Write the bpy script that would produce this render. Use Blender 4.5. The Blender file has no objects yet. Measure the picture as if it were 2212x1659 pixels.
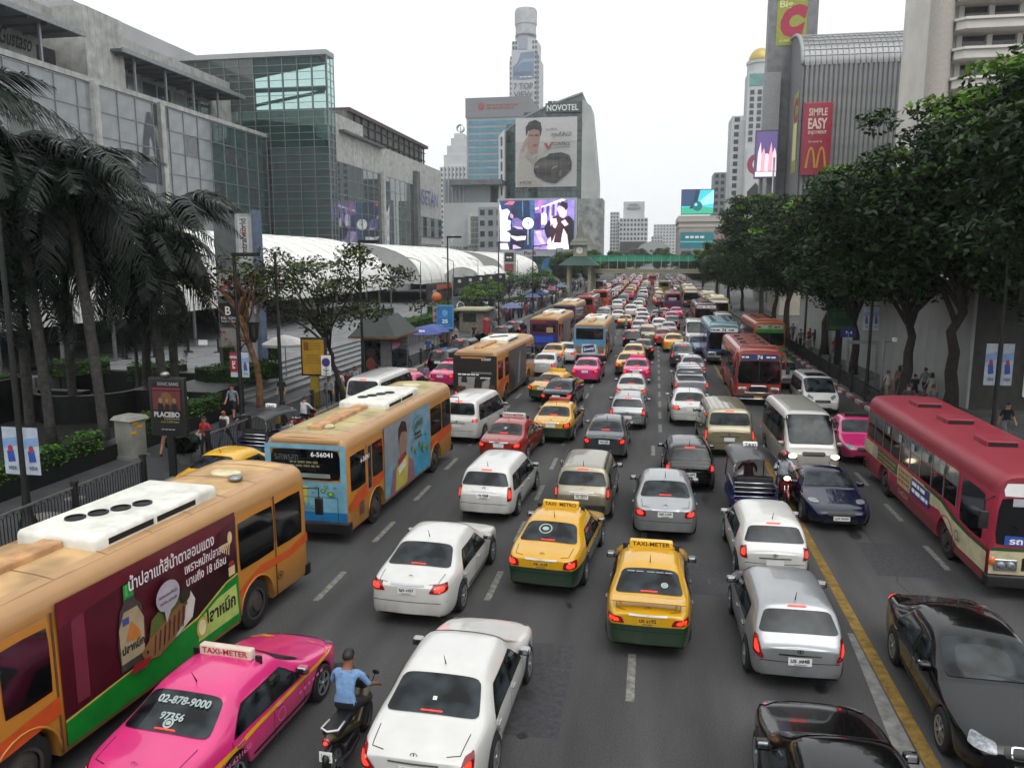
import bpy, bmesh, math, random
import numpy as np
from mathutils import Vector, Matrix
from mathutils.bvhtree import BVHTree
R = math.radians
rnd = random.Random(7)
scene = bpy.context.scene
COL = scene.collection
# camera
CAMH, FOC, CX, CY = 7.6, 1700.0, 1106.0, 829.5
PITCH, YAW = R(8.975), R(10.0816)
cam_data = bpy.data.cameras.new('camera')
cam = bpy.data.objects.new('camera', cam_data)
COL.objects.link(cam)
cam.location = (0, 0, CAMH)
cam.rotation_euler = (R(90) - PITCH, 0, YAW)
cam_data.sensor_width = 36
cam_data.lens = FOC / 2212 * 36
cam_data.clip_start = 0.1
cam_data.clip_end = 6000
scene.camera = cam
# sky, sun, exposure
SUN_EL, SUN_AZ = R(62), R(150)          # a thin overcast: the sun stands behind the camera's right shoulder
world = bpy.data.worlds.new('World')
scene.world = world
world.use_nodes = True
nt = world.node_tree
for n in list(nt.nodes):
 nt.nodes.remove(n)
w_out = nt.nodes.new('ShaderNodeOutputWorld')
w_sky = nt.nodes.new('ShaderNodeTexSky')
w_sky.sky_type = 'NISHITA'
w_sky.sun_disc = False
w_sky.sun_elevation = SUN_EL
w_sky.sun_rotation = SUN_AZ
w_sky.dust_density = 6
w_sky.air_density = 1.5
w_hsv = nt.nodes.new('ShaderNodeHueSaturation')
w_hsv.inputs['Saturation'].default_value = 0.12
w_bg1 = nt.nodes.new('ShaderNodeBackground')
w_bg1.inputs['Strength'].default_value = 0.06
w_bg2 = nt.nodes.new('ShaderNodeBackground')        # the even cloud layer in front of the blue sky
w_bg2.inputs['Color'].default_value = (0.96, 0.98, 1.0, 1)
w_bg2.inputs['Strength'].default_value = 1.0
w_add = nt.nodes.new('ShaderNodeAddShader')
nt.links.new(w_sky.outputs[0], w_hsv.inputs['Color'])
nt.links.new(w_hsv.outputs[0], w_bg1.inputs['Color'])
nt.links.new(w_bg1.outputs[0], w_add.inputs[0])
nt.links.new(w_bg2.outputs[0], w_add.inputs[1])
nt.links.new(w_add.outputs[0], w_out.inputs['Surface'])
sun_d = bpy.data.lights.new('sun', 'SUN')
sun_d.energy = 0.9
sun_d.angle = R(55)
sun_d.color = (1.0, 0.97, 0.93)
sun = bpy.data.objects.new('sun', sun_d)
COL.objects.link(sun)
sun.rotation_euler = (R(90) - SUN_EL, 0, R(180) - SUN_AZ)
scene.view_settings.view_transform = 'Standard'
scene.view_settings.look = 'None'
scene.view_settings.exposure = 0.0
scene.view_settings.gamma = 1.0
scene.cycles.max_bounces = 4
scene.cycles.diffuse_bounces = 2
scene.cycles.glossy_bounces = 2
scene.cycles.transmission_bounces = 4
scene.cycles.transparent_max_bounces = 8
scene.cycles.caustics_reflective = False
scene.cycles.caustics_refractive = False
scene.cycles.use_denoising = True
scene.cycles.use_light_tree = False
scene.cycles.use_adaptive_sampling = True
scene.cycles.adaptive_threshold = 0.03
# where a sight line meets the ground plane or a cross plane
_fw = Vector((-math.sin(YAW) * math.cos(PITCH), math.cos(YAW) * math.cos(PITCH), -math.sin(PITCH)))
_rt = Vector((math.cos(YAW), math.sin(YAW), 0))
_up = _rt.cross(_fw)
def ray(px, py):
 return _fw + _rt * ((px - CX) / FOC) - _up * ((py - CY) / FOC)
def G(px, py, z=0.0):
 d = ray(px, py)
 t = (z - CAMH) / d.z
 return Vector((d.x * t, d.y * t, z))
def AY(px, py, Y):
 d = ray(px, py)
 t = Y / d.y
 return Vector((d.x * t, Y, CAMH + d.z * t))
def AX(px, py, X):
 d = ray(px, py)
 t = X / d.x
 return Vector((X, d.y * t, CAMH + d.z * t))
# materials
def lin(c):
 if isinstance(c, str):
  c = [int(c[i:i + 2], 16) / 255 for i in (0, 2, 4)]
  return tuple((x / 12.92 if x <= .04045 else ((x + .055) / 1.055) ** 2.4) for x in c)
 return tuple(c)
MATS = {}
def M(name, col='808080', rough=.6, metal=0.0, coat=0.0, var=.12, scale=3.0, bump=0.0, bscale=40.0, emit=0.0, spec=.5,
  trans=0.0, col2=None, detail=2):
 """a Principled material whose colour is mottled by noise in object space"""
 if name in MATS:
  return MATS[name]
 m = bpy.data.materials.new(name)
 MATS[name] = m
 m.use_nodes = True
 t = m.node_tree
 b = t.nodes['Principled BSDF']
 c = lin(col)
 b.inputs['Base Color'].default_value = (*c, 1)
 b.inputs['Roughness'].default_value = rough
 b.inputs['Metallic'].default_value = metal
 b.inputs['Specular IOR Level'].default_value = spec
 if coat:
  b.inputs['Coat Weight'].default_value = coat
  b.inputs['Coat Roughness'].default_value = .04
 if trans:
  b.inputs['Transmission Weight'].default_value = trans
 if emit:
  b.inputs['Emission Color'].default_value = (*c, 1)
  b.inputs['Emission Strength'].default_value = emit
 if var or bump or col2:
  tc = t.nodes.new('ShaderNodeTexCoord')
  if var or col2:
   n = t.nodes.new('ShaderNodeTexNoise')
   n.inputs['Scale'].default_value = scale
   n.inputs['Detail'].default_value = detail
   n.inputs['Roughness'].default_value = .65
   t.links.new(tc.outputs['Object'], n.inputs['Vector'])
   r = t.nodes.new('ShaderNodeValToRGB')
   c2 = lin(col2) if col2 else tuple(x * (1 - var * 2) for x in c)
   c1 = c if col2 else tuple(min(1, x * (1 + var)) for x in c)
   r.color_ramp.elements[0].position = .32
   r.color_ramp.elements[1].position = .68
   r.color_ramp.elements[0].color = (*c2, 1)
   r.color_ramp.elements[1].color = (*c1, 1)
   t.links.new(n.outputs['Fac'], r.inputs['Fac'])
   t.links.new(r.outputs['Color'], b.inputs['Base Color'])
   if emit:
    t.links.new(r.outputs['Color'], b.inputs['Emission Color'])
  if bump:
   n2 = t.nodes.new('ShaderNodeTexNoise')
   n2.inputs['Scale'].default_value = bscale
   n2.inputs['Detail'].default_value = 3
   t.links.new(tc.outputs['Object'], n2.inputs['Vector'])
   bp = t.nodes.new('ShaderNodeBump')
   bp.inputs['Strength'].default_value = bump
   bp.inputs['Distance'].default_value = .02
   t.links.new(n2.outputs['Fac'], bp.inputs['Height'])
   t.links.new(bp.outputs['Normal'], b.inputs['Normal'])
 return m
def split_paint(name, cuts, rough=.3, coat=.8, axis='Z', metal=0.0):
 """paint in bands: cuts = [(height, colour), ...] rising along an object axis, a real two-tone livery"""
 if name in MATS:
  return MATS[name]
 m = M(name, 'ffffff', rough, metal, coat, var=0)
 t = m.node_tree
 b = t.nodes['Principled BSDF']
 tc = t.nodes.new('ShaderNodeTexCoord')
 sx = t.nodes.new('ShaderNodeSeparateXYZ')
 t.links.new(tc.outputs['Object'], sx.inputs[0])
 mr = t.nodes.new('ShaderNodeMapRange')
 lo, hi = cuts[0][0], cuts[-1][0] + .5
 mr.inputs['From Min'].default_value = lo
 mr.inputs['From Max'].default_value = hi
 t.links.new(sx.outputs[axis], mr.inputs['Value'])
 r = t.nodes.new('ShaderNodeValToRGB')
 r.color_ramp.interpolation = 'CONSTANT'
 e = r.color_ramp.elements
 e[0].position = 0
 e[0].color = (*lin(cuts[0][1]), 1)
 e.remove(e[1])
 for z, c in cuts[1:]:
  q = e.new((z - lo) / (hi - lo))
  q.color = (*lin(c), 1)
 t.links.new(mr.outputs['Result'], r.inputs['Fac'])
 n = t.nodes.new('ShaderNodeTexNoise')
 n.inputs['Scale'].default_value = 2.2
 n.inputs['Detail'].default_value = 5
 t.links.new(tc.outputs['Object'], n.inputs['Vector'])
 mx = t.nodes.new('ShaderNodeMixRGB')
 mx.blend_type = 'MULTIPLY'
 mx.inputs['Fac'].default_value = .22
 t.links.new(r.outputs['Color'], mx.inputs['Color1'])
 t.links.new(n.outputs['Fac'], mx.inputs['Color2'])
 t.links.new(mx.outputs['Color'], b.inputs['Base Color'])
 add_grime(m, 1.1 if cuts[-1][0] > 1 else .75)
 return m
def paint(name, col, metal=0.0, rough=.28):
 k = 'paint_' + name
 if k in MATS:
  return MATS[k]
 m = M(k, col, rough, metal, .9, var=.04, scale=1.5)
 add_grime(m)
 return m
def add_grime(m, top=.75):
 """road dust thrown up on the lower panels, broken by noise"""
 t = m.node_tree
 b = t.nodes['Principled BSDF']
 src = b.inputs['Base Color'].links[0].from_socket
 tc = t.nodes.new('ShaderNodeTexCoord')
 sx = t.nodes.new('ShaderNodeSeparateXYZ')
 t.links.new(tc.outputs['Object'], sx.inputs[0])
 n = t.nodes.new('ShaderNodeTexNoise')
 n.inputs['Scale'].default_value = 3.5
 n.inputs['Detail'].default_value = 3
 t.links.new(tc.outputs['Object'], n.inputs['Vector'])
 mr = t.nodes.new('ShaderNodeMapRange')
 mr.inputs['From Min'].default_value = top
 mr.inputs['From Max'].default_value = .15
 t.links.new(sx.outputs['Z'], mr.inputs['Value'])
 mu = t.nodes.new('ShaderNodeMath')
 mu.operation = 'MULTIPLY'
 t.links.new(mr.outputs['Result'], mu.inputs[0])
 t.links.new(n.outputs['Fac'], mu.inputs[1])
 mx = t.nodes.new('ShaderNodeMixRGB')
 mx.inputs['Color2'].default_value = (*lin('4a453c'), 1)
 t.links.new(mu.outputs[0], mx.inputs['Fac'])
 t.links.new(src, mx.inputs['Color1'])
 t.links.new(mx.outputs['Color'], b.inputs['Base Color'])
# mesh helpers
class MB:
 def __init__(s):
  s.v, s.f, s.mi = [], [], []
 def face(s, pts, mi=0):
  k = len(s.v)
  s.v += [tuple(p) for p in pts]
  s.f.append(tuple(range(k, k + len(pts))))
  s.mi.append(mi)
  return s
 def box(s, x0, x1, y0, y1, z0, z1, mi=0):
  k = len(s.v)
  s.v += [(x0, y0, z0), (x1, y0, z0), (x1, y1, z0), (x0, y1, z0), (x0, y0, z1), (x1, y0, z1), (x1, y1, z1), (x0, y1, z1)]
  for q in ((3, 2, 1, 0), (4, 5, 6, 7), (0, 1, 5, 4), (1, 2, 6, 5), (2, 3, 7, 6), (3, 0, 4, 7)):
   s.f.append(tuple(k + i for i in q))
   s.mi.append(mi)
  return s
 def obox(s, c, ax, ay, az, mi=0):
  """box from centre and three half vectors"""
  c, ax, ay, az = map(Vector, (c, ax, ay, az))
  k = len(s.v)
  for sz in (-1, 1):
   for sx, sy in ((-1, -1), (1, -1), (1, 1), (-1, 1)):
    s.v.append(tuple(c + ax * sx + ay * sy + az * sz))
  for q in ((3, 2, 1, 0), (4, 5, 6, 7), (0, 1, 5, 4), (1, 2, 6, 5), (2, 3, 7, 6), (3, 0, 4, 7)):
   s.f.append(tuple(k + i for i in q))
   s.mi.append(mi)
  return s
 def rbox(s, x0, x1, y0, y1, z0, z1, r, mi=0, n=3):
  """box with rounded vertical and top edges"""
  rings = []
  def ring(ins, z):
   pts = []
   for cx, cy, a0 in ((x1 - r, y1 - r, 0), (x0 + r, y1 - r, 90), (x0 + r, y0 + r, 180), (x1 - r, y0 + r, 270)):
    for i in range(n + 1):
     a = R(a0 + 90 * i / n)
     rr = max(r - ins, .0005)
     pts.append((cx + rr * math.cos(a), cy + rr * math.sin(a), z))
   return pts
  rings.append(ring(0, z0))
  for i in range(n + 1):
   a = R(90 * i / n)
   rings.append(ring(r * (1 - math.cos(a)), z1 - r + r * math.sin(a)))
  s.loft(rings, True, True, mi)
  return s
 def loft(s, rings, close=True, cap=True, mi=0):
  k = len(s.v)
  n = len(rings[0])
  for r in rings:
   s.v += [tuple(p) for p in r]
  for i in range(len(rings) - 1):
   for j in range(n if close else n - 1):
    a, b = k + i * n + j, k + i * n + (j + 1) % n
    s.f.append((a, b, b + n, a + n))
    s.mi.append(mi)
  if cap:
   s.f.append(tuple(reversed(range(k, k + n))))
   s.mi.append(mi)
   s.f.append(tuple(range(k + (len(rings) - 1) * n, k + len(rings) * n)))
   s.mi.append(mi)
  return s
 def tube(s, path, rad, n=8, mi=0, cap=True):
  path = [Vector(p) for p in path]
  if not hasattr(rad, '__len__'):
   rad = [rad] * len(path)
  rings = []
  for i, p in enumerate(path):
   d = (path[min(i + 1, len(path) - 1)] - path[max(i - 1, 0)]).normalized()
   u = d.orthogonal().normalized() if i == 0 else (u - d * u.dot(d)).normalized()
   w = d.cross(u)
   rings.append([p + (u * math.cos(a) + w * math.sin(a)) * rad[i] for a in (2 * math.pi * j / n for j in range(n))])
  return s.loft(rings, True, cap, mi)
 def lathe(s, prof, n=16, c=(0, 0, 0), axis='Z', mi=0, cap=True):
  rings = []
  for r, h in prof:
   ring = []
   for j in range(n):
    a = 2 * math.pi * j / n
    x, y = r * math.cos(a), r * math.sin(a)
    ring.append({'Z': (c[0] + x, c[1] + y, c[2] + h), 'X': (c[0] + h, c[1] + x, c[2] + y), 'Y': (c[0] + y, c[1] + h, c[2] + x)}[axis])
   rings.append(ring)
  return s.loft(rings, True, cap, mi)
 def prism(s, poly, d, mi=0):
  """extrude a planar polygon (3D points) along d"""
  d = Vector(d)
  k = len(s.v)
  n = len(poly)
  s.v += [tuple(p) for p in poly] + [tuple(Vector(p) + d) for p in poly]
  s.f.append(tuple(reversed(range(k, k + n))))
  s.f.append(tuple(range(k + n, k + 2 * n)))
  s.mi += [mi, mi]
  for i in range(n):
   j = (i + 1) % n
   s.f.append((k + i, k + j, k + n + j, k + n + i))
   s.mi.append(mi)
  return s
 def ball(s, c, rx, ry=None, rz=None, mi=0, n=10, m=6):
  ry = ry or rx
  rz = rz or rx
  rings = []
  for i in range(m + 1):
   t = math.pi * (i / m) - math.pi / 2
   rr = max(math.cos(t), .02)
   rings.append([(c[0] + rx * rr * math.cos(2 * math.pi * j / n), c[1] + ry * rr * math.sin(2 * math.pi * j / n), c[2] + rz * math.sin(t)) for j in range(n)])
  return s.loft(rings, True, True, mi)
 def add_mesh(s, me, mat=None, mi=0):
  k = len(s.v)
  s.v += [tuple(mat @ v.co if mat else v.co) for v in me.vertices]
  for p in me.polygons:
   s.f.append(tuple(k + i for i in p.vertices))
   s.mi.append(mi if mi >= 0 else p.material_index)
  return s
 def mesh(s, name, mats, smooth=False):
  me = bpy.data.meshes.new(name)
  me.from_pydata(s.v, [], s.f)
  for m in (mats if isinstance(mats, (list, tuple)) else [mats]):
   me.materials.append(m)
  if any(s.mi):
   me.polygons.foreach_set('material_index', s.mi)
  if smooth:
   me.polygons.foreach_set('use_smooth', [True] * len(me.polygons))
   if smooth == 'auto':
    me.set_sharp_from_angle(angle=R(38))
  me.update()
  return me
 def build(s, name, mats, parent=None, smooth=False, loc=None, rz=0):
  return obj(name, s.mesh(name, mats, smooth), parent, loc, rz)
def obj(name, me, parent=None, loc=None, rz=0, mat=None):
 o = bpy.data.objects.new(name, me)
 COL.objects.link(o)
 if parent is not None:
  o.parent = parent
 if mat is not None:
  o.matrix_local = mat
 else:
  if loc is not None:
   o.location = loc
  if rz:
   o.rotation_euler = (0, 0, rz)
 return o
def tag(o, label, cat, group=None):
 o['label'] = label
 o['category'] = cat
 if group:
  o['group'] = group
 return o
def thing(name, label, cat, loc=(0, 0, 0), rz=0.0, group=None):
 o = bpy.data.objects.new(name, None)
 o.empty_display_size = .3
 COL.objects.link(o)
 o.location = loc
 o.rotation_euler = (0, 0, rz)
 return tag(o, label, cat, group)
def struct(o):
 o['kind'] = 'structure'
 return o
def stuff(o):
 o['kind'] = 'stuff'
 return o
def copy_tree(o, parent=None):
 c = o.copy()
 COL.objects.link(c)
 if parent is not None:
  c.parent = parent
 for ch in list(o.children):
  copy_tree(ch, c)
 return c
def frame(o, x, y):
 """a matrix whose local X, Y span a flat picture; Z is its outward normal"""
 x, y = Vector(x).normalized(), Vector(y).normalized()
 z = x.cross(y).normalized()
 y = z.cross(x)
 m = Matrix((x, y, z)).transposed().to_4x4()
 m.translation = Vector(o)
 return m
_texts = {}
def text_mesh(body, bold=0.0):
 k = (body, bold)
 if k not in _texts:
  c = bpy.data.curves.new('t', 'FONT')
  c.body = body
  c.resolution_u = 3
  c.offset = bold
  o = bpy.data.objects.new('t', c)
  me = bpy.data.meshes.new_from_object(o)
  xs = [v.co.x for v in me.vertices] or [0, 1]
  ys = [v.co.y for v in me.vertices] or [0, 1]
  bpy.data.objects.remove(o)
  bpy.data.curves.remove(c)
  _texts[k] = (me, min(xs), max(xs), min(ys), max(ys))
 return _texts[k]
class Print:
 """flat printed picture: coloured polygons and lettering stacked a hair apart on a plane"""
 def __init__(s, step=.0025):
  s.b, s.mats, s.k, s.step = MB(), [], 0, step
 def idx(s, m):
  if m not in s.mats:
   s.mats.append(m)
  return s.mats.index(m)
 def poly(s, m, pts):
  s.k += 1
  s.b.face([(x, y, s.k * s.step) for x, y in pts], s.idx(m))
  return s
 def rect(s, m, x0, y0, x1, y1):
  return s.poly(m, [(x0, y0), (x1, y0), (x1, y1), (x0, y1)])
 def ell(s, m, cx, cy, rx, ry, n=20, a0=0, a1=360, rot=0):
  pts = []
  for i in range(n if a1 - a0 >= 360 else n + 1):
   a = R(a0 + (a1 - a0) * i / n)
   x, y = rx * math.cos(a), ry * math.sin(a)
   pts.append((cx + x * math.cos(rot) - y * math.sin(rot), cy + x * math.sin(rot) + y * math.cos(rot)))
  return s.poly(m, pts)
 def ring(s, m, cx, cy, rx, ry, w, n=24, a0=0, a1=360):
  s.k += 1
  z = s.k * s.step
  for i in range(n):
   a, b = R(a0 + (a1 - a0) * i / n), R(a0 + (a1 - a0) * (i + 1) / n)
   s.b.face([(cx + rx * math.cos(a), cy + ry * math.sin(a), z), (cx + rx * math.cos(b), cy + ry * math.sin(b), z),
      (cx + (rx - w) * math.cos(b), cy + (ry - w) * math.sin(b), z), (cx + (rx - w) * math.cos(a), cy + (ry - w) * math.sin(a), z)], s.idx(m))
  return s
 def text(s, m, body, x, y, h=None, w=None, rot=0, bold=0.01, align='c', shear=0):
  """lettering centred at x, y; h = glyph height, w = width"""
  me, x0, x1, y0, y1 = text_mesh(body, bold)
  s.k += 1
  sy = h / (y1 - y0) if h else w / (x1 - x0)
  sx = w / (x1 - x0) if w else sy
  ox = {'c': -(x0 + x1) / 2, 'l': -x0, 'r': -x1}[align]
  sh = Matrix.Identity(4)
  sh[0][1] = shear
  mt = Matrix.Translation((x, y, s.k * s.step)) @ Matrix.Rotation(rot, 4, 'Z') @ sh @ Matrix.Diagonal((sx, sy, 1, 1)) @ Matrix.Translation((ox, -(y0 + y1) / 2, 0))
  s.b.add_mesh(me, mt, s.idx(m))
  return s
 def lines(s, m, x0, y0, x1, n, dy, h, jitter=.25):
  """rows of print too small to read"""
  for i in range(n):
   x = x0
   while x < x1:
    w = rnd.uniform(.5, 1.6) * h * 2.2
    if x + w > x1:
     break
    s.k += 0
    s.rect(m, x, y0 - i * dy - h / 2, x + w, y0 - i * dy + h / 2)
    s.k -= 1
    x += w + h * .6
  s.k += 1
  return s
 def build(s, name, parent, mat):
  return obj(name, s.b.mesh(name, s.mats), parent, mat=mat)
# vehicle materials
PH = M('paint_placeholder', '888888')
GLASS = M('car_glass', '070909', .05, 0, 0, col2='30383c', scale=2.6, detail=1, spec=.32)
GLASS_L = M('car_glass_pale', '2c3333', .06, 0, 0, var=.2, scale=2, spec=.9)
BLACK = M('black_plastic', '0b0b0c', .45, var=.1)
RUBBER = M('tyre_rubber', '111112', .85, var=.2, scale=9)
ALLOY = M('alloy', 'a9adb0', .3, .8, var=.05)
CHROME = M('chrome', 'c8cccf', .12, 1, var=0)
RED_L = M('red_lens', '7a0a10', .15, 0, 1, var=0)
RED_ON = M('brake_lamp_lit', 'ff2a1c', .3, emit=3.0, var=0)
RED_ON.cycles.emission_sampling = 'NONE'
CLEAR_L = M('clear_lens', '868c92', .2, .3, .5, var=.3, scale=14)
LAMP_ON = M('head_lamp_lit', 'ffe9c0', .3, emit=5.0, var=0)
LAMP_ON.cycles.emission_sampling = 'NONE'
AMBER = M('amber_lens', 'c8641a', .2, 0, 1, var=0)
PLATE = M('plate_white', 'd9dbd8', .5, var=.06)
PLATE_Y = M('plate_yellow', 'c99a1c', .5, var=.06)
INK = M('ink_black', '121214', .7, var=0)
WHITE = M('white_print', 'e6e6e2', .6, var=.04)
SEAM = M('panel_gap', '0a0a0a', .8, var=0)
UNDER = M('underbody', '060606', .9, var=0)
class Proto:
 def __init__(s):
  s.parts = []
 def add(s, name, me, mat=None, lod=0, kids=()):
  s.parts.append((name, me, mat or Matrix.Identity(4), lod, list(kids)))
  return s
def over_mats(o, over):
 if not over:
  return
 for i, m in enumerate(o.data.materials):
  if m in over:
   o.material_slots[i].link = 'OBJECT'
   o.material_slots[i].material = over[m]
_merged = {}
def instance(proto, name, label, cat, loc, rz=0.0, over=None, lod=2, group=None):
 if lod < 0:                                   # a far one: one mesh, too small to show its parts
  key = id(proto)
  if key not in _merged:
   b, mats = MB(), []
   for pn, me, mt, pl, kids in proto.parts:
    if pl > 0:
     continue
    for m2, mt2 in [(me, mt)] + [(k[1], mt @ k[2]) for k in kids]:
     k0 = len(b.v)
     b.v += [tuple(mt2 @ v.co) for v in m2.vertices]
     ix = []
     for m in m2.materials:
      if m not in mats:
       mats.append(m)
      ix.append(mats.index(m))
     for p in m2.polygons:
      b.f.append(tuple(k0 + i for i in p.vertices))
      b.mi.append(ix[p.material_index])
   _merged[key] = b.mesh(name, mats, 'auto')
  o = obj(name, _merged[key], None, loc, rz)
  over_mats(o, over)
  return tag(o, label, cat, group)
 r = thing(name, label, cat, loc, rz, group)
 for pn, me, mt, pl, kids in proto.parts:
  if pl > lod:
   continue
  o = obj(pn, me, r, mat=mt)
  over_mats(o, over)
  for kn, kme, kmt in kids:
   k = obj(kn, kme, o, mat=kmt)
   over_mats(k, over)
 return r
def wheel_meshes(r, w, spokes=5, steel=False):
 t = MB().lathe([(r * .62, -w / 2), (r * .9, -w / 2), (r, -w / 2 + .03), (r, w / 2 - .03), (r * .9, w / 2), (r * .62, w / 2)], 22, axis='X', cap=False)
 tyre = t.mesh('wheel', RUBBER, 'auto')
 b = MB().lathe([(r * .64, w / 2 - .012), (r * .56, w / 2 - .02), (r * .54, w / 2 - .07), (.001, w / 2 - .08)], 22, axis='X', cap=False, mi=1)
 b.lathe([(r * .66, w / 2 - .01), (r * .66, w / 2 + .004), (r * .57, w / 2 - .004), (r * .57, w / 2 - .03)], 22, axis='X', cap=False)
 if steel:
  b.lathe([(r * .56, w / 2 - .05), (r * .3, w / 2 - .01), (r * .3, w / 2 + .05), (.01, w / 2 + .06)], 16, axis='X', cap=False)
 else:
  for i in range(spokes):
   a = 2 * math.pi * i / spokes
   c, s_ = math.cos(a), math.sin(a)
   b.obox((w / 2 - .018, c * r * .3, s_ * r * .3), (.014, 0, 0), (0, c * r * .3, s_ * r * .3), (0, -s_ * r * .075, c * r * .075))
  b.lathe([(r * .14, w / 2 - .02), (r * .12, w / 2 + .004), (.002, w / 2 + .006)], 10, axis='X', cap=False)
 rim = b.mesh('rim', [ALLOY, BLACK], 'auto')
 return tyre, rim
W_CAR = wheel_meshes(.315, .2)
W_BIG = wheel_meshes(.345, .22, 7)
W_SPORT = wheel_meshes(.33, .26, 10)
M('bus_rim', '3a3632', .6)
W_BUS = wheel_meshes(.5, .3, steel=True)
for i_ in (0,):
 W_BUS[1].materials[0] = MATS['bus_rim']
def add_wheels(P, wm, hx, ys, rad, lod=0):
 for y in ys:
  for sx in (1, -1):
   mt = Matrix.Translation((sx * hx, y, rad)) @ (Matrix.Identity(4) if sx > 0 else Matrix.Rotation(math.pi, 4, 'Z'))
   P.add('wheel', wm[0], mt, lod, [('rim', wm[1], Matrix.Identity(4))])
def ip(poly, y):
 ys = [p[0] for p in poly]
 if ys[0] > ys[-1]:
  poly = poly[::-1]
 return float(np.interp(y, [p[0] for p in poly], [p[1] for p in poly]))
def car_surface(L, W, top, belt, plan, roofw, wheels, rw, zsill=.21, zsh=.66, levels=2, hoodw=.84, ra_add=.055):
 hw = W / 2
 ys = {}
 for y, _ in top:
  ys[round(y, 3)] = 1
 ra = rw + ra_add
 arch = {}
 for yw in wheels:
  for a in (-1.12, -.95, -.66, 0, .66, .95, 1.12):
   y = round(yw + a * ra, 3)
   arch[y] = zsill if abs(a) > 1 else rw + ra * math.sqrt(max(0, 1 - a * a)) * (.97)
 allk = dict(arch)
 for y in ys:
  if all(abs(y - q) > .05 for q in arch) or abs(abs(y) - L / 2) < .02:
   allk[y] = None
 for y in np.linspace(-L / 2, L / 2, 14)[1:-1]:
  if all(abs(y - q) > .16 for q in allk):
   allk[round(float(y), 3)] = None
 st = sorted(allk)
 rings = []
 for y in st:
  w = hw * ip(plan, y)
  zt = ip(top, y)
  zb = allk[y]
  if zb is None:
   zb = zsill
   for yw in wheels:
    if abs(y - yw) < ra:
     zb = rw + math.sqrt(ra * ra - (y - yw) ** 2) * .97
  e = max(0, abs(y) - (L / 2 - .2)) / .2
  zb += e * .1
  bl = min(ip(belt, y), zt - .045)
  c = min(1, max(0, (zt - bl - .05) / .28))
  sh = min(max(zsh, zb + .14), bl - .05)
  lo = min(max(.40, zb + .07), sh - .04)
  wr = hw * roofw
  q = [(w - .16, zb + .05), (w - .03, zb), (w - .004, lo), (w, sh), (w * (.965 - .01 * c), bl)]
  q5h, q5c = (w * hoodw, zt - .018), (wr, zt - .085)
  q6h, q6c = (w * .5, zt - .003), (wr * .74, zt - .012)
  q.append((q5h[0] * (1 - c) + q5c[0] * c, q5h[1] * (1 - c) + q5c[1] * c))
  q.append((q6h[0] * (1 - c) + q6c[0] * c, q6h[1] * (1 - c) + q6c[1] * c))
  q.append((0, zt + .012))
  rings.append([(x, y, z) for x, z in q] + [(-x, y, z) for x, z in reversed(q[:-1])])
 b = MB()
 b.loft(rings, False, False)
 n = 15
 for end, k0, s_ in ((0, 0, -1), (1, (len(st) - 1) * n, 1)):
  cidx = []
  for i in range(7):
   p = b.v[k0 + i]
   b.v.append((0, p[1] + s_ * .05, p[2]))
   cidx.append(len(b.v) - 1)
  cidx.append(k0 + 7)
  for i in range(7):
   for side in (1, -1):
    a, a2 = (k0 + i, k0 + i + 1) if side > 0 else (k0 + 14 - i, k0 + 13 - i)
    f = (a, a2, cidx[i + 1], cidx[i]) if i < 6 else (a, k0 + 7, cidx[i])
    if (side > 0) == (s_ > 0):
     f = tuple(reversed(f))
    b.f.append(f)
    b.mi.append(0)
 b.f = [tuple(reversed(f)) for f in b.f]
 me = b.mesh('cage', PH, True)
 o = obj('cage', me)
 md = o.modifiers.new('s', 'SUBSURF')
 md.levels = levels
 md.render_levels = levels
 bpy.context.view_layer.update()
 dg = bpy.context.evaluated_depsgraph_get()
 out = bpy.data.meshes.new_from_object(o.evaluated_get(dg))
 out.name = 'body'
 bpy.data.objects.remove(o)
 bm = bmesh.new()
 bm.from_mesh(out)
 bmesh.ops.recalc_face_normals(bm, faces=bm.faces)
 bm.to_mesh(out)
 bm.free()
 out.polygons.foreach_set('use_smooth', [True] * len(out.polygons))
 return out
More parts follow.
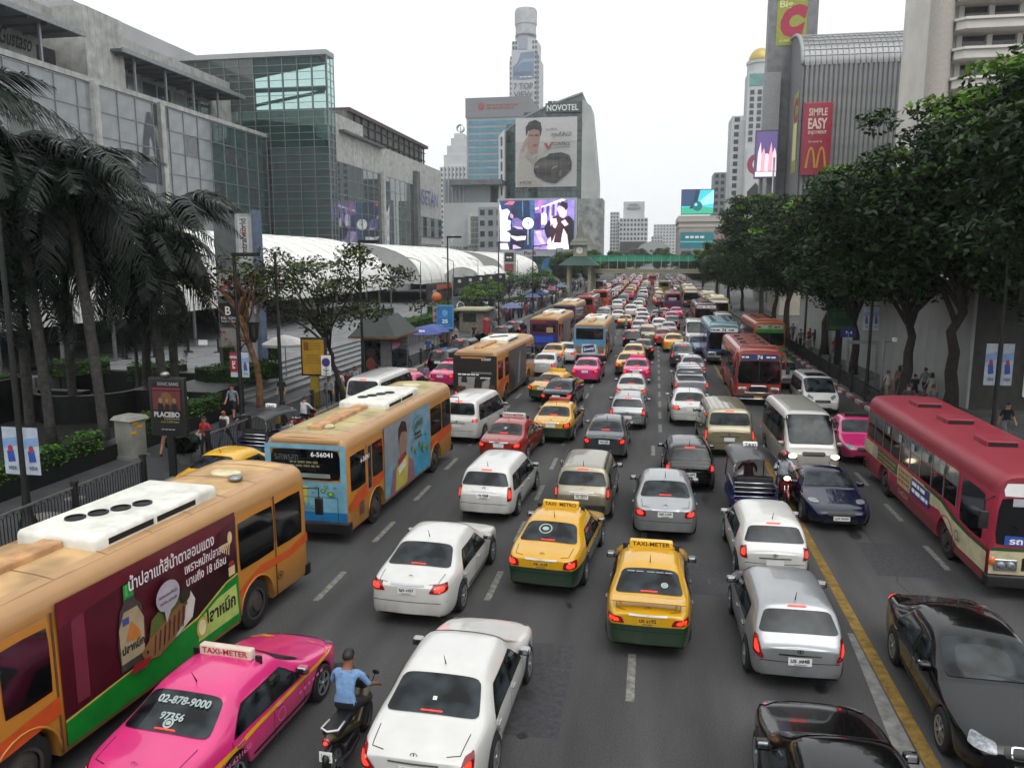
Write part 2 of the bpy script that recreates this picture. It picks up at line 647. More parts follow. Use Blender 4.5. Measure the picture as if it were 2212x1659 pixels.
class Skin:
 """lays glass, lamps, seams and trim on a body surface as thin separate pieces that follow its curve"""
 def __init__(s, me):
  s.t = BVHTree.FromPolygons([v.co for v in me.vertices], [tuple(p.vertices) for p in me.polygons])
 def hit(s, p, d, off):
  d = Vector(d).normalized()
  p = Vector(p)
  h = s.t.ray_cast(p - d * 3, d)
  if h[0] is None:
   h = s.t.find_nearest(p)
  nn = h[1] if h[1].dot(d) < 0 else -h[1]
  return h[0] + nn * off
 def patch(s, name, quad, d, mat, off=.006, n=(8, 5), k=6.0, b=None, mi=0):
  quad = [Vector(q) for q in quad]
  B = b or MB()
  k0 = len(B.v)
  nu, nv = n
  for j in range(nv + 1):
   for i in range(nu + 1):
    u, v = 2 * i / nu - 1, 2 * j / nv - 1
    if k:
     m_ = max(abs(u), abs(v))
     if m_ > 0:
      nrm = (abs(u) ** k + abs(v) ** k) ** (1 / k)
      u, v = u * m_ / nrm, v * m_ / nrm
    u, v = (u + 1) / 2, (v + 1) / 2
    p = quad[0] * (1 - u) * (1 - v) + quad[1] * u * (1 - v) + quad[2] * u * v + quad[3] * (1 - u) * v
    B.v.append(tuple(s.hit(p, d, off)))
  for j in range(nv):
   for i in range(nu):
    a = k0 + j * (nu + 1) + i
    f = (a, a + 1, a + nu + 2, a + nu + 1)
    p0, p1, p2 = (Vector(B.v[q]) for q in f[:3])
    if (p1 - p0).cross(p2 - p0).dot(Vector(d)) > 0:
     f = tuple(reversed(f))
    B.f.append(f)
    B.mi.append(mi)
  return B if b else B.mesh(name, mat, True)
 def line(s, name, pts, d, w, mat, off=.004, nrm=None, step=.08):
  """a thin strip along a polyline"""
  B = MB()
  d = Vector(d).normalized()
  for a, c in zip(pts, pts[1:]):
   a, c = Vector(a), Vector(c)
   t = (c - a).normalized()
   sd = d.cross(t).normalized() * (w / 2)
   m_ = max(1, int((c - a).length / step))
   s.patch(name, [a - sd, c - sd, c + sd, a + sd], d, mat, off, (m_, 1), None, B)
  return B.mesh(name, mat)
def make_car(L=4.55, W=1.76, H=1.48, yc=.98, yrf=.30, yrr=-.92, yd=-1.62, zh=.97, zn=.74, zd=1.06, zr=1.0, belt=(.93, 1.0), wheels=(1.40, -1.22), rw=.315,
    roofw=.66, wm=None, plan=None, side=None, kind='sedan', tail=None, head=None, plate_z=.80, ztop_rear=None, levels=2, zsh=.66, zsill=.21, hatch=False,
    rails=False, spoiler=0, seams=True, hoodw=.84, glass=None, plate=True, ribs=0, antenna=True, crown_lamp=True, doors=None, hk=8):
 P = Proto()
 glass = glass or GLASS
 hw = W / 2
 f, r = L / 2, -L / 2
 top = [(f, zn - .10), (f - .10, zn - .02), (f - .35, zn + .04), (yc, zh), (yrf, H - .05), (yrf - .25, H - .012), ((yrf + yrr) / 2, H), (yrr + .2, H - .02), (yrr, H - .06), (yd, zd), (r + .13, zr), (r, zr - .07)]
 if hatch:
  yd = r + .13
  top = top[:9] + [(yd, zd), (r + .03, zd - .06), (r, zd - .14)]
 blt = [(f, zn), (yc, belt[0]), (yd, belt[1]), (r, belt[1])]
 plan = plan or [(f, .72), (f - .12, .86), (f - .45, .97), (wheels[0] - .3, 1), (wheels[1], 1), (r + .45, .97), (r + .12, .90), (r, .80)]
 me = car_surface(L, W, top, blt, plan, roofw, wheels, rw, zsill=zsill, zsh=zsh, levels=levels, hoodw=hoodw)
 sk = Skin(me)
 P.add('body', me)
 wr = hw * roofw
 # underbody and wheels
 ub = MB().box(-hw + .17, hw - .17, r + .25, f - .25, .17, .62)
 P.add('underbody', ub.mesh('underbody', UNDER))
 add_wheels(P, wm or W_CAR, hw - .10, wheels, rw)
 # glazing
 wd = (0, -1, -.75)
 P.add('windscreen', sk.patch('windscreen', [(-hw * .80, yc - .03, zh + .035), (hw * .80, yc - .03, zh + .035), (wr * .93, yrf + .03, H - .09), (-wr * .93, yrf + .03, H - .09)], wd, glass, .012, n=(16, 9), k=14))
 steep = (H - zd) / max(.05, yrr - yd)
 rd = Vector((0, 1, -1 / max(steep, .25))).normalized() if steep < 3 else Vector((0, 1, -.15))
 gt, gb = (.09, .06) if hatch else (.06, .05)
 gw, gl = (.84, .82) if hatch else (.88, .79)
 P.add('rear_window', sk.patch('rear_window', [(-hw * gl, yd + gb * .6, zd + gb), (hw * gl, yd + gb * .6, zd + gb), (wr * gw, yrr - .05, H - gt - .07), (-wr * gw, yrr - .05, H - gt - .07)], rd, glass, .012, n=(16, 9), k=10))
 zt = H - .135
 for sx in (1, -1):
  d = (-sx, 0, -.12)
  def S(y, z):
   return (sx * 2, y, z)
  sd = side or [((yc - .30, yrf - .06), (-.12, -.10)), ((-.22, -.20), (yrr - .28, yrr + .12))]
  a0, a1 = sd[0], sd[-1]
  bz = lambda y: ip(blt, y) + .035
  q = [S(a0[0][0] + .05, bz(a0[0][0]) - .02), S(a1[1][0] - .05, bz(a1[1][0]) - .02), S(a1[1][1] - .03, zt + .02), S(a0[0][1] + .04, zt + .02)]
  P.add('window_trim', sk.patch('window_trim', q, d, BLACK, .004, (14, 4), 20), lod=1)
  for (b0, t0), (b1, t1) in sd:
   q = [S(b0, bz(b0)), S(b1, bz(b1)), S(t1, zt), S(t0, zt)]
   P.add('side_window', sk.patch('side_window', q, d, glass, .012, (10, 6), 14))
  if seams:
   dl = doors or [yc - .22] + [s_[1][0] - .05 for s_ in sd[:2]]
   for y in dl:
    P.add('door_seam', sk.line('door_seam', [S(y, bz(y) - .02), S(y - .02, .6), S(y + .03, .27)], d, .012, SEAM), lod=2)
   for y in dl[1:3]:
    hp = sk.hit(S(y + .16, bz(y) - .12), d, .02)
    P.add('door_handle', MB().rbox(-.018, .018, -.09, .09, -.014, .014, .012).mesh('door_handle', PH, True), Matrix.Translation(hp), lod=2)
   P.add('sill_trim', sk.line('sill_trim', [S(wheels[1] + rw + .12, zsill + .07), S(wheels[0] - rw - .12, zsill + .07)], d, .05, BLACK), lod=1)
  # mirror
  mp = Vector((sx * (hw + .05), yc - .35, ip(blt, yc) + .06))
  mb = MB().rbox(-.10, .10, -.06, .07, -.065, .065, .045)
  mg = MB().rbox(-.085, .085, -.068, -.055, -.05, .05, .03)
  P.add('wing_mirror', mb.mesh('wing_mirror', PH, True), Matrix.Translation(mp), 1, [('mirror_glass', mg.mesh('mirror_glass', CHROME), Matrix.Identity(4))])
 # lamps
 tl = tail or [(.56, .72), (.98, .74), (.98, .92), (.60, .90)]
 for sx in (1, -1):
  q = [(sx * hw * x, r, z) for x, z in tl]
  cx_, cz_ = sum(x for x, _ in tl) / 4, sum(z for _, z in tl) / 4
  lit = [(sx * hw * (cx_ + (x - cx_) * .55), r, cz_ + (z - cz_) * .55) for x, z in tl]
  dv = (-sx * .35, 1, 0)
  P.add('tail_lamp', sk.patch('tail_lamp', q, dv, RED_L, .012, (7, 4), 8), None, 0,
    [('bulb', sk.patch('bulb', lit, dv, RED_ON, .017, (4, 3), 4), Matrix.Identity(4))])
  hl = head or [(.50, zn - .14), (.98, zn - .10), (.98, zn + .02), (.55, zn - .03)]
  q = [(sx * hw * x, f, z) if z < 1.3 else (sx * hw * x, z, 2) for x, z in hl]
  P.add('head_lamp', sk.patch('head_lamp', q, (-sx * .5, -1, 0) if hl[0][1] < 1.3 else (0, -.2, -1), CLEAR_L, .012, (8, 6), hk))
 # grille, bumper opening, bumper seam
 P.add('grille', sk.patch('grille', [(-hw * .42, f, zn - .17), (hw * .42, f, zn - .17), (hw * .42, f, zn - .05), (-hw * .42, f, zn - .05)], (0, -1, 0), BLACK, .01, (8, 2), 8), lod=1)
 P.add('air_intake', sk.patch('air_intake', [(-hw * .55, f, .28), (hw * .55, f, .28), (hw * .5, f, .40), (-hw * .5, f, .40)], (0, -1, 0), BLACK, .008, (8, 2), 8), lod=1)
 P.add('bumper_seam', sk.line('bumper_seam', [(-hw * .99, r, .60), (-hw * .5, r, .595), (hw * .5, r, .595), (hw * .99, r, .60)], (0, 1, 0), .012, SEAM), lod=2)
 P.add('bumper_diffuser', sk.patch('bumper_diffuser', [(-hw * .8, r, .25), (hw * .8, r, .25), (hw * .78, r, .33), (-hw * .78, r, .33)], (0, 1, 0), BLACK, .005, (8, 2), 8), lod=1)
 if not hatch:
  P.add('boot_seam', sk.line('boot_seam', [(-hw * .74, r + .55, 2), (-hw * .70, r + .12, 2), (-hw * .5, r + .07, 2)], (0, 0, -1), .012, SEAM), lod=2)
  P.add('boot_seam', sk.line('boot_seam', [(hw * .74, r + .55, 2), (hw * .70, r + .12, 2), (hw * .5, r + .07, 2)], (0, 0, -1), .012, SEAM), lod=2)
 if plate:
  pq = [(-.2, r, plate_z - .075), (.2, r, plate_z - .075), (.2, r, plate_z + .075), (-.2, r, plate_z + .075)]
  P.add('number_plate', sk.patch('number_plate', pq, (0, 1, 0), PLATE, .014, (2, 2), None), lod=1)
  P.add('boot_handle', sk.patch('boot_handle', [(-.36, r, plate_z + .1), (.36, r, plate_z + .1), (.36, r, plate_z + .125), (-.36, r, plate_z + .125)], (0, 1, 0), CHROME, .014, (6, 1), None), lod=2)
  em = sk.hit((0, r, plate_z + .19), (0, 1, 0), .012)
  eb = MB()
  for i in range(14):
   a, b2 = 2 * math.pi * i / 14, 2 * math.pi * (i + 1) / 14
   eb.face([(.055 * math.cos(a), 0, .04 * math.sin(a)), (.055 * math.cos(b2), 0, .04 * math.sin(b2)), (.042 * math.cos(b2), 0, .029 * math.sin(b2)), (.042 * math.cos(a), 0, .029 * math.sin(a))])
  eb.box(-.008, .008, -.002, .002, -.03, .03)
  P.add('badge', eb.mesh('badge', CHROME), Matrix.Translation(em), 2)
 # wipers, high brake lamp, antenna, rails, spoiler
 P.add('wiper', sk.line('wiper', [(-.55, yc - .02, zh + .05), (.1, yc - .10, zh + .10)], wd, .025, BLACK, .016), lod=2)
 if crown_lamp:
  zz = zd + .09 if not hatch else H - .10
  yy = yd + .06 if not hatch else yrr - .03
  P.add('high_brake_lamp', sk.patch('high_brake_lamp', [(-.16, yy, zz - .015), (.16, yy, zz - .015), (.16, yy, zz + .02), (-.16, yy, zz + .02)], rd, RED_ON, .02, (4, 1), None), lod=1)
 if antenna:
  P.add('antenna', MB().tube([(0, yrr + .12, H - .03), (0, yrr + .02, H + .16)], [.012, .004], 6).mesh('antenna', BLACK), None, 2)
 if rails:
  for sx in (1, -1):
   P.add('roof_rail', MB().tube([(sx * wr * .9, yrf - .1, H - .09), (sx * wr * .92, yrf - .3, H + .0), (sx * wr * .92, yrr + .3, H + .0), (sx * wr * .9, yrr + .1, H - .09)], .018, 6).mesh('roof_rail', BLACK, True), None, 1)
 if spoiler:
  P.add('spoiler', MB().rbox(-hw * .82, hw * .82, r + .05, r + .30, zr + spoiler - .03, zr + spoiler, .014).box(-hw * .66, -hw * .60, r + .12, r + .24, zr - .05, zr + spoiler - .02).box(hw * .60, hw * .66, r + .12, r + .24, zr - .05, zr + spoiler - .02).mesh('spoiler', PH, True), None, 1)
 if ribs:
  for i in range(ribs):
   x = (i - (ribs - 1) / 2) * (2 * wr * .8 / ribs)
   P.add('roof_rib', sk.patch('roof_rib', [(x - .03, yrr + .25, 3), (x + .03, yrr + .25, 3), (x + .03, yrf - .3, 3), (x - .03, yrf - .3, 3)], (0, 0, -1), PH, .018, (1, 8), None), lod=1)
 P.sk, P.dim = sk, dict(L=L, W=W, H=H, hw=hw, f=f, r=r, zd=zd, plate_z=plate_z, yd=yd, yrr=yrr, yrf=yrf, rd=rd, wr=wr, belt=blt, zt=zt, gt=gt)
 return P
SEDAN = make_car(L=4.54, W=1.76, H=1.47, roofw=.745)
SEDAN_BIG = make_car(L=4.82, W=1.82, H=1.48, yc=1.02, yrf=.30, yrr=-.98, yd=-1.72, wheels=(1.45, -1.32), rw=.33, wm=W_BIG, tail=[(.50, .80), (.985, .82), (.985, .97), (.62, .96)], plate_z=.83, roofw=.745)
TEANA = make_car(L=4.85, W=1.80, H=1.49, yc=1.05, yrf=.32, yrr=-.95, yd=-1.66, wheels=(1.46, -1.31), rw=.33, wm=W_BIG, tail=[(.56, .66), (.93, .70), (.985, .97), (.80, .96)], plate_z=.76, roofw=.76)
SEDAN_OLD = make_car(L=4.52, W=1.70, H=1.47, tail=[(.50, .73), (.98, .75), (.98, .88), (.58, .86)], spoiler=.16, yd=-1.70, yrr=-1.0, roofw=.735)
SEDAN_SMALL = make_car(L=4.35, W=1.69, H=1.47, yc=1.0, yrr=-.98, yd=-1.62, zd=1.08, zr=1.04, wheels=(1.36, -1.18), tail=[(.60, .72), (.985, .74), (.985, .93), (.66, .93)], roofw=.745)
HATCH = make_car(L=3.80, W=1.69, H=1.52, yc=1.0, yrf=.42, yrr=-1.42, yd=-1.74, zd=.99, hatch=True, wheels=(1.22, -1.23), zh=1.0, zn=.80, belt=(.95, 1.02), plate_z=.62, tail=[(.72, .70), (.985, .70), (.985, .93), (.80, .98)],
     side=[((.72, .34), (-.20, -.18)), ((-.30, -.28), (-1.12, -1.12))], roofw=.79)
SWIFT = make_car(L=3.85, W=1.70, H=1.51, yc=1.0, yrf=.42, yrr=-1.40, yd=-1.72, zd=.99, hatch=True, wheels=(1.22, -1.21), zh=1.0, zn=.80, belt=(.96, 1.05), plate_z=.62, tail=[(.70, .62), (.985, .68), (.985, 1.0), (.88, .98)], zsh=.70,
     side=[((.72, .34), (-.20, -.18)), ((-.28, -.28), (-1.02, -1.05))], roofw=.79)
WAGON = make_car(L=4.55, W=1.74, H=1.60, yc=1.22, yrf=.52, yrr=-1.86, yd=-2.12, zd=1.02, hatch=True, wheels=(1.42, -1.32), zh=1.0, zn=.78, belt=(.95, 1.03), plate_z=.83, tail=[(.80, .68), (.985, .68), (.985, 1.06), (.84, 1.06)],
     side=[((.92, .46), (-.10, -.08)), ((-.18, -.18), (-1.02, -1.0)), ((-1.12, -1.10), (-1.84, -1.68))], roofw=.79)
ZAFIRA = make_car(L=4.32, W=1.74, H=1.66, yc=1.22, yrf=.55, yrr=-1.78, yd=-2.0, zd=1.05, hatch=True, wheels=(1.36, -1.33), zh=1.05, zn=.80, belt=(.98, 1.05), plate_z=.84, tail=[(.82, .76), (.985, .76), (.985, 1.10), (.86, 1.06)], rails=True,
     side=[((.92, .46), (-.10, -.08)), ((-.18, -.18), (-1.0, -.98)), ((-1.08, -1.06), (-1.72, -1.62))], roofw=.81)
SUV = make_car(L=4.5, W=1.79, H=1.72, yc=1.15, yrf=.50, yrr=-1.75, yd=-2.05, zd=1.12, hatch=True, wheels=(1.40, -1.28), rw=.345, wm=W_BIG, zh=1.10, zn=.88, belt=(1.04, 1.10), plate_z=.92, tail=[(.80, .74), (.985, .74), (.985, 1.12), (.86, 1.12)], zsill=.26, zsh=.74,
    side=[((.86, .44), (-.15, -.12)), ((-.22, -.20), (-1.05, -1.02)), ((-1.12, -1.10), (-1.74, -1.58))], roofw=.79)
VAN = make_car(L=5.05, W=1.90, H=1.90, yc=1.78, yrf=.98, yrr=-2.26, yd=-2.42, zd=1.20, hatch=True, wheels=(1.62, -1.55), rw=.335, zh=1.15, zn=.90, belt=(1.08, 1.15), plate_z=.74, tail=[(.88, .62), (.985, .62), (.985, 1.18), (.90, 1.18)], zsh=.72,
    side=[((1.42, .92), (.40, .40)), ((.30, .30), (-.85, -.85)), ((-.95, -.95), (-2.14, -2.08))], plan=[(2.525, .74), (2.40, .88), (2.0, .98), (1.3, 1), (-1.5, 1), (-2.2, .985), (-2.45, .95), (-2.525, .90)], ribs=6, antenna=False, roofw=.87)
ALPHARD = make_car(L=4.85, W=1.84, H=1.89, yc=1.75, yrf=.92, yrr=-2.18, yd=-2.34, zd=1.18, hatch=True, wheels=(1.52, -1.42), rw=.34, wm=W_BIG, zh=1.12, zn=.92, belt=(1.04, 1.12), plate_z=.80, tail=[(.70, .98), (.985, .98), (.985, 1.10), (.74, 1.10)], zsh=.72,
     side=[((1.40, .88), (.52, .52)), ((.42, .42), (-.92, -.92)), ((-1.02, -1.02), (-2.02, -1.92))], plan=[(2.425, .74), (2.3, .88), (1.9, .98), (1.3, 1), (-1.5, 1), (-2.1, .985), (-2.35, .95), (-2.425, .88)], antenna=False, roofw=.87)
ESTIMA = make_car(L=4.8, W=1.80, H=1.74, yc=1.85, yrf=.85, yrr=-2.08, yd=-2.28, zd=1.12, hatch=True, wheels=(1.48, -1.46), rw=.33, wm=W_BIG, zh=1.02, zn=.80, belt=(1.0, 1.08), plate_z=.78,
     side=[((1.32, .78), (.40, .40)), ((.32, .32), (-.80, -.78)), ((-.90, -.88), (-1.95, -1.8))], head=[(.52, .74), (.98, .86), (.98, .98), (.62, .84)], roofw=.83)
HIACE = make_car(L=5.35, W=1.88, H=2.24, yc=2.36, yrf=1.52, yrr=-2.46, yd=-2.56, zd=1.32, hatch=True, wheels=(1.55, -1.50), rw=.335, zh=1.22, zn=1.06, belt=(1.12, 1.20), plate_z=.72, tail=[(.88, .62), (.985, .62), (.985, 1.05), (.90, 1.05)], zsh=.74, hoodw=.88,
     side=[((2.02, 1.55), (1.22, 1.22)), ((1.08, 1.08), (-.10, -.10)), ((-.20, -.20), (-1.22, -1.22)), ((-1.32, -1.32), (-2.40, -2.36))], plan=[(2.675, .80), (2.58, .92), (2.2, .985), (1.3, 1), (-1.5, 1), (-2.3, .985), (-2.6, .96), (-2.675, .92)], ribs=7, antenna=False,
     head=[(.55, .74), (.985, .76), (.985, .98), (.64, .92)], doors=[2.0, 1.12, -.15], roofw=.90)
COUPE = make_car(L=4.43, W=1.80, H=1.30, yc=.72, yrf=.10, yrr=-.62, yd=-1.48, zh=.88, zn=.66, zd=.92, zr=.80, belt=(.86, .90), wheels=(1.30, -1.06), rw=.33, wm=W_SPORT, side=[((.42, .0), (-.55, -.50)), ((-.63, -.60), (-1.12, -.86))], hk=2.3, head=[(.54, 2.06), (.84, 1.96), (.88, 1.64), (.60, 1.70)],
     plan=[(2.215, .66), (2.08, .82), (1.7, .94), (1.2, 1.0), (.3, .97), (-.9, 1.01), (-1.6, .98), (-2.05, .86), (-2.215, .74)], antenna=False, zsill=.17, zsh=.58, crown_lamp=False, roofw=.68)
PICKUP = make_car(L=5.2, W=1.78, H=1.78, yc=1.20, yrf=.62, yrr=-.62, yd=-.86, zh=1.12, zn=.92, zd=1.16, zr=1.13, belt=(1.06, 1.10), wheels=(1.60, -1.48), rw=.36, wm=W_BIG, side=[((.92, .54), (.02, .02)), ((-.06, -.06), (-.72, -.52))], tail=[(.86, .72), (.985, .72), (.985, 1.06), (.88, 1.06)], plate_z=.62, zsill=.34, zsh=.80, plan=[(2.6, .78), (2.45, .90), (2.1, .98), (1.3, 1), (-2.2, 1), (-2.5, .985), (-2.6, .95)], crown_lamp=False, roofw=.77)
pk = PICKUP.sk
PICKUP.add('bed_cover', pk.patch('bed_cover', [(-.70, -2.48, 3), (.70, -2.48, 3), (.70, -1.0, 3), (-.70, -1.0, 3)], (0, 0, -1), BLACK, .012, (8, 8), 20))
PICKUP.add('roll_bar', MB().tube([(-.74, -1.15, 1.05), (-.70, -1.15, 1.5), (-.55, -1.15, 1.62), (.55, -1.15, 1.62), (.70, -1.15, 1.5), (.74, -1.15, 1.05)], .035, 8).tube([(-.72, -1.15, 1.40), (.72, -1.15, 1.40)], .025, 8).mesh('roll_bar', CHROME, True), None, 1)
# buses
SHADE_GLASS = M('bus_glass', '0c0e10', .08, var=.25, scale=1.2, spec=.7)
GREY_GLASS = M('bus_glass_sliding', '5c6463', .15, var=.2, scale=3, spec=.6)
AC_WHITE = M('ac_unit_white', 'd6d6cc', .55, var=.12, scale=2)
AC_CREAM = M('ac_unit_cream', 'c9bf98', .6, var=.15, scale=2)
ALU = M('window_aluminium', '8d9190', .4, .7)
BUS_ROOF = M('bus_roof_tan', 'b89668', .7, var=.2, scale=1.1)
SKIN_T = M('skin_tan', '8a5a3c', .6)
C = lambda n, h, r=.5: M('print_' + n, h, r, var=.10, scale=2.5)
def bus_surface(L, W, H, wheels, rw, zb=.36, round_=.34, nose=.10):
 hw = W / 2
 ra = rw + .10
 ys = [-L / 2, -L / 2 + .03, -L / 2 + .12, -L / 2 + .28, L / 2 - .35, L / 2 - .15, L / 2 - .05, L / 2]
 ys += [L * t for t in (-.35, -.2, -.1, 0, .1, .2, .3)]
 arch = []
 for w in wheels:
  arch += [w + ra * a for a in (-1.001, -1, -.92, -.75, -.5, -.25, 0, .25, .5, .75, .92, 1, 1.001)]
  ys = [y for y in ys if abs(y - w) > ra + .05]
 ys = sorted(ys + arch)
 rings = []
 for y in ys:
  z0 = zb
  for w in wheels:
   if abs(y - w) <= ra * 1.0005:
    z0 = max(zb, rw + math.sqrt(max(0, ra * ra - (y - w) ** 2)))
  e = 0
  d = L / 2 - abs(y)
  if d < .3:
   e = nose * (1 - math.sqrt(max(0, 1 - (1 - d / .3) ** 2)))
  prof = [(hw - .25, z0), (hw - .02, z0), (hw, max(z0 + .02, zb + .06)), (hw, max(1.25, z0 + .04)), (hw - .005, H - round_ - .5), (hw - .03, H - round_)]
  for i in range(1, 6):
   a = R(90 * i / 5)
   prof.append((hw - .03 - (round_ * .95) * (1 - math.cos(a)), H - round_ + (round_ - .04) * math.sin(a)))
  prof.append((hw * .35, H - .01))
  half = [(x - e, y, z - (e * .6 if z > H - .6 else 0)) for x, z in prof]
  rings.append(half + [(0, y, H - e * .6)] + [(-x, y_, z) for x, y_, z in reversed(half)])
 b = MB().loft(rings, True, True)
 me = b.mesh('body', PH, 'auto')
 bm = bmesh.new()
 bm.from_mesh(me)
 bmesh.ops.recalc_face_normals(bm, faces=bm.faces)
 bm.to_mesh(me)
 bm.free()
 return me
def ac_unit(P, y0, y1, w, z, mat, fans=True, lod=0):
 b = MB().rbox(-w, w, y0, y1, z - .06, z + .20, .10)
 kids = []
 if fans:
  for i in range(4):
   fb = MB().lathe([(.17, 0), (.17, .03), (.13, .035), (.13, .01), (.001, .012)], 16, cap=False)
   kids.append(('fan', fb.mesh('fan', BLACK, 'auto'), Matrix.Translation((-.3 + .18 * i + .02, y0 + .75 + i * .33, z + .2))))
  for i in range(2):
   kids.append(('vent', MB().box(w - .01, w + .008, y0 + .3 + i * 1.15, y0 + 1.35 + i * 1.15, z + .0, z + .10).mesh('vent', BLACK), Matrix.Identity(4)))
 P.add('air_conditioner', b.mesh('air_conditioner', mat, 'auto'), None, lod, kids)
def make_bus(L=9.8, W=2.4, H=3.0, wheels=(2.75, -2.95), style='orange', rear_window=True, side_panes=None, roof_mat=None):
 P = Proto()
 rw = .5
 hw, f, r = W / 2, L / 2, -L / 2
 me = bus_surface(L, W, H, wheels, rw)
 sk = Skin(me)
 P.add('body', me)
 P.add('underbody', MB().box(-hw + .3, hw - .3, r + .3, f - .3, .25, .95).mesh('underbody', UNDER))
 add_wheels(P, W_BUS, hw - .19, wheels, rw)
 n = 7
 for sx in (1, -1):
  d = (-sx, 0, 0)
  x = sx * 3
  if style == 'orange':
   lo, hi = 1.42, 2.42
   spans = side_panes or [(f - 1.55, f - .35), (f - 3.1, f - 1.65), (f - 4.6, f - 3.2), (f - 6.1, f - 4.7), (f - 7.6, f - 6.2), (r + 1.45, f - 7.7), (r + .3, r + 1.35)]
   for a, b_ in spans:
    P.add('window_pane', sk.patch('window_pane', [(x, a, lo), (x, b_, lo), (x, b_, hi), (x, a, hi)], d, SHADE_GLASS, .012, (2, 4), 24))
  else:                                     # open sliding windows: dark sheet below painting the unlit interior, grey pane above
   lo, mid, hi = 1.52, 2.02, 2.42
   m_ = 9
   for i in range(m_):
    a = r + .35 + (L - 2.3) * i / m_
    b_ = a + (L - 2.3) / m_ - .10
    P.add('opening_shade', sk.patch('opening_shade', [(x, a, lo), (x, b_, lo), (x, b_, mid), (x, a, mid)], d, SHADE_GLASS, .008, (2, 2), None))
    P.add('window_pane', sk.patch('window_pane', [(x, a, mid + .02), (x, b_, mid + .02), (x, b_, hi), (x, a, hi)], d, GREY_GLASS, .014, (2, 2), None))
    P.add('window_post', sk.patch('window_post', [(x, b_ + .02, lo), (x, b_ + .08, lo), (x, b_ + .08, hi), (x, b_ + .02, hi)], d, ALU, .02, (1, 3), None), lod=1)
   P.add('cab_window', sk.patch('cab_window', [(x, f - 1.75, 1.30), (x, f - .40, 1.25), (x, f - .42, 2.35), (x, f - 1.75, 2.40)], d, SHADE_GLASS, .012, (4, 4), 16))
  P.add('rain_gutter', sk.line('rain_gutter', [(x, r + .2, H - .40), (x, f - .3, H - .40)], d, .03, PH, .02, step=1), lod=1)
  # wheel arch lips
  for w in wheels:
   ra = rw + .10
   pts = [(sx * (hw + .012), w + ra * math.cos(R(a)), rw + ra * math.sin(R(a))) for a in range(-4, 185, 14)]
   P.add('wheel_arch', MB().tube(pts, .022, 5).mesh('wheel_arch', PH, True), None, 1)
 # rear end
 if rear_window:
  P.add('rear_window', sk.patch('rear_window', [(-hw * .84, r, 1.78), (hw * .84, r, 1.78), (hw * .82, r, 2.60), (-hw * .82, r, 2.60)], (0, 1, 0), SHADE_GLASS, .012, (6, 4), 14))
 P.add('rear_bumper', MB().rbox(-hw - .01, hw + .01, r - .05, r + .22, .33, .62, .04).mesh('rear_bumper', BLACK, 'auto'))
 P.add('engine_grille', sk.patch('engine_grille', [(hw * .18, r, .78), (hw * .72, r, .78), (hw * .72, r, 1.30), (hw * .18, r, 1.30)], (0, 1, 0), M('grille_brown', '5a4630', .8, var=.3, scale=30), .012, (2, 2), None), lod=1)
 P.add('rear_spoiler', MB().rbox(-hw * .82, hw * .82, r - .03, r + .3, H - .20, H - .09, .05).mesh('rear_spoiler', PH, 'auto'), None, 1)
 for sx in (1, -1):
  P.add('tail_lamp', sk.patch('tail_lamp', [(sx * hw * .72, r, .66), (sx * hw * .93, r, .66), (sx * hw * .93, r, .82), (sx * hw * .72, r, .82)], (0, 1, 0), RED_L, .014, (2, 2), 4), None, 0,
    [('bulb', MB().face([(sx * hw * .76, r - .026, .69), (sx * hw * .90, r - .026, .69), (sx * hw * .90, r - .026, .79), (sx * hw * .76, r - .026, .79)] if sx > 0 else [(sx * hw * .90, r - .026, .69), (sx * hw * .76, r - .026, .69), (sx * hw * .76, r - .026, .79), (sx * hw * .90, r - .026, .79)]).mesh('bulb', RED_ON), Matrix.Identity(4))])
 # front end
 zl = 1.18 if style != 'red' else 1.30
 P.add('windscreen', sk.patch('windscreen', [(-hw * .92, f, zl), (hw * .92, f, zl), (hw * .88, f, 2.38), (-hw * .88, f, 2.38)], (0, -1, 0), SHADE_GLASS, .012, (10, 4), 16))
 P.add('destination_board', sk.patch('destination_board', [(-hw * .84, f, 2.42), (hw * .84, f, 2.42), (hw * .82, f, 2.72), (-hw * .82, f, 2.72)], (0, -1, 0), WHITE, .016, (6, 2), 16), lod=0)
 P.add('front_grille', sk.patch('front_grille', [(-hw * .42, f, .72), (hw * .42, f, .72), (hw * .42, f, 1.0), (-hw * .42, f, 1.0)], (0, -1, 0), BLACK, .012, (4, 2), 10))
 P.add('front_bumper', MB().rbox(-hw - .01, hw + .01, f - .2, f + .06, .33, .60, .05).mesh('front_bumper', BLACK, 'auto'))
 P.add('number_plate', MB().box(-.22, .22, f + .06, f + .075, .39, .52).mesh('number_plate', PLATE_Y), None, 1)
 for sx in (1, -1):
  hx = sx * hw * .70
  hb = MB().rbox(-.22, .22, -.02, .03, -.11, .11, .02)
  lb = MB()
  for q in (-.10, .10):
   lb.lathe([(.075, 0), (.07, .03), (.03, .04), (.001, .042)], 12, (q, .03, 0), 'Y', cap=False)
  P.add('head_lamp', hb.mesh('head_lamp', CHROME, 'auto'), Matrix.Translation((hx, f, .86)), 0, [('bulb', lb.mesh('bulb', CLEAR_L, True), Matrix.Identity(4))])
  arm = MB().tube([(sx * hw * .92, f - .1, 2.4), (sx * (hw + .22), f + .15, 2.35), (sx * (hw + .22), f + .15, 2.1)], .018, 6).rbox(sx * (hw + .22) - .10, sx * (hw + .22) + .10, f + .11, f + .19, 1.72, 2.12, .03)
  P.add('wing_mirror', arm.mesh('wing_mirror', BLACK, 'auto'), None, 1)
  P.add('wiper', MB().tube([(sx * .3, f + .03, zl + .02), (sx * .72, f + .04, zl + .45)], .012, 5).mesh('wiper', BLACK), None, 2)
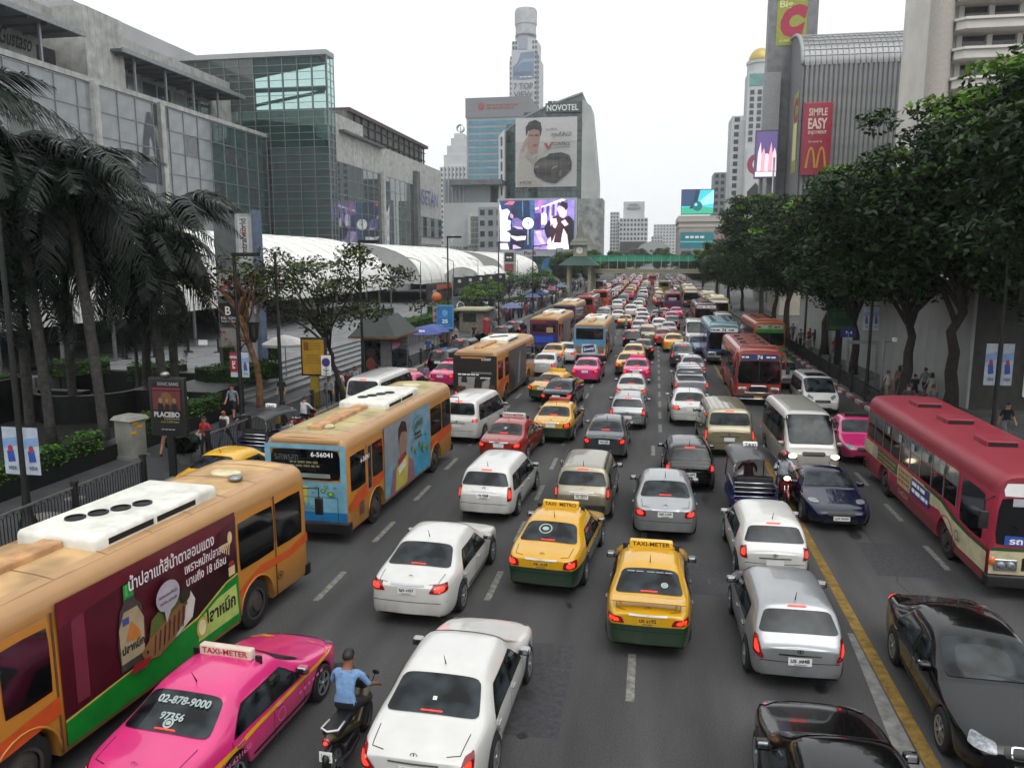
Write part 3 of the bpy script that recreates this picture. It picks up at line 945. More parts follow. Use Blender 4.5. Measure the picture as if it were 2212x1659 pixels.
 P.add('windscreen_post', MB().box(-.025, .025, f - .02, f + .022, zl, 2.38).mesh('windscreen_post', BLACK), None, 1)
 P.sk, P.dim = sk, dict(L=L, W=W, H=H, hw=hw, f=f, r=r)
 return P
def side_frame(P):      # flat picture on the bus's right flank: local X runs to the front
 d = P.dim
 return frame((d['hw'] + .016, 0, 0), (0, 1, 0), (0, 0, 1))
def rear_frame(P):
 d = P.dim
 return frame((0, d['r'] - .016, 0), (1, 0, 0), (0, 0, 1))
def front_frame(P, o=.03):
 d = P.dim
 return frame((0, d['f'] + o, 0), (-1, 0, 0), (0, 0, 1))
BUS_O = make_bus()
BUS_O_AD = make_bus(side_panes=[(3.55, 4.6), (2.2, 3.45), (-4.7, -3.72), (-3.2, -2.4)])
BUS_R = make_bus(L=10.6, H=2.95, W=2.4, style='red', wheels=(2.75, -2.75))
BUS_C = make_bus(L=9.4, H=3.0, W=2.35, style='orange', wheels=(2.6, -2.3))
for P_ in (BUS_O, BUS_O_AD):
 d_ = P_.dim
 ac_unit(P_, -1.0, 2.2, .80, d_['H'], AC_WHITE)
 P_.add('roof_duct', MB().rbox(-.2, .2, d_['r'] + .6, -1.0, d_['H'] - .02, d_['H'] + .12, .04).mesh('roof_duct', M('duct_tan', 'b98d62', .7, var=.15), 'auto'), None, 0)
 P_.add('roof_hatch', MB().ball((0, 3.6, d_['H']), .38, .26, .07, n=16).mesh('roof_hatch', AC_CREAM, True), None, 1)
 P_.add('roof_panel', P_.sk.patch('roof_panel', [(-.98, d_['r'] + .2, 4), (.98, d_['r'] + .2, 4), (.98, d_['f'] - .25, 4), (-.98, d_['f'] - .25, 4)], (0, 0, -1), BUS_ROOF, .006, (8, 6), None))
 for i_ in range(9):
  y_ = d_['r'] + .8 + i_ * 1.05
  P_.add('roof_seam', P_.sk.line('roof_seam', [(-.97, y_, 4), (.97, y_, 4)], (0, 0, -1), .02, M('seam_tan', '7c6240', .8), .012, step=.2), lod=2)
for i_, y_ in enumerate((-3.2, -.6, 2.2)):
 BUS_R.add('vent_gap_shade', MB().box(-.34, .34, y_ + .42, y_ + .43, 2.95, 3.05).mesh('vent_gap_shade', BLACK))  # thin black sheet painting the shade in the vent's mouth
 BUS_R.add('roof_vent', MB().rbox(-.38, .38, y_ - .42, y_ + .42, 2.93, 3.09, .03).mesh('roof_vent', PH, 'auto'))
for y_ in (-2.4, -.6, 1.2, 2.6):
 for x_ in (-.5, .5):
  BUS_C.add('roof_vent', MB().rbox(x_ - .16, x_ + .16, y_ - .14, y_ + .14, 2.98, 3.07, .03).mesh('roof_vent', BLACK, 'auto'), None, 1)
BUS_C.add('roof_bar', MB().tube([(-.95, 4.2, 2.9), (-.9, 4.0, 3.1), (.9, 4.0, 3.1), (.95, 4.2, 2.9)], .045, 8).mesh('roof_bar', PH, True), None, 1)
ORANGE = split_paint('livery_orange', [(0, 'a86420'), (.34, 'b87a2a'), (2.52, 'b08048'), (2.66, 'b0885a')], .45, .3)
ORANGE_B = M('stripe_vermilion', 'b8481a', .5, var=.08)
REDBUS = split_paint('livery_red', [(0, '8c1f35'), (.7, 'a3233f'), (2.46, '8a2434')], .55, .1)
CREAM = M('livery_cream', 'b9b08e', .5, var=.12)
BUSGREEN = M('livery_green', '1f4a22', .5)
# two-wheelers and three-wheelers
M_SEAT = M('seat_vinyl', '0e0e0f', .5)
W_MOTO = wheel_meshes(.27, .10, 6)
W_TUK = wheel_meshes(.22, .12, steel=True)
def make_moto(lit_front=False):
 P = Proto()
 for y in (.62, -.60):
  P.add('wheel', W_MOTO[0], Matrix.Translation((0, y, .27)), 0, [('rim', W_MOTO[1], Matrix.Identity(4))])
 # body shell: leg shield, floor tunnel and tail as one loft along the bike
 sec = [(-.78, .70, .06, .05), (-.62, .66, .12, .09), (-.30, .60, .15, .12), (-.02, .46, .13, .10), (.20, .38, .12, .06), (.34, .50, .17, .14), (.46, .74, .19, .18), (.52, .92, .12, .10)]
 rings = []
 for y, z, w, h in sec:
  rings.append([(w * math.cos(a), y, z + h * math.sin(a)) for a in (2 * math.pi * j / 12 for j in range(12))])
 P.add('body', MB().loft(rings).mesh('body', PH, 'auto'))
 P.add('seat', MB().rbox(-.14, .14, -.66, .05, .70, .80, .05).mesh('seat', M_SEAT, 'auto'))
 P.add('engine', MB().rbox(-.12, .14, -.40, .12, .22, .42, .05).tube([(.15, .0, .28), (.17, -.35, .26), (.18, -.75, .36)], [.03, .035, .055], 8).mesh('engine', M('engine_metal', '3a3a3c', .4, .7), 'auto'))
 P.add('front_fork', MB().tube([(.06, .62, .28), (.05, .48, .80)], .022, 6).tube([(-.06, .62, .28), (-.05, .48, .80)], .022, 6).mesh('front_fork', CHROME, True))
 P.add('front_mudguard', MB().tube([(0, .62 + .31 * math.cos(R(a)), .27 + .31 * math.sin(R(a))) for a in range(20, 171, 25)], [.03, .06, .065, .065, .065, .06, .03], 8).mesh('front_mudguard', PH, True))
 P.add('handlebar', MB().tube([(-.36, .34, 1.0), (-.2, .42, .98), (0, .46, .96), (.2, .42, .98), (.36, .34, 1.0)], .016, 6).rbox(-.14, .14, .38, .56, .88, 1.04, .05).mesh('handlebar', BLACK, 'auto'))
 for sx in (1, -1):
  P.add('wing_mirror', MB().tube([(sx * .24, .40, 1.0), (sx * .30, .38, 1.16)], .008, 5).ball((sx * .32, .37, 1.19), .06, .015, .045).mesh('wing_mirror', BLACK, True), None, 1)
 P.add('head_lamp', MB().ball((0, .57, .97), .10, .05, .07).mesh('head_lamp', LAMP_ON if lit_front else CLEAR_L, True))
 P.add('tail_lamp', MB().ball((0, -.80, .70), .07, .04, .06).mesh('tail_lamp', RED_L, True), None, 0, [('bulb', MB().ball((0, -.83, .69), .035, .025, .03).mesh('bulb', RED_ON, True), Matrix.Identity(4))])
 P.add('grab_rail', MB().tube([(-.12, -.42, .80), (-.13, -.68, .82), (0, -.76, .83), (.13, -.68, .82), (.12, -.42, .80)], .016, 6).mesh('grab_rail', M('grab_white', 'd0d0cc', .4), True), None, 1)
 P.add('number_plate', MB().box(-.10, .10, -.845, -.835, .40, .56).mesh('number_plate', PLATE), None, 1)
 P.add('rear_mudguard', MB().tube([(0, -.60 + .30 * math.cos(R(a)), .27 + .30 * math.sin(R(a))) for a in (60, 100, 140, 170)], [.05, .06, .06, .04], 8).mesh('rear_mudguard', BLACK, True), None, 1)
 return P
MOTO = make_moto()
MOTO_F = make_moto(True)
def make_tuktuk():
 P = Proto()
 TB = M('tuk_blue', '141c58', .35, coat=.6)
 P.add('wheel', W_TUK[0], Matrix.Translation((0, 1.25, .22)), 0, [('rim', W_TUK[1], Matrix.Identity(4))])
 for sx in (1, -1):
  P.add('wheel', W_TUK[0], Matrix.Translation((sx * .58, -.75, .22)), 0, [('rim', W_TUK[1], Matrix.Identity(4))])
 P.add('body', MB().rbox(-.68, .68, -1.25, .55, .32, .62, .06).rbox(-.66, -.56, -1.2, .3, .5, .95, .04).rbox(.56, .66, -1.2, .3, .5, .95, .04).mesh('body', TB, 'auto'))
 nose = [[(w * math.cos(a), y, .55 + h * math.sin(a)) for a in (2 * math.pi * j / 12 for j in range(12))] for y, w, h in ((.5, .5, .32), (.9, .42, .34), (1.3, .22, .30), (1.5, .08, .2))]
 P.add('nose', MB().loft(nose).mesh('nose', TB, 'auto'))
 P.add('seat', MB().rbox(-.55, .55, -.85, -.25, .62, .78, .06).rbox(-.55, .55, -1.02, -.82, .7, 1.2, .06).mesh('seat', M('tuk_seat', '1a1a1c', .6), 'auto'))
 P.add('driver_seat', MB().rbox(-.25, .25, .25, .65, .60, .75, .05).mesh('driver_seat', M_SEAT, 'auto'))
 for sx in (1, -1):
  P.add('canopy_post', MB().tube([(sx * .64, -1.2, .6), (sx * .64, -1.2, 1.55), (sx * .58, -1.15, 1.72)], .022, 6).tube([(sx * .60, 1.0, .7), (sx * .56, .85, 1.5), (sx * .52, .8, 1.75)], .022, 6).mesh('canopy_post', CHROME, True))
 arc = []
 for y, dz in ((-1.3, -.05), (-.6, .03), (.2, .03), (.95, -.06)):
  arc.append([(.70 * math.cos(R(a)), y, 1.62 + dz + .24 * math.sin(R(a))) for a in range(0, 181, 15)])
 P.add('canopy', MB().loft(arc, False, False).mesh('canopy', M('tuk_canopy', '17171a', .35, coat=.3), True))
 for k, (z0, z1) in enumerate(((.66, .70), (.80, .84), (.94, .98), (1.08, 1.12))):
  P.add('rail_bar', MB().tube([(-.62, -1.28, z0), (.62, -1.28, z0)], .02, 6).mesh('rail_bar', CHROME, True), None, 1)
 P.add('rear_panel', MB().box(-.62, .62, -1.27, -1.24, .34, .62).mesh('rear_panel', TB), None, 0)
 pr = Print()
 pr.rect(C('tuk_green', '2f8a2c'), -.42, .40, .42, .56)
 pr.text(C('tuk_ink', '0d2a10'), 'THAILAND', 0, .48, w=.74, h=.10)
 me = pr.b.mesh('sign_print', pr.mats)
 P.add('sign_print', me, frame((0, -1.275, 0), (1, 0, 0), (0, 0, 1)), 1)
 P.add('roof_sign', MB().rbox(-.22, .22, .1, .22, 1.84, 2.0, .03).mesh('roof_sign', WHITE, 'auto'), None, 0,
   [('lettering', Print().text(INK, 'TAXI', 0, 1.92, w=.32).b.mesh('lettering', INK), frame((0, .097, 0), (1, 0, 0), (0, 0, 1)))])
 for sx in (1, -1):
  P.add('tail_lamp', MB().ball((sx * .56, -1.28, .50), .06, .03, .05).mesh('tail_lamp', RED_L, True))
 return P
TUK = make_tuktuk()
# people: one continuous skinned body each, built from a posed skeleton
SK_S = M('slot_skin', '7d5540', .6)
SK_T = M('slot_shirt', 'aaaaaa', .8)
SK_P = M('slot_trousers', '333333', .85)
SK_L = M('slot_shin', '333333', .85)
SK_F = M('slot_shoes', '1a1a1a', .6)
HAIR = M('hair_black', '0d0b0a', .5, var=.2, scale=20)
def person_proto(J, fingers=True):
 """J: joint positions (metres, facing +Y)"""
 V, E, RAD, TAG = [], [], [], []
 def v(p, r):
  V.append(tuple(p))
  RAD.append(r)
  return len(V) - 1
 def e(a, b, t):
  E.append((a, b))
  TAG.append(t)
 pel = v(J['pelvis'], (.150, .115))
 bel = v((Vector(J['pelvis']) + Vector(J['chest'])) / 2, (.140, .105))
 che = v(J['chest'], (.165, .115))
 nb = v(J['neck'], (.062, .062))
 hd = v(J['head'], (.094, .108))
 up = (Vector(J['head']) - Vector(J['neck'])).normalized()
 ht = v(Vector(J['head']) + up * .09, (.070, .084))
 e(pel, bel, 1)
 e(bel, che, 1)
 e(che, nb, 1)
 e(nb, hd, 0)
 e(hd, ht, 0)
 for s in 'LR':
  sg = -1 if s == 'L' else 1
  sh = v(J['sh' + s], (.068, .066))
  el = v(J['el' + s], (.046, .046))
  wr = v(J['wr' + s], (.030, .030))
  d = (Vector(J['wr' + s]) - Vector(J['el' + s])).normalized()
  pm = v(Vector(J['wr' + s]) + d * .08, (.036, .022))
  e(che, sh, 1)
  e(sh, el, 1)
  e(el, wr, 0)
  e(wr, pm, 0)
  sdv = d.cross(Vector((0, 0, 1)))
  sdv = sdv.normalized() if sdv.length > .2 else Vector((0, 1, 0))
  if fingers:
   drop = Vector((0, 0, -1)) * .5 + d * .5 if abs(d.z) < .7 else d + Vector((0, .35, 0))
   drop.normalize()
   for i, (o, ln) in enumerate(((-.030, .062), (-.010, .072), (.010, .068), (.030, .052))):
    k = v(Vector(V[pm]) + sdv * o + d * .03, (.0095, .0095))
    t = v(Vector(V[pm]) + sdv * o + d * .045 + drop * ln, (.008, .008))
    e(pm, k, 0)
    e(k, t, 0)
   th = v(Vector(V[wr]) + d * .045 + sdv * (-.048), (.011, .011))
   t2 = v(Vector(V[wr]) + d * .085 + sdv * (-.066), (.009, .009))
   e(wr, th, 0)
   e(th, t2, 0)
  hp = v(J['hip' + s], (.098, .10))
  kn = v(J['kn' + s], (.062, .064))
  ca = v(Vector(J['kn' + s]) * .62 + Vector(J['an' + s]) * .38, (.054, .058))
  an = v(J['an' + s], (.038, .042))
  to = v(J['to' + s], (.040, .030))
  e(pel, hp, 2)
  e(hp, kn, 2)
  e(kn, ca, 3)
  e(ca, an, 3)
  e(an, to, 4)
 me = bpy.data.meshes.new('body')
 me.from_pydata(V, E, [])
 o = bpy.data.objects.new('body', me)
 COL.objects.link(o)
 md = o.modifiers.new('skin', 'SKIN')
 sd = o.modifiers.new('sub', 'SUBSURF')
 sd.levels = sd.render_levels = 1
 for i, s_ in enumerate(me.skin_vertices[0].data):
  s_.radius = RAD[i]
  s_.use_root = (i == 0)
 bpy.context.view_layer.update()
 out = bpy.data.meshes.new_from_object(o.evaluated_get(bpy.context.evaluated_depsgraph_get()))
 bpy.data.objects.remove(o)
 out.materials.clear()
 for m in (SK_S, SK_T, SK_P, SK_L, SK_F):
  out.materials.append(m)
 A = np.array([V[a] for a, b in E])
 D = np.array([V[b] for a, b in E]) - A
 L2 = (D * D).sum(1) + 1e-9
 RA = np.array([sum(RAD[a]) / 2 for a, b in E])
 RB = np.array([sum(RAD[b]) / 2 for a, b in E])
 idx = []
 for p in out.polygons:
  c = np.array(p.center)
  t = np.clip(((c - A) * D).sum(1) / L2, 0, 1)
  dd = ((A + D * t[:, None] - c) ** 2).sum(1)
  rr = RA + (RB - RA) * t
  k = int((np.sqrt(dd) - rr).argmin())
  tg = TAG[k]
  if tg in (1, 2) and abs(c[0]) < .2 and abs(c[2] - V[pel][2]) < .16:
   tg = 1 if c[2] > V[pel][2] + .03 else 2
  if tg == 1 and E[k][1] == nb and t[k] > .8:
   tg = 0
  idx.append(tg)
 out.polygons.foreach_set('material_index', idx)
 out.polygons.foreach_set('use_smooth', [True] * len(idx))
 out.name = 'body'
 P = Proto()
 P.add('body', out)
 P.J = J
 P.up = up
 return P
def joints(stride=.0, lean=.0, armsw=.0, bend=.0):
 pz = .90 - abs(stride) * .10
 J = dict(pelvis=(0, 0, pz), chest=(0, lean * .5, pz + .33), neck=(0, lean, pz + .53), head=(0, lean + .03, pz + .645))
 for s, g in (('L', -1), ('R', 1)):
  st = stride * g
  J['hip' + s] = (g * .085, 0, pz - .04)
  J['kn' + s] = (g * .095, st * .22 + .05 * (st > 0) - .02 * (st < 0), .49 - abs(stride) * .04)
  J['an' + s] = (g * .095, st * .40 - (.06 if st < 0 else 0), .09 + (.07 if st < 0 else 0))
  J['to' + s] = (g * .105, st * .40 + .15 - (.06 if st < 0 else 0), .035 + (.01 if st < 0 else 0))
  J['sh' + s] = (g * .175, lean * .9, pz + .47)
  a = -armsw * g
  J['el' + s] = (g * .225, lean * .9 + a * .10 - .02, pz + .20)
  J['wr' + s] = (g * .225, lean * .9 + a * .26 + .06 + bend * .15, pz - .02 + bend * .16 + max(0, a) * .05)
 return J
def ride_joints(seat=.82, lean=.16):
 J = dict(pelvis=(0, -.12, seat + .08), chest=(0, -.12 + lean * .5, seat + .41), neck=(0, -.12 + lean, seat + .60), head=(0, -.08 + lean, seat + .73))
 for s, g in (('L', -1), ('R', 1)):
  J['hip' + s] = (g * .10, -.08, seat + .05)
  J['kn' + s] = (g * .20, .34, seat - .10)
  J['an' + s] = (g * .19, .16, .38)
  J['to' + s] = (g * .20, .32, .33)
  J['sh' + s] = (g * .18, -.12 + lean * .9, seat + .54)
  J['el' + s] = (g * .30, .12, seat + .30)
  J['wr' + s] = (g * .33, .30, 1.03)
 return J
WALK = person_proto(joints(.8, .03, .8))
WALK2 = person_proto(joints(-.6, .03, -.7, .2))
STAND = person_proto(joints(.12, .0, .1, .15))
CARRY = person_proto(joints(.45, .04, .2, 1.0))
RIDE = person_proto(ride_joints())
RIDE_UP = person_proto(ride_joints(lean=.08))
def hair_mesh(long_):
 b = MB()
 rings = []
 for i in range(7):
  t = R(-14 + 104 * i / 6)
  rr = math.cos(t)
  rings.append([(.093 * rr * math.cos(a), -.012 + .112 * rr * math.sin(a), .02 + .105 * math.sin(t) + (.055 * max(0, math.sin(a)) * (1 - i / 6))) for a in (2 * math.pi * j / 14 for j in range(14))])
 b.loft(rings, True, True)
 if long_:
  rings = [[(w * math.cos(a), y + .05 * math.sin(a), z) for a in (2 * math.pi * j / 12 for j in range(12))] for z, y, w in ((.04, -.05, .09), (-.06, -.06, .10), (-.16, -.075, .105), (-.26, -.08, .07))]
  b.loft(rings)
 return b.mesh('hair', HAIR, True)
HAIR_S, HAIR_LG = hair_mesh(False), hair_mesh(True)
def helmet_mesh(mat):
 b = MB()
 rings = []
 for i in range(8):
  t = R(-35 + 125 * i / 7)
  rings.append([(.125 * math.cos(t) * math.cos(a), -.005 + .14 * math.cos(t) * math.sin(a), .02 + .135 * math.sin(t)) for a in (2 * math.pi * j / 16 for j in range(16))])
 b.loft(rings, True, True)
 k = [[(.13 * math.cos(R(a)), .14 * math.sin(R(a)) + .0, z) for a in range(25, 156, 13)] for z in (-.07, .03)]
 b.loft(k, False, False, 1)
 return b.mesh('helmet', [mat, GLASS], True)
CAP = MB()
CAP.loft([[(.100 * math.cos(R(t)) * math.cos(a), .118 * math.cos(R(t)) * math.sin(a), .035 + .105 * math.sin(R(t))) for a in (2 * math.pi * j / 14 for j in range(14))] for t in (0, 25, 50, 75, 89)])
CAP.rbox(-.07, .07, .09, .19, .035, .05, .006)
FACE = MB()
for sx_ in (-1, 1):
 FACE.ball((sx_ * .033, .098, .005), .014, .008, .008)
 FACE.box(sx_ * .033 - .018, sx_ * .033 + .018, .094, .102, .022, .028)
 FACE.ball((sx_ * .092, 0, -.01), .012, .022, .032, 1)
FACE.box(-.024, .024, .090, .101, -.052, -.044)
FACE.ball((0, .106, -.018), .013, .02, .022, 1)
FACE_ME = FACE.mesh('face', [HAIR, SK_S], True)
SKINS = [M('skin_a', '9a6a4e', .55), M('skin_b', '7d5238', .55), M('skin_c', 'b08468', .55)]
_cl = {}
def cloth(h):
 return M('cloth_' + h, h, .85, var=.15, scale=8)
def person(label, loc, rz, proto=None, shirt='c8c8c4', trousers='22242c', shin=None, shoes='1a1a1a', skin=0, hair='s', sc=1.0, group=None, helmet=None, cat='person', lod=1):
 P = proto or WALK
 r = thing('person', label, cat, loc, rz, group)
 r.scale = (sc, sc, sc)
 S = SKINS[skin % 3]
 o = obj('body', P.parts[0][1], r)
 over_mats(o, {SK_S: S, SK_T: cloth(shirt), SK_P: cloth(trousers), SK_L: S if shin == 'skin' else cloth(shin or trousers), SK_F: cloth(shoes)})
 hm = Matrix.Translation(Vector(P.J['head']) + Vector((0, 0, .015)))
 if helmet:
  obj('helmet', helmet_mesh(M('helmet_' + helmet, helmet, .25, coat=.8)), r, mat=hm)
 elif hair == 'cap':
  obj('hair', HAIR_S, r, mat=hm)
  obj('cap', CAP.mesh('cap', cloth('c9ccd0'), True), r, mat=hm)
 elif hair != 'bald':
  obj('hair', HAIR_LG if hair == 'l' else HAIR_S, r, mat=hm)
 if lod:
  fo = obj('face', FACE_ME, r, mat=hm)
  over_mats(fo, {SK_S: S})
 return r
def bag(parent, mat, loc, s=(.14, .06, .18)):
 b = MB().rbox(-s[0], s[0], -s[1], s[1], -s[2], s[2], .04)
 return b.build('bag', mat, parent, 'auto', loc)
# trees, palms, hedges
def leaf_mat(name, c1, c2, rough=.45):
 if name in MATS:
  return MATS[name]
 m = bpy.data.materials.new(name)
 MATS[name] = m
 m.use_nodes = True
 t = m.node_tree
 b = t.nodes['Principled BSDF']
 out = t.nodes['Material Output']
 tc = t.nodes.new('ShaderNodeTexCoord')
 n = t.nodes.new('ShaderNodeTexNoise')
 n.inputs['Scale'].default_value = 1.6
 n.inputs['Detail'].default_value = 1
 t.links.new(tc.outputs['Object'], n.inputs['Vector'])
 r = t.nodes.new('ShaderNodeValToRGB')
 r.color_ramp.elements[0].position = .35
 r.color_ramp.elements[1].position = .65
 r.color_ramp.elements[0].color = (*lin(c1), 1)
 r.color_ramp.elements[1].color = (*lin(c2), 1)
 t.links.new(n.outputs['Fac'], r.inputs['Fac'])
 t.links.new(r.outputs['Color'], b.inputs['Base Color'])
 b.inputs['Roughness'].default_value = rough
 b.inputs['Specular IOR Level'].default_value = .35
 tr = t.nodes.new('ShaderNodeBsdfTranslucent')
 t.links.new(r.outputs['Color'], tr.inputs['Color'])
 mx = t.nodes.new('ShaderNodeMixShader')
 mx.inputs['Fac'].default_value = .22
 t.links.new(b.outputs[0], mx.inputs[1])
 t.links.new(tr.outputs[0], mx.inputs[2])
 t.links.new(mx.outputs[0], out.inputs['Surface'])
 return m
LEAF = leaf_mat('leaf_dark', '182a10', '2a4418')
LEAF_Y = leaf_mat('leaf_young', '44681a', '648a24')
LEAF_P = leaf_mat('palm_leaf', '0f1a12', '1b2a1c', .35)
LEAF_O = leaf_mat('leaf_olive', '20280e', '343e16')
LEAF_OY = leaf_mat('leaf_olive_pale', '3a4a14', '56661e')
LEAF_H = leaf_mat('hedge_leaf', '2c5212', '4a7a1c')
LEAF_HD = leaf_mat('hedge_leaf_dark', '16240e', '243a14')
BARK = M('bark', '2e2822', .9, var=.3, scale=6, bump=.6, bscale=18)
BARK_P = M('palm_bark', '3a3936', .9, var=.25, scale=5, bump=.4, bscale=12)
BARK_B = M('bark_brown', '6a4a30', .9, var=.35, scale=3, bump=.5, bscale=14)
def leaf_arrays(centers, normals, size, rs, aspect=.42, droop=.35):
 """one folded leaf (two quads) for each centre"""
 n = len(centers)
 d = rs.normal(size=(n, 3))
 d[:, 2] = d[:, 2] * .5 - droop
 d /= np.linalg.norm(d, axis=1)[:, None]
 nn = normals + rs.normal(size=(n, 3)) * .55
 sd = np.cross(d, nn)
 sd /= np.linalg.norm(sd, axis=1)[:, None] + 1e-6
 up = np.cross(sd, d)
 L = (size * rs.uniform(.7, 1.3, n))[:, None]
 a = centers - d * L * .5
 c = centers + d * L * .5
 b = centers + sd * L * aspect * .5 + up * L * .10
 e = centers - sd * L * aspect * .5 + up * L * .10
 return np.stack([a, b, c, e], 1).reshape(-1, 3)
def crown_mesh(seed, rx, ry, rz, clumps, per, leaf, young=.18, hollow=.35, flat=.55, cl_r=(.8, 1.4), skirt=.25, aspect=.42, mats=None):
 rs = np.random.RandomState(seed)
 V, MI = [], []
 cs = []
 while len(cs) < clumps:
  p = rs.normal(size=3)
  p /= np.linalg.norm(p)
  r = (hollow + (1 - hollow) * rs.rand() ** .45)
  w = 1 + .22 * math.sin(3 * math.atan2(p[1], p[0]) + seed) + .12 * math.sin(5 * math.atan2(p[1], p[0]) + 2 * seed)
  q = p * r * np.array([rx * w, ry * w, rz])
  if q[2] < -rz * skirt - .2 * rz * rs.rand():
   continue
  cs.append(q)
 for q in cs:
  rr = rs.uniform(*cl_r)
  n = int(per * rr * rr)
  g = rs.normal(size=(n, 3))
  g /= np.linalg.norm(g, axis=1)[:, None]
  rad = rs.rand(n) ** .5
  pts = q + g * rad[:, None] * rr * np.array([1, 1, flat])
  pts[:, 2] -= .18 * rr * (rad ** 2)
  nrm = g * .6 + np.array([0, 0, .9])
  V.append(leaf_arrays(pts, nrm, leaf, rs, aspect))
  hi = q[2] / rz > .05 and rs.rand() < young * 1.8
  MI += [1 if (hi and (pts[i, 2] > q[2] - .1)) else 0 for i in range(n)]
 V = np.concatenate(V)
 n = len(V) // 4
 me = bpy.data.meshes.new('crown')
 me.vertices.add(len(V))
 me.vertices.foreach_set('co', V.ravel())
 me.loops.add(n * 4)
 me.loops.foreach_set('vertex_index', np.arange(n * 4))
 me.polygons.add(n)
 me.polygons.foreach_set('loop_start', np.arange(n) * 4)
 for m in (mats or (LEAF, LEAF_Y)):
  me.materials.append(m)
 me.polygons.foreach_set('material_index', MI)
 me.update()
 return me, cs
def trunk_mesh(seed, h, r0, cs, cz, bark=None, lean=(0, 0), fork=.55):
 rs = random.Random(seed)
 b = MB()
 n = 7
 path = [(lean[0] * (i / n) ** 1.5 + rs.uniform(-.05, .05) * i, lean[1] * (i / n) ** 1.5 + rs.uniform(-.05, .05) * i, h * i / n) for i in range(n + 1)]
 b.tube(path, [r0 * (1.25 if i == 0 else 1 - .55 * i / n) for i in range(n + 1)], 10)
 sel = sorted(cs, key=lambda q: rs.random())[:16]
 for q in sel:
  k = rs.uniform(fork, .98)
  i = k * n
  i0 = min(int(i), n - 1)
  p = Vector(path[i0]).lerp(Vector(path[i0 + 1]), i - i0)
  e = Vector((q[0] * .9 + lean[0], q[1] * .9 + lean[1], cz + q[2] * .9))
  m1 = p.lerp(e, .45) + Vector((rs.uniform(-.3, .3), rs.uniform(-.3, .3), rs.uniform(.1, .7)))
  b.tube([p, p.lerp(m1, .5) + Vector((0, 0, .12)), m1, m1.lerp(e, .6), e], [r0 * .42, r0 * .34, r0 * .24, r0 * .13, r0 * .05], 6)
 return b.mesh('trunk', bark or BARK, True)
def tree(name, label, loc, h, crown, cz, seed, rz=0.0, sc=1.0, r0=.24, bark=None, lean=(0, 0), group=None, fork=.55):
 me, cs = crown
 t = thing(name, label, 'tree', loc, rz, group)
 t.scale = (sc, sc, sc)
 obj('trunk', trunk_mesh(seed, h, r0, cs, cz, bark, lean, fork), t)
 obj('crown', me, t, (lean[0], lean[1], cz))
 return t
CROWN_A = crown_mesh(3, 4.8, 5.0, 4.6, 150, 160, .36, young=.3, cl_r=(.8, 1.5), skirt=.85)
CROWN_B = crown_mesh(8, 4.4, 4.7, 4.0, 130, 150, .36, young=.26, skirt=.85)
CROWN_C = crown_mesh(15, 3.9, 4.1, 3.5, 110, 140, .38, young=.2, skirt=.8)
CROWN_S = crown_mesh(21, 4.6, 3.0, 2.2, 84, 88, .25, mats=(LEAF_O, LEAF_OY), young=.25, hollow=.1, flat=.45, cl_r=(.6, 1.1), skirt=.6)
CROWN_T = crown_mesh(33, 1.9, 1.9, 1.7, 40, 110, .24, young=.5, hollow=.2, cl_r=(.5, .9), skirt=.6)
# palms
def frond_mesh(seed, L=3.6, arch=1.9):
 rs = random.Random(seed)
 b = MB()
 n = 26
 rach = []
 for i in range(n + 1):
  t = i / n
  rach.append(Vector((0, L * (t - .22 * t * t), .95 * t * L * .5 - arch * t * t * L * .42)))
 b.tube(rach[::3], [.05 * (1 - .8 * k / (n // 3)) for k in range(len(rach[::3]))], 5)
 for i in range(2, n):
  for k in range(2):
   t = (i + k * .5) / n
   p = rach[i].lerp(rach[min(i + 1, n)], k * .5)
   d = (rach[min(i + 1, n)] - rach[i - 1]).normalized()
   ln = L * .24 * math.sin(math.pi * min(1, .12 + t * .9)) ** .6 + .1
   for sx in (1, -1):
    dirv = (Vector((sx, 0, 0)) * rs.uniform(.75, 1) + d * .45 + Vector((0, 0, rs.uniform(-.75, .05)))).normalized()
    w = d * .042
    e1 = p + dirv * ln * .55
    e2 = p + dirv * ln + Vector((0, 0, -ln * .38))
    b.face([p - w, p + w, e1 + w, e1 - w])
    b.face([e1 - w, e1 + w, e2])
 return b.mesh('frond', LEAF_P)
FRONDS = [frond_mesh(i, 4.6 + .35 * i, 1.6 + .4 * i) for i in range(3)]
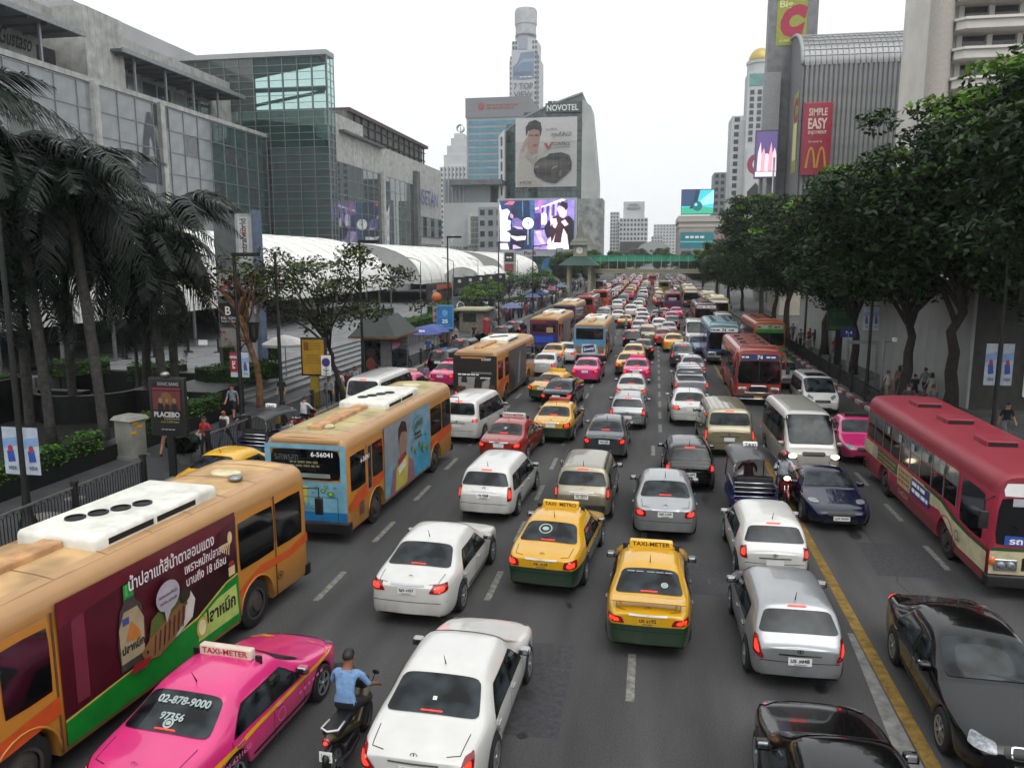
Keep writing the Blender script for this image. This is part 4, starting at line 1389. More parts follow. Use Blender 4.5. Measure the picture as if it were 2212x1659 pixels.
def palm(label, loc, h, seed, lean=(0, 0), nf=34, sc=1.0, r=.21):
 rs = random.Random(seed)
 t = thing('palm_tree', label, 'palm tree', loc, 0, 'palms in the planter')
 path = [(lean[0] * (i / 10) ** 1.4, lean[1] * (i / 10) ** 1.4, h * i / 10) for i in range(11)]
 b = MB()
 prof = [r * (1.15, .95, .9, .95, 1.0, 1.0, .98, .92, .85, .78, .7)[i] for i in range(11)]
 b.tube(path, prof, 12)
 obj('trunk', b.mesh('trunk', BARK_P, True), t)
 for i in range(1, 12):
  k = i / 12 * 10
  i0 = int(k)
  p = Vector(path[i0]).lerp(Vector(path[min(i0 + 1, 10)]), k - i0)
  rr = prof[i0] + .012
  MB().lathe([(rr, -.02), (rr + .012, 0), (rr, .02)], 12, p, cap=False).build('trunk_ring', BARK_P, t, True)
 tip = Vector(path[-1])
 MB().tube([tip, tip + Vector((0, 0, .7)), tip + Vector((0, 0, 1.3))], [r * .72, r * .66, r * .3], 10).build('crownshaft', LEAF_P, t, True)
 for i in range(nf):
  el = rs.uniform(-75, 70)
  a = 360 * i * .381966 + rs.uniform(-12, 12)
  m = Matrix.Translation(tip + Vector((0, 0, 1.1 + el * .004))) @ Matrix.Rotation(R(a), 4, 'Z') @ Matrix.Rotation(R(el * .55), 4, 'X') @ Matrix.Rotation(R(rs.uniform(-20, 20)), 4, 'Y') @ Matrix.Scale(sc * rs.uniform(.85, 1.12), 4)
  obj('frond', FRONDS[i % 3], t, mat=m)
 return t
def hedge(label, pts, w, h, z0, seed, mats=None, dens=420, leaf=.13, group='clipped hedges'):
 """a clipped hedge along a polyline: leaves on a box with a bumpy skin"""
 rs = np.random.RandomState(seed)
 C_, N_ = [], []
 for (x0, y0), (x1, y1) in zip(pts, pts[1:]):
  ln = math.hypot(x1 - x0, y1 - y0)
  n = int(ln * (w + 2 * h) * dens / 3)
  u = rs.rand(n)
  s = rs.rand(n) * (w + 2 * h)
  off = np.clip(s - h, 0, w) - w / 2
  z = np.where(s < h, s, np.where(s > h + w, 2 * h + w - s, h))
  bump = .09 * np.sin(u * ln * 2.3 + seed) * (z / h) + rs.normal(size=n) * .05
  dx, dy = (x1 - x0) / ln, (y1 - y0) / ln
  C_.append(np.stack([x0 + dx * u * ln - dy * off, y0 + dy * u * ln + dx * off, z0 + z + bump], 1))
  N_.append(np.stack([-dy * np.sign(off), dx * np.sign(off), np.full(n, .8)], 1))
 V = leaf_arrays(np.concatenate(C_), np.concatenate(N_), leaf, rs, .55, .0)
 n = len(V) // 4
 me = bpy.data.meshes.new('foliage')
 me.from_pydata(V.tolist(), [], np.arange(n * 4).reshape(-1, 4).tolist())
 for m in (mats or (LEAF_H, LEAF_HD)):
  me.materials.append(m)
 me.polygons.foreach_set('material_index', (rs.rand(n) < .4).astype(int))
 t = thing('hedge', label, 'hedge', (0, 0, 0), 0, group)
 obj('foliage', me, t)
 core = MB()
 for (x0, y0), (x1, y1) in zip(pts, pts[1:]):
  a, c = Vector((x0, y0, z0 + h * .45)), Vector((x1, y1, z0 + h * .45))
  d = (c - a)
  sd = Vector((-d.y, d.x, 0)).normalized() * (w / 2 - .06)
  core.obox((a + c) / 2, d / 2, sd, (0, 0, h * .45))
 core.build('branches', LEAF_HD, t)
 return t
# ground, road, pavements
def asphalt():
 m = M('asphalt', '4a4a4b', .82, var=0)
 t = m.node_tree
 b = t.nodes['Principled BSDF']
 tc = t.nodes.new('ShaderNodeTexCoord')
 n1 = t.nodes.new('ShaderNodeTexNoise')
 n1.inputs['Scale'].default_value = .22
 n1.inputs['Detail'].default_value = 4
 mp = t.nodes.new('ShaderNodeMapping')
 mp.inputs['Scale'].default_value = (1, .12, 1)
 t.links.new(tc.outputs['Object'], mp.inputs['Vector'])
 n2 = t.nodes.new('ShaderNodeTexNoise')          # wear drawn out along the lanes
 n2.inputs['Scale'].default_value = 1.1
 n2.inputs['Detail'].default_value = 4
 n3 = t.nodes.new('ShaderNodeTexNoise')          # aggregate
 n3.inputs['Scale'].default_value = 34
 n3.inputs['Detail'].default_value = 2
 t.links.new(tc.outputs['Object'], n1.inputs['Vector'])
 t.links.new(mp.outputs['Vector'], n2.inputs['Vector'])
 t.links.new(tc.outputs['Object'], n3.inputs['Vector'])
 r1 = t.nodes.new('ShaderNodeValToRGB')
 r1.color_ramp.elements[0].position, r1.color_ramp.elements[1].position = .3, .7
 r1.color_ramp.elements[0].color = (.028, .028, .029, 1)
 r1.color_ramp.elements[1].color = (.064, .064, .063, 1)
 t.links.new(n2.outputs['Fac'], r1.inputs['Fac'])
 m1 = t.nodes.new('ShaderNodeMixRGB')
 m1.blend_type = 'MULTIPLY'
 m1.inputs['Fac'].default_value = .6
 r2 = t.nodes.new('ShaderNodeValToRGB')
 r2.color_ramp.elements[0].position, r2.color_ramp.elements[1].position = .35, .6
 r2.color_ramp.elements[0].color = (.62, .62, .62, 1)
 t.links.new(n1.outputs['Fac'], r2.inputs['Fac'])
 t.links.new(r1.outputs['Color'], m1.inputs['Color1'])
 t.links.new(r2.outputs['Color'], m1.inputs['Color2'])
 m2 = t.nodes.new('ShaderNodeMixRGB')
 m2.blend_type = 'OVERLAY'
 m2.inputs['Fac'].default_value = .85
 t.links.new(m1.outputs['Color'], m2.inputs['Color1'])
 t.links.new(n3.outputs['Fac'], m2.inputs['Color2'])
 t.links.new(m2.outputs['Color'], b.inputs['Base Color'])
 bp = t.nodes.new('ShaderNodeBump')
 bp.inputs['Strength'].default_value = .25
 bp.inputs['Distance'].default_value = .01
 t.links.new(n3.outputs['Fac'], bp.inputs['Height'])
 t.links.new(bp.outputs['Normal'], b.inputs['Normal'])
 return m
def tiled(name, c1, c2, sx, sy, rough=.7, mortar='3a3a3a', ms=.02, spec=.4):
 m = M(name, c1, rough, var=0, spec=spec)
 t = m.node_tree
 b = t.nodes['Principled BSDF']
 tc = t.nodes.new('ShaderNodeTexCoord')
 br = t.nodes.new('ShaderNodeTexBrick')
 br.inputs['Color1'].default_value = (*lin(c1), 1)
 br.inputs['Color2'].default_value = (*lin(c2), 1)
 br.inputs['Mortar'].default_value = (*lin(mortar), 1)
 br.inputs['Scale'].default_value = 1
 br.inputs['Brick Width'].default_value = sx
 br.inputs['Row Height'].default_value = sy
 br.inputs['Mortar Size'].default_value = ms
 br.offset = 0
 n = t.nodes.new('ShaderNodeTexNoise')
 n.inputs['Scale'].default_value = .8
 n.inputs['Detail'].default_value = 6
 mx = t.nodes.new('ShaderNodeMixRGB')
 mx.blend_type = 'OVERLAY'
 mx.inputs['Fac'].default_value = .6
 t.links.new(tc.outputs['Object'], br.inputs['Vector'])
 t.links.new(tc.outputs['Object'], n.inputs['Vector'])
 t.links.new(br.outputs['Color'], mx.inputs['Color1'])
 t.links.new(n.outputs['Fac'], mx.inputs['Color2'])
 t.links.new(mx.outputs['Color'], b.inputs['Base Color'])
 return m
ASPH = asphalt()
PAVE_L = tiled('paving_dark', '3e4042', '36383a', .9, .6, .6)
PAVE_R = tiled('paving_grey', '5c5d5c', '545554', .4, .4, .75)
PLAZA = tiled('plaza_paving', '77797a', '6a6c6e', 3.0, .9, .7, '3c3d3e', .08)
GRANITE = M('granite_black', '131414', .35, var=.3, scale=8, spec=.4)
CONC = M('concrete', '6f706e', .85, var=.15, scale=.7)
KERB = M('kerb_stone', '77776f', .85, var=.2, scale=4)
LINE_W = M('road_paint_white', '77776f', .8, var=.3, scale=6)
LINE_Y = M('road_paint_yellow', '7a6020', .8, var=.25, scale=5)
IRON = M('cast_iron', '0f1011', .5, var=.2, scale=6)
STEEL = M('brushed_steel', '9a9c9c', .35, .8)
g = MB()
g.face([(-2500, -300, -.06), (2500, -300, -.06), (2500, 4000, -.06), (-2500, 4000, -.06)])
struct(g.build('ground', M('city_ground', '4c4c4a', .9, var=.2, scale=.05)))
RXL, RXR = -16.05, 10.9
rd = MB()
for i in range(12):
 y0, y1 = -14 + i * 55, -14 + (i + 1) * 55
 rd.face([(RXL, y0, 0), (RXR + (3 if y0 > 90 else 0), y0, 0), (RXR + (3 if y0 > 90 else 0), y1, 0), (RXL, y1, 0)])
road = struct(rd.build('road', ASPH))
dash_me = MB().face([(-.075, -.85, 0), (.075, -.85, 0), (.075, .85, 0), (-.075, .85, 0)]).mesh('lane_dash', LINE_W)
for x, y0, y1, per, dx in ((-7.3, 12.8, 120, 3.8, 0), (-3.5, 13.5, 130, 3.8, -.0), (-.2, 13.7, 34, 3.55, .022), (.5, 35.8, 130, 3.1, .003), (-10.9, 14, 90, 3.8, 0), (7.4, 13.5, 60, 3.75, 0), (-13.2, 40, 90, 3.8, 0)):
 k = 0
 while y0 + k * per < y1:
  o = obj('lane_dash', dash_me, road, (x + dx * k * per, y0 + k * per, .004))
  k += 1
MB().face([(4.27, 8, .004), (4.50, 8, .004), (4.55, 40, .004), (4.32, 40, .004)]).face([(4.42, 41, .004), (4.58, 41, .004), (4.9, 110, .004), (4.7, 110, .004)]).build('lane_line', LINE_Y, road)
MB().face([(3.70, 8, .004), (4.22, 8, .004), (4.26, 16.2, .004), (4.14, 16.2, .004)]).build('lane_line', M('road_paint_grey', '6f6f6c', .85, var=.2, scale=4), road)
MB().face([(4.9, 33.0, .004), (8.2, 32.0, .004), (8.2, 32.1, .004), (4.9, 33.1, .004)]).face([(5.0, 35.2, .004), (7.6, 35.0, .004), (7.6, 35.1, .004), (5.0, 35.3, .004)]).build('lane_line', LINE_Y, road)
tar = M('bitumen_patch', '1c1c1d', .7, var=.3, scale=8)
for px, py in ((1228, 1305), (1385, 1350), (1230, 1310), (1130, 1590), (1000, 1120)):
 p = G(px, py)
 rs_ = random.Random(px)
 MB().face([(p.x + rs_.uniform(.05, .12) * math.cos(R(a)), p.y + rs_.uniform(.05, .14) * math.sin(R(a)), .004) for a in range(0, 360, 40)]).build('tar_spot', tar, road)
for x, y, l in ((-5.4, 19, 9), (-1.2, 30, 12), (2.4, 17.5, 7), (6.0, 18, 8)):
 rs_ = random.Random(int(x * 10))
 b_ = MB()
 pts = [(x + rs_.uniform(-.15, .15), y + i * l / 14) for i in range(15)]
 for (x0, y0), (x1, y1) in zip(pts, pts[1:]):
  b_.face([(x0 - .012, y0, .004), (x0 + .012, y0, .004), (x1 + .012, y1, .004), (x1 - .012, y1, .004)])
 b_.build('crack_seal', tar, road)
oil = M('oil_stain', '242424', .55, var=.2, scale=6)
ro = random.Random(3)
for i in range(46):
 x, y = ro.choice((-5.3, -1.9, 1.9, 6.0, 3.0, -9.3)) + ro.uniform(-.5, .5), ro.uniform(9.5, 46)
 a, k = ro.uniform(.06, .22), ro.uniform(1.2, 4)
 MB().face([(x + a * ro.uniform(.6, 1) * math.cos(R(t_)), y + a * k * ro.uniform(.6, 1) * math.sin(R(t_)), .004) for t_ in range(0, 360, 30)]).build('oil_stain', oil, road)
for x, y, w, l in ((-2.6, 11.5, 1.3, 3.2), (5.6, 19.5, 1.6, 2.4), (-6.2, 25, 1.2, 4.5), (1.0, 17.6, 1.1, 2.0)):
 MB().face([(x, y, .003), (x + w, y + .05, .003), (x + w - .04, y + l, .003), (x + .03, y + l - .06, .003)]).build('road_patch', M('patched_asphalt', '36363a', .85, var=.2, scale=9), road)
mh = MB().lathe([(.33, .004), (.33, .008), (.28, .008), (.28, .005), (.001, .006)], 22, cap=False)
for x, y in ((-5.6, 12.9), (1.6, 10.6), (-1.9, 27)):
 obj('manhole_cover', mh.mesh('manhole_cover', M('manhole_iron', '2a2a2a', .6, .4, var=.3, scale=30), True), road, (x, y, 0))
pl = MB()
pl.box(-20.0, RXL - .25, -14, 36.0, -.05, .15)
pl.box(-21.0, RXL - .25, 36.0, 250, -.05, .15)
pvl = struct(pl.build('pavement', PAVE_L))
kb = MB().rbox(-.125, .125, -.49, .49, 0, .16, .03).mesh('kerb_stone', KERB, 'auto')
for i in range(64):
 obj('kerb_stone', kb, pvl, (RXL - .125, 8 + i, 0))
MB().box(RXL - .25, RXL, 72, 250, -.02, .155).build('kerb_run', KERB, pvl)
pr_ = MB()
pr_.box(RXR + .22, 24, 14, 39.5, -.05, .15)
pr_.box(RXR + .22, 24, 39.5, 250, -.05, .15)
pvr = struct(pr_.build('pavement', PAVE_R))
KR, KW = M('kerb_red', '7c2a24', .8, var=.3, scale=6), M('kerb_white', 'a8a8a2', .8, var=.3, scale=6)
kbr, kbw = MB().rbox(-.11, .11, -.49, .49, 0, .17, .03).mesh('kerb_stone', KR, 'auto'), MB().rbox(-.11, .11, -.49, .49, 0, .17, .03).mesh('kerb_stone', KW, 'auto')
for i in range(54):
 obj('kerb_stone', kbr if i % 2 else kbw, pvr, (RXR + .11, 28 + i, 0))
for x, y, r_ in ((-17.4, 19.4, .5), (-17.8, 21.2, .3)):
 MB().lathe([(r_, .154), (r_, .16), (r_ - .06, .16), (r_ - .06, .155), (.001, .157)], 20, (x, y, 0), cap=False).build('manhole_cover', M('manhole_concrete', '6e6e6c', .7), pvl, True)
# railings
def railing(label, x, y0, n, L, pat='hoop', lead=None):
 t = thing('pedestrian_railing', label, 'railing', (x, y0, .15))
 post = MB().rbox(-.075, .075, -.075, .075, 0, 1.06, .015).rbox(-.095, .095, -.095, .095, 1.06, 1.13, .02).mesh('post', IRON, 'auto')
 rail = MB().box(-.028, .028, .08, L - .08, .92, .97).mesh('top_rail', STEEL if pat == 'hoop' else IRON)
 low = MB().box(-.02, .02, .08, L - .08, .12, .16).mesh('bottom_rail', IRON)
 b = MB()
 m_ = int((L - .16) / .115)
 for i in range(m_ + 1):
  y = .08 + (L - .16) * i / m_
  b.box(-.009, .009, y - .009, y + .009, .16, .92 if pat != 'hoop' or i % 2 else .80)
  if pat == 'hoop' and i + 2 <= m_ and i % 2 == 0:
   w = 2 * (L - .16) / m_
   b.tube([(0, y + w * k / 6, .80 + .10 * math.sin(math.pi * k / 6)) for k in range(7)], .008, 4, cap=False)
 bal = b.mesh('balusters', IRON)
 fin = MB().ball((0, 0, 1.2), .07, .07, .11).mesh('finial', IRON, True)
 for i in range(n + 1):
  p = obj('post', post, t, (0, i * L, 0))
  if pat != 'hoop':
   obj('finial', fin, p)
  if i < n:
   obj('top_rail', rail, t, (0, i * L, 0))
   obj('bottom_rail', low, t, (0, i * L, 0))
   stuff(obj('balusters', bal, t, (0, i * L, 0)))
 return t
railing('black iron railing with steel handrail beside the long orange bus, at the kerb', -16.35, 13.2, 3, 3.15)
railing('black iron railing running on along the kerb past the parked white van and pink taxis', -16.35, 26.5, 12, 3.1)
railing('dark green iron railing with ball finials along the far kerb beside the parked cars', 11.3, 41.0, 17, 3.0, 'plain')
# planters, sunken stairwell, plaza terrace
PZ = 1.15
b = MB()
b.box(-20.5, -19.75, -5, 33.5, 0, .75)
wall1 = b.build('planter_wall', GRANITE)
tag(wall1, 'low black granite planter wall along the pavement below the palms', 'wall')
b = MB()
b.box(-34, -20.5, -5, 33.5, -.1, .02)
struct(b.build('planting_bed', M('soil', '17130f', .95, var=.3, scale=4)))
b = MB()
b.box(-160, -33.5, -40, 300, -.05, PZ)
b.box(-33.5, -24.2, 40.5, 300, -.05, PZ)
b.box(-24.2, -21.6, 60.2, 300, -.05, PZ)
struct(b.build('plaza', PLAZA))
# terrace wall and curving stair parapet
t = thing('terrace_wall', 'black granite terrace wall with a curved stair parapet behind the palms', 'wall', (0, 0, 0))
MB().box(-33.8, -33.2, 8, 33, 0, PZ + .25).box(-33.8, -26.8, 33.0, 33.6, 0, PZ + .2).build('wall', GRANITE, t)
MB().box(-33.8, -24.0, 40.1, 40.7, 0, PZ + .12).build('wall', GRANITE, t)
arc = [[(-27.2 + 2.6 * math.cos(R(a)), 34.2 + 2.6 * math.sin(R(a)), z) for z in (0, 1.35)] + [(-27.2 + 2.35 * math.cos(R(a)), 34.2 + 2.35 * math.sin(R(a)), z) for z in (1.35, 0)] for a in range(-150, 61, 12)]
MB().loft(arc).build('curved_parapet', GRANITE, t, 'auto')
MB().prism([(-30.2, 33.3, 0), (-30.2, 27.5, 0), (-30.2, 27.5, .8), (-30.2, 30, 2.0), (-30.2, 33.3, 2.0)], (.3, 0, 0)).build('stair_parapet', GRANITE, t)
t = thing('planter_wall', 'black granite retaining wall with a guide sign below the tall sign pylon', 'wall', (0, 0, 0))
MB().box(-24.6, -20.4, 33.9, 36.6, 0, 1.35).build('wall', GRANITE, t)
Print().text(WHITE, '←', -.9, 0, w=.35).lines(WHITE, -.5, 0, .5, 1, .1, .1).build('lettering', t, frame((-22.2, 33.88, 1.05), (1, 0, 0), (0, 0, 1)))
hedge('green hedge on the black planter wall beside the grey control cabinet', [(-20.15, 15.5), (-20.1, 25.2)], .8, .55, .75, 5)
hedge('green hedge on the planter wall between the concert poster and the yellow poster', [(-20.1, 27.4), (-20.1, 33.4)], .8, .6, .75, 6)
hedge('clipped hedge on the terrace edge left of the fountain', [(-33.3, 26), (-33.3, 36.0)], 1.0, .5, PZ, 7)
hedge('dark clipped hedge on the terrace behind the curved parapet', [(-33.2, 38.8), (-31.0, 40.6)], 1.6, .75, PZ, 8)
hedge('bushy bank of hedge beside the foot of the sign pylon', [(-29.5, 40.9), (-26.8, 40.9)], 1.8, .9, PZ - .4, 9)
hedge('bright green stepped hedge right of the sign pylon', [(-23.6, 38.0), (-21.2, 41.5)], 1.6, .9, 1.0, 10)
hedge('bright green hedge on the higher tier right of the sign pylon', [(-25.0, 42.5), (-22.6, 44.5)], 1.4, 1.0, 1.6, 11)
hedge('long hedge on the plaza edge behind the green roofed kiosk', [(-22.2, 61), (-21.4, 88)], 1.5, 1.0, PZ, 12, dens=300)
hedge('hedge at the foot of the plaza banners', [(-25.2, 90), (-26, 130)], 2.0, 1.1, PZ, 13, dens=200, leaf=.16)
hedge('green planting in front of the video screen pylons', [(-22, 118), (-19, 165)], 2.6, 1.3, .1, 14, dens=150, leaf=.2)
# plaza steps
t = thing('plaza_steps', 'wide grey granite steps climbing from the pavement to the plaza behind the yellow poster', 'steps', (0, 0, 0))
for i in range(6):
 MB().box(-24.4 + .0, -20.2 - i * .62, 37.2, 60.0, .15 + i * .17 - (.17 if i else 0), .15 + (i + 1) * .17).build('step', M('step_granite', '6a6c6d', .55, var=.15, scale=3), t)
 MB().box(-20.2 - i * .62 - .08, -20.2 - i * .62 + .012, 37.2, 60.0, .15 + (i + 1) * .17 - .05, .15 + (i + 1) * .17 + .004).build('step_nosing', M('step_edge', '8e9090', .6), t)
# fountain jets
WATER = M('water_jet', 'e8eef0', .1, var=.1)
t = thing('fountain', 'small plaza fountain with thin white water jets behind the palms', 'fountain', (-34.5, 40.5, PZ))
MB().lathe([(1.9, 0), (1.9, .22), (1.7, .24), (1.7, .1), (.01, .1)], 24, cap=False).build('basin', GRANITE, t, 'auto')
for q, (x, y, hgt) in enumerate(((-1.0, .2, 1.3), (.2, .3, 1.6), (.9, -.2, 1.5))):
 b = MB()
 for i in range(26):
  a = i / 25
  b.ball((x + .5 * a, y, .1 + hgt * 4 * a * (1 - a) * .95 + .02), rnd.uniform(.012, .03), n=6, m=4)
 stuff(b.build('water_jet', WATER, t, True))
# plaza crowd barriers
bar = MB().box(-1.1, 1.1, -.015, .015, .95, 1.0).box(-1.1, 1.1, -.015, .015, .42, .46)
bar_me = bar.mesh('rail', IRON)
post_me = MB().box(-.05, .05, -.05, .05, 0, 1.02).rbox(-.3, .3, -.1, .1, 0, .07, .02).mesh('post', IRON, 'auto')
plate_me = MB().box(-.32, .32, -.03, -.018, .55, .9).mesh('notice', PLATE)
for i, (px, py, notice) in enumerate(((375, 760, 0), (440, 762, 1), (505, 762, 1), (300, 772, 0), (240, 776, 0), (180, 775, 0), (565, 765, 0))):
 p = G(px, py, PZ)
 w_ = ['leftmost', 'second', 'third', 'fourth', 'fifth', 'sixth', 'rightmost'][[3, 4, 5, 2, 1, 0, 6][i]]
 t = thing('crowd_barrier', f'black plaza crowd barrier, {w_} of seven behind the palm trunks', 'barrier', p, R(8), 'plaza crowd barriers')
 obj('rail', bar_me, t)
 for sx in (-1, 1):
  obj('post', post_me, t, (sx * 1.05, 0, 0))
 if notice:
  obj('notice', plate_me, t)
# white event tents
TENT = M('tent_fabric', 'dcdcd8', .7, var=.06, scale=.6)
TENT_G = M('tent_gable', 'a9aba8', .7, var=.08, scale=.6)
def tent(label, x0, x1, y0, y1, ze, zr, n, gable=True, skirt=True):
 """barrel roof spanning x0..x1, ridge along y, ribs proud of the fabric"""
 t = thing('event_tent', label, 'tent', ((x0 + x1) / 2, (y0 + y1) / 2, PZ), 0, 'white barrel roofed event tents')
 hw, hl = (x1 - x0) / 2, (y1 - y0) / 2
 L = (y1 - y0) / n
 rings = []
 for j in range(5):
  y = L * j / 4 - L / 2
  sag = .10 * math.sin(math.pi * j / 4)
  rings.append([(hw * math.cos(R(a)), y, ze + (zr - ze) * math.sin(R(a)) ** .9 - sag) for a in range(0, 181, 12)])
 me = MB().loft(rings, False, False).mesh('roof_bay', TENT, True)
 rib = MB().tube([(hw * 1.003 * math.cos(R(a)), -L / 2, ze + (zr - ze) * math.sin(R(a)) ** .9 + .03) for a in range(0, 181, 10)], .07, 6).mesh('rib', TENT, True)
 post = MB().box(-.08, .08, -.08, .08, 0, ze).mesh('post', STEEL)
 val = MB()
 for k in range(8):
  val.face([(0, -L / 2 + L * k / 8, ze), (0, -L / 2 + L * (k + 1) / 8, ze), (.06 * (k % 2 * 2 - 1), -L / 2 + L * (k + 1) / 8, ze - .55), (-.06 * (k % 2 * 2 - 1), -L / 2 + L * k / 8, ze - .55)])
 val_me = val.mesh('valance', TENT, True)
 for i in range(n + 1):
  y = -hl + L * i
  obj('rib', rib, t, (0, y + L / 2, 0))
  for sx in (-1, 1):
   obj('post', post, t, (sx * hw, y, 0))
  if i < n:
   obj('roof_bay', me, t, (0, y + L / 2, 0))
   for sx in (-1, 1):
    obj('valance', val_me, t, (sx * hw, y + L / 2, 0))
 if gable:
  for y in (-hl, hl):
   MB().face([(hw * math.cos(R(a)), y, ze + (zr - ze) * math.sin(R(a)) ** .9) for a in range(0, 181, 12)] + [(-hw, y, ze - .5), (hw, y, ze - .5)]).build('gable', TENT_G, t)
 MB().box(-hw + .3, -hw + .4, -hl, hl, 0, ze - .6).build('back_wall', M('tent_back', '3c3d40', .8, var=.3, scale=.5), t)
 return t
tent('long white ribbed tent behind the palms and the street tree', -58, -34, 36, 100, 3.2, 9.3, 14)
tent('white barrel tent with grey gable behind the dark lamp posts', -55, -33.5, 112, 158, 3.4, 8.8, 8)
tent('small white tent bay with rounded front beside the banner poles', -34, -27.5, 126, 150, 2.6, 5.2, 4)
tent('farthest white barrel tent beside the video screen pylons', -52, -31, 165, 215, 3.4, 8.2, 8)
b = MB()
b.box(-46.0, -45.6, 17, 99, PZ, PZ + 2.9)
o = tag(b.build('tent_screen', M('tent_hoarding', '2f3034', .7, var=.5, scale=.35), None), 'dark hoarding and stall fronts under the long white tent', 'hoarding')
for i, (y, c_, w) in enumerate(((28, '9a9c9e', 2.6), (35, '3a4a80', 3), (41, '8c8a9c', 3), (48, '27365e', 2.4), (53, '8a8c90', 1.8), (58, '1e6a38', 1.5), (62, '8a86a8', 3.2), (70, '5a5c60', 2.4), (78, '9a9a98', 2.0), (86, '3a3c40', 3), (94, '7a7c80', 2))):
 MB().box(-45.58, -45.2, y, y + w, PZ + .1, PZ + 2.3).build('stall_panel', M('stall_' + c_, c_, .7, var=.2, scale=1), o)
b = MB().box(-33, -32.6, 113, 157, PZ, PZ + 2.8)
o = tag(b.build('tent_screen', M('tent_hoarding_far', '3a3836', .7, var=.5, scale=.35)), 'dark stall front with orange sign under the second tent', 'hoarding')
MB().box(-32.58, -32.4, 117, 128, PZ + 1.9, PZ + 2.6).build('stall_panel', M('stall_orange', 'a04a2a', .7), o)
for y in (115, 131, 140, 149):
 MB().box(-32.58, -32.4, y, y + 1.6, PZ + .1, PZ + 1.9).build('stall_panel', M('stall_white', '9a9c9e', .7), o)
# buildings
def glass(name, col, rough=.04, spec=.9, var=.12, scale=.3, metal=0.0):
 return M(name, col, rough, metal, 0, var=var, scale=scale, spec=spec)
def thin_glass(name, col, clear):
 if name in MATS:
  return MATS[name]
 m = M(name, col, .03, var=0, spec=.8)
 t = m.node_tree
 tr = t.nodes.new('ShaderNodeBsdfTransparent')
 tr.inputs['Color'].default_value = (.80, .95, .92, 1)
 mx = t.nodes.new('ShaderNodeMixShader')
 mx.inputs['Fac'].default_value = clear
 t.links.new(t.nodes['Principled BSDF'].outputs[0], mx.inputs[1])
 t.links.new(tr.outputs[0], mx.inputs[2])
 t.links.new(mx.outputs[0], t.nodes['Material Output'].inputs['Surface'])
 return m
MULL = M('mullion_grey', '84878a', .4, .4)
STONE = tiled('mall_stone', 'a3a4a1', '9b9c98', 2.4, 1.2, .8, '7c7d7b', .03)
STONE_D = M('mall_stone_dark', '5d5e5e', .8, var=.15, scale=.4)
PLAIN = M('mall_plain_wall', 'a2a3a5', .85, var=.05, scale=.1)
CANOPY = M('canopy_grey', '505356', .6, .2, var=.1)
G_GREEN = glass('mall_glass_green', '354a48')
G_DARK = glass('mall_glass_dark', '3a4441')
G_FRIT = glass('mall_glass_fritted', '83888a', .12, .6)
G_MIRROR = glass('mall_glass_mirror', '5c6666', .015, 1.0, var=0, metal=.55)
G_CLEAR = thin_glass('mall_glass_clear', '2a4f4b', .82)
def uvw(o, u, n):
 """origin on a wall, its horizontal direction and outward normal"""
 u, n = Vector(u).normalized(), Vector(n).normalized()
 return Vector(o), u, n
def curtain(parent, o, u, n, W, H, nx, nz, pick, mull=.09, depth=.12, skip=None, vm=True, hm=True):
 """a curtain wall: every pane a part, with raised mullions and transoms"""
 o, u, n = uvw(o, u, n)
 up = Vector((0, 0, 1))
 pw, ph = W / nx, H / nz
 pm = {}
 mt0 = Matrix((u, n, up)).transposed().to_4x4()
 for j in range(nz):
  for i in range(nx):
   if skip and skip(i, j):
    continue
   m = pick(i, j)
   if m is None:
    continue
   if m not in pm:
    pm[m] = MB().box(mull * .4, pw - mull * .4, -.04, .0, mull * .4, ph - mull * .4).mesh('pane', m)
   mt = mt0.copy()
   mt.translation = o + u * (i * pw) + up * (j * ph)
   obj('pane', pm[m], parent, mat=mt)
 if vm:
  vme = MB().box(-mull / 2, mull / 2, -.02, depth, 0, H).mesh('mullion', MULL)
  for i in range(nx + 1):
   mt = mt0.copy()
   mt.translation = o + u * (i * pw)
   obj('mullion', vme, parent, mat=mt)
 if hm:
  hme = MB().box(0, W, -.02, depth * .8, -mull / 2, mull / 2).mesh('transom', MULL)
  for j in range(nz + 1):
   mt = mt0.copy()
   mt.translation = o + up * (j * ph)
   obj('transom', hme, parent, mat=mt)
# shopping mall
X0 = -75.0
mall = thing('shopping_mall', 'long grey shopping mall with glazed front, roof terrace and canopies on the left', 'building', (X0, 100, 0))
def mp(name, mat, x0, x1, y0, y1, z0, z1):
 return MB().box(x0 - X0, x1 - X0, y0 - 100, y1 - 100, z0, z1).build(name, mat, mall)
mp('wall', STONE_D, -90, -75.15, 40, 148, 0, 31.0)
mp('parapet', STONE, -75.6, -74.8, 40, 152, 31.0, 31.7)
mp('terrace_wall', STONE, -95, -82, 40, 150, 31, 41.5)
mp('upper_wall', PLAIN, -130, -95, 30, 175, 31, 49.6)
mp('stair_block', STONE, -94, -77.2, 101.5, 109.5, 31.7, 41.8)
mp('stair_block', STONE, -94, -79, 40, 78, 31.7, 39)
for y0, y1 in ((50, 99), (106.5, 141)):
 mp('canopy', CANOPY, -83, -75.4, y0, y1, 36.9, 37.3)
 y = y0 + 1
 while y < y1:
  mp('canopy_fin', CANOPY, -83, -75.6, y, y + .18, 36.55, 36.9)
  y += 3.2
 mp('canopy_edge', MULL, -75.4, -75.1, y0, y1, 36.8, 37.45)
 y = y0 + 4
 while y < y1:
  mp('terrace_column', MULL, -76.6, -76.3, y, y + .3, 31.7, 36.9)
  y += 7.6
for i, y in enumerate((112.5, 116.5, 120.5, 124.5, 129, 133, 137)):
 mp('terrace_window', G_FRIT if i % 3 == 1 else G_DARK, -82.1, -81.9, y, y + 3.4, 31.8, 36)
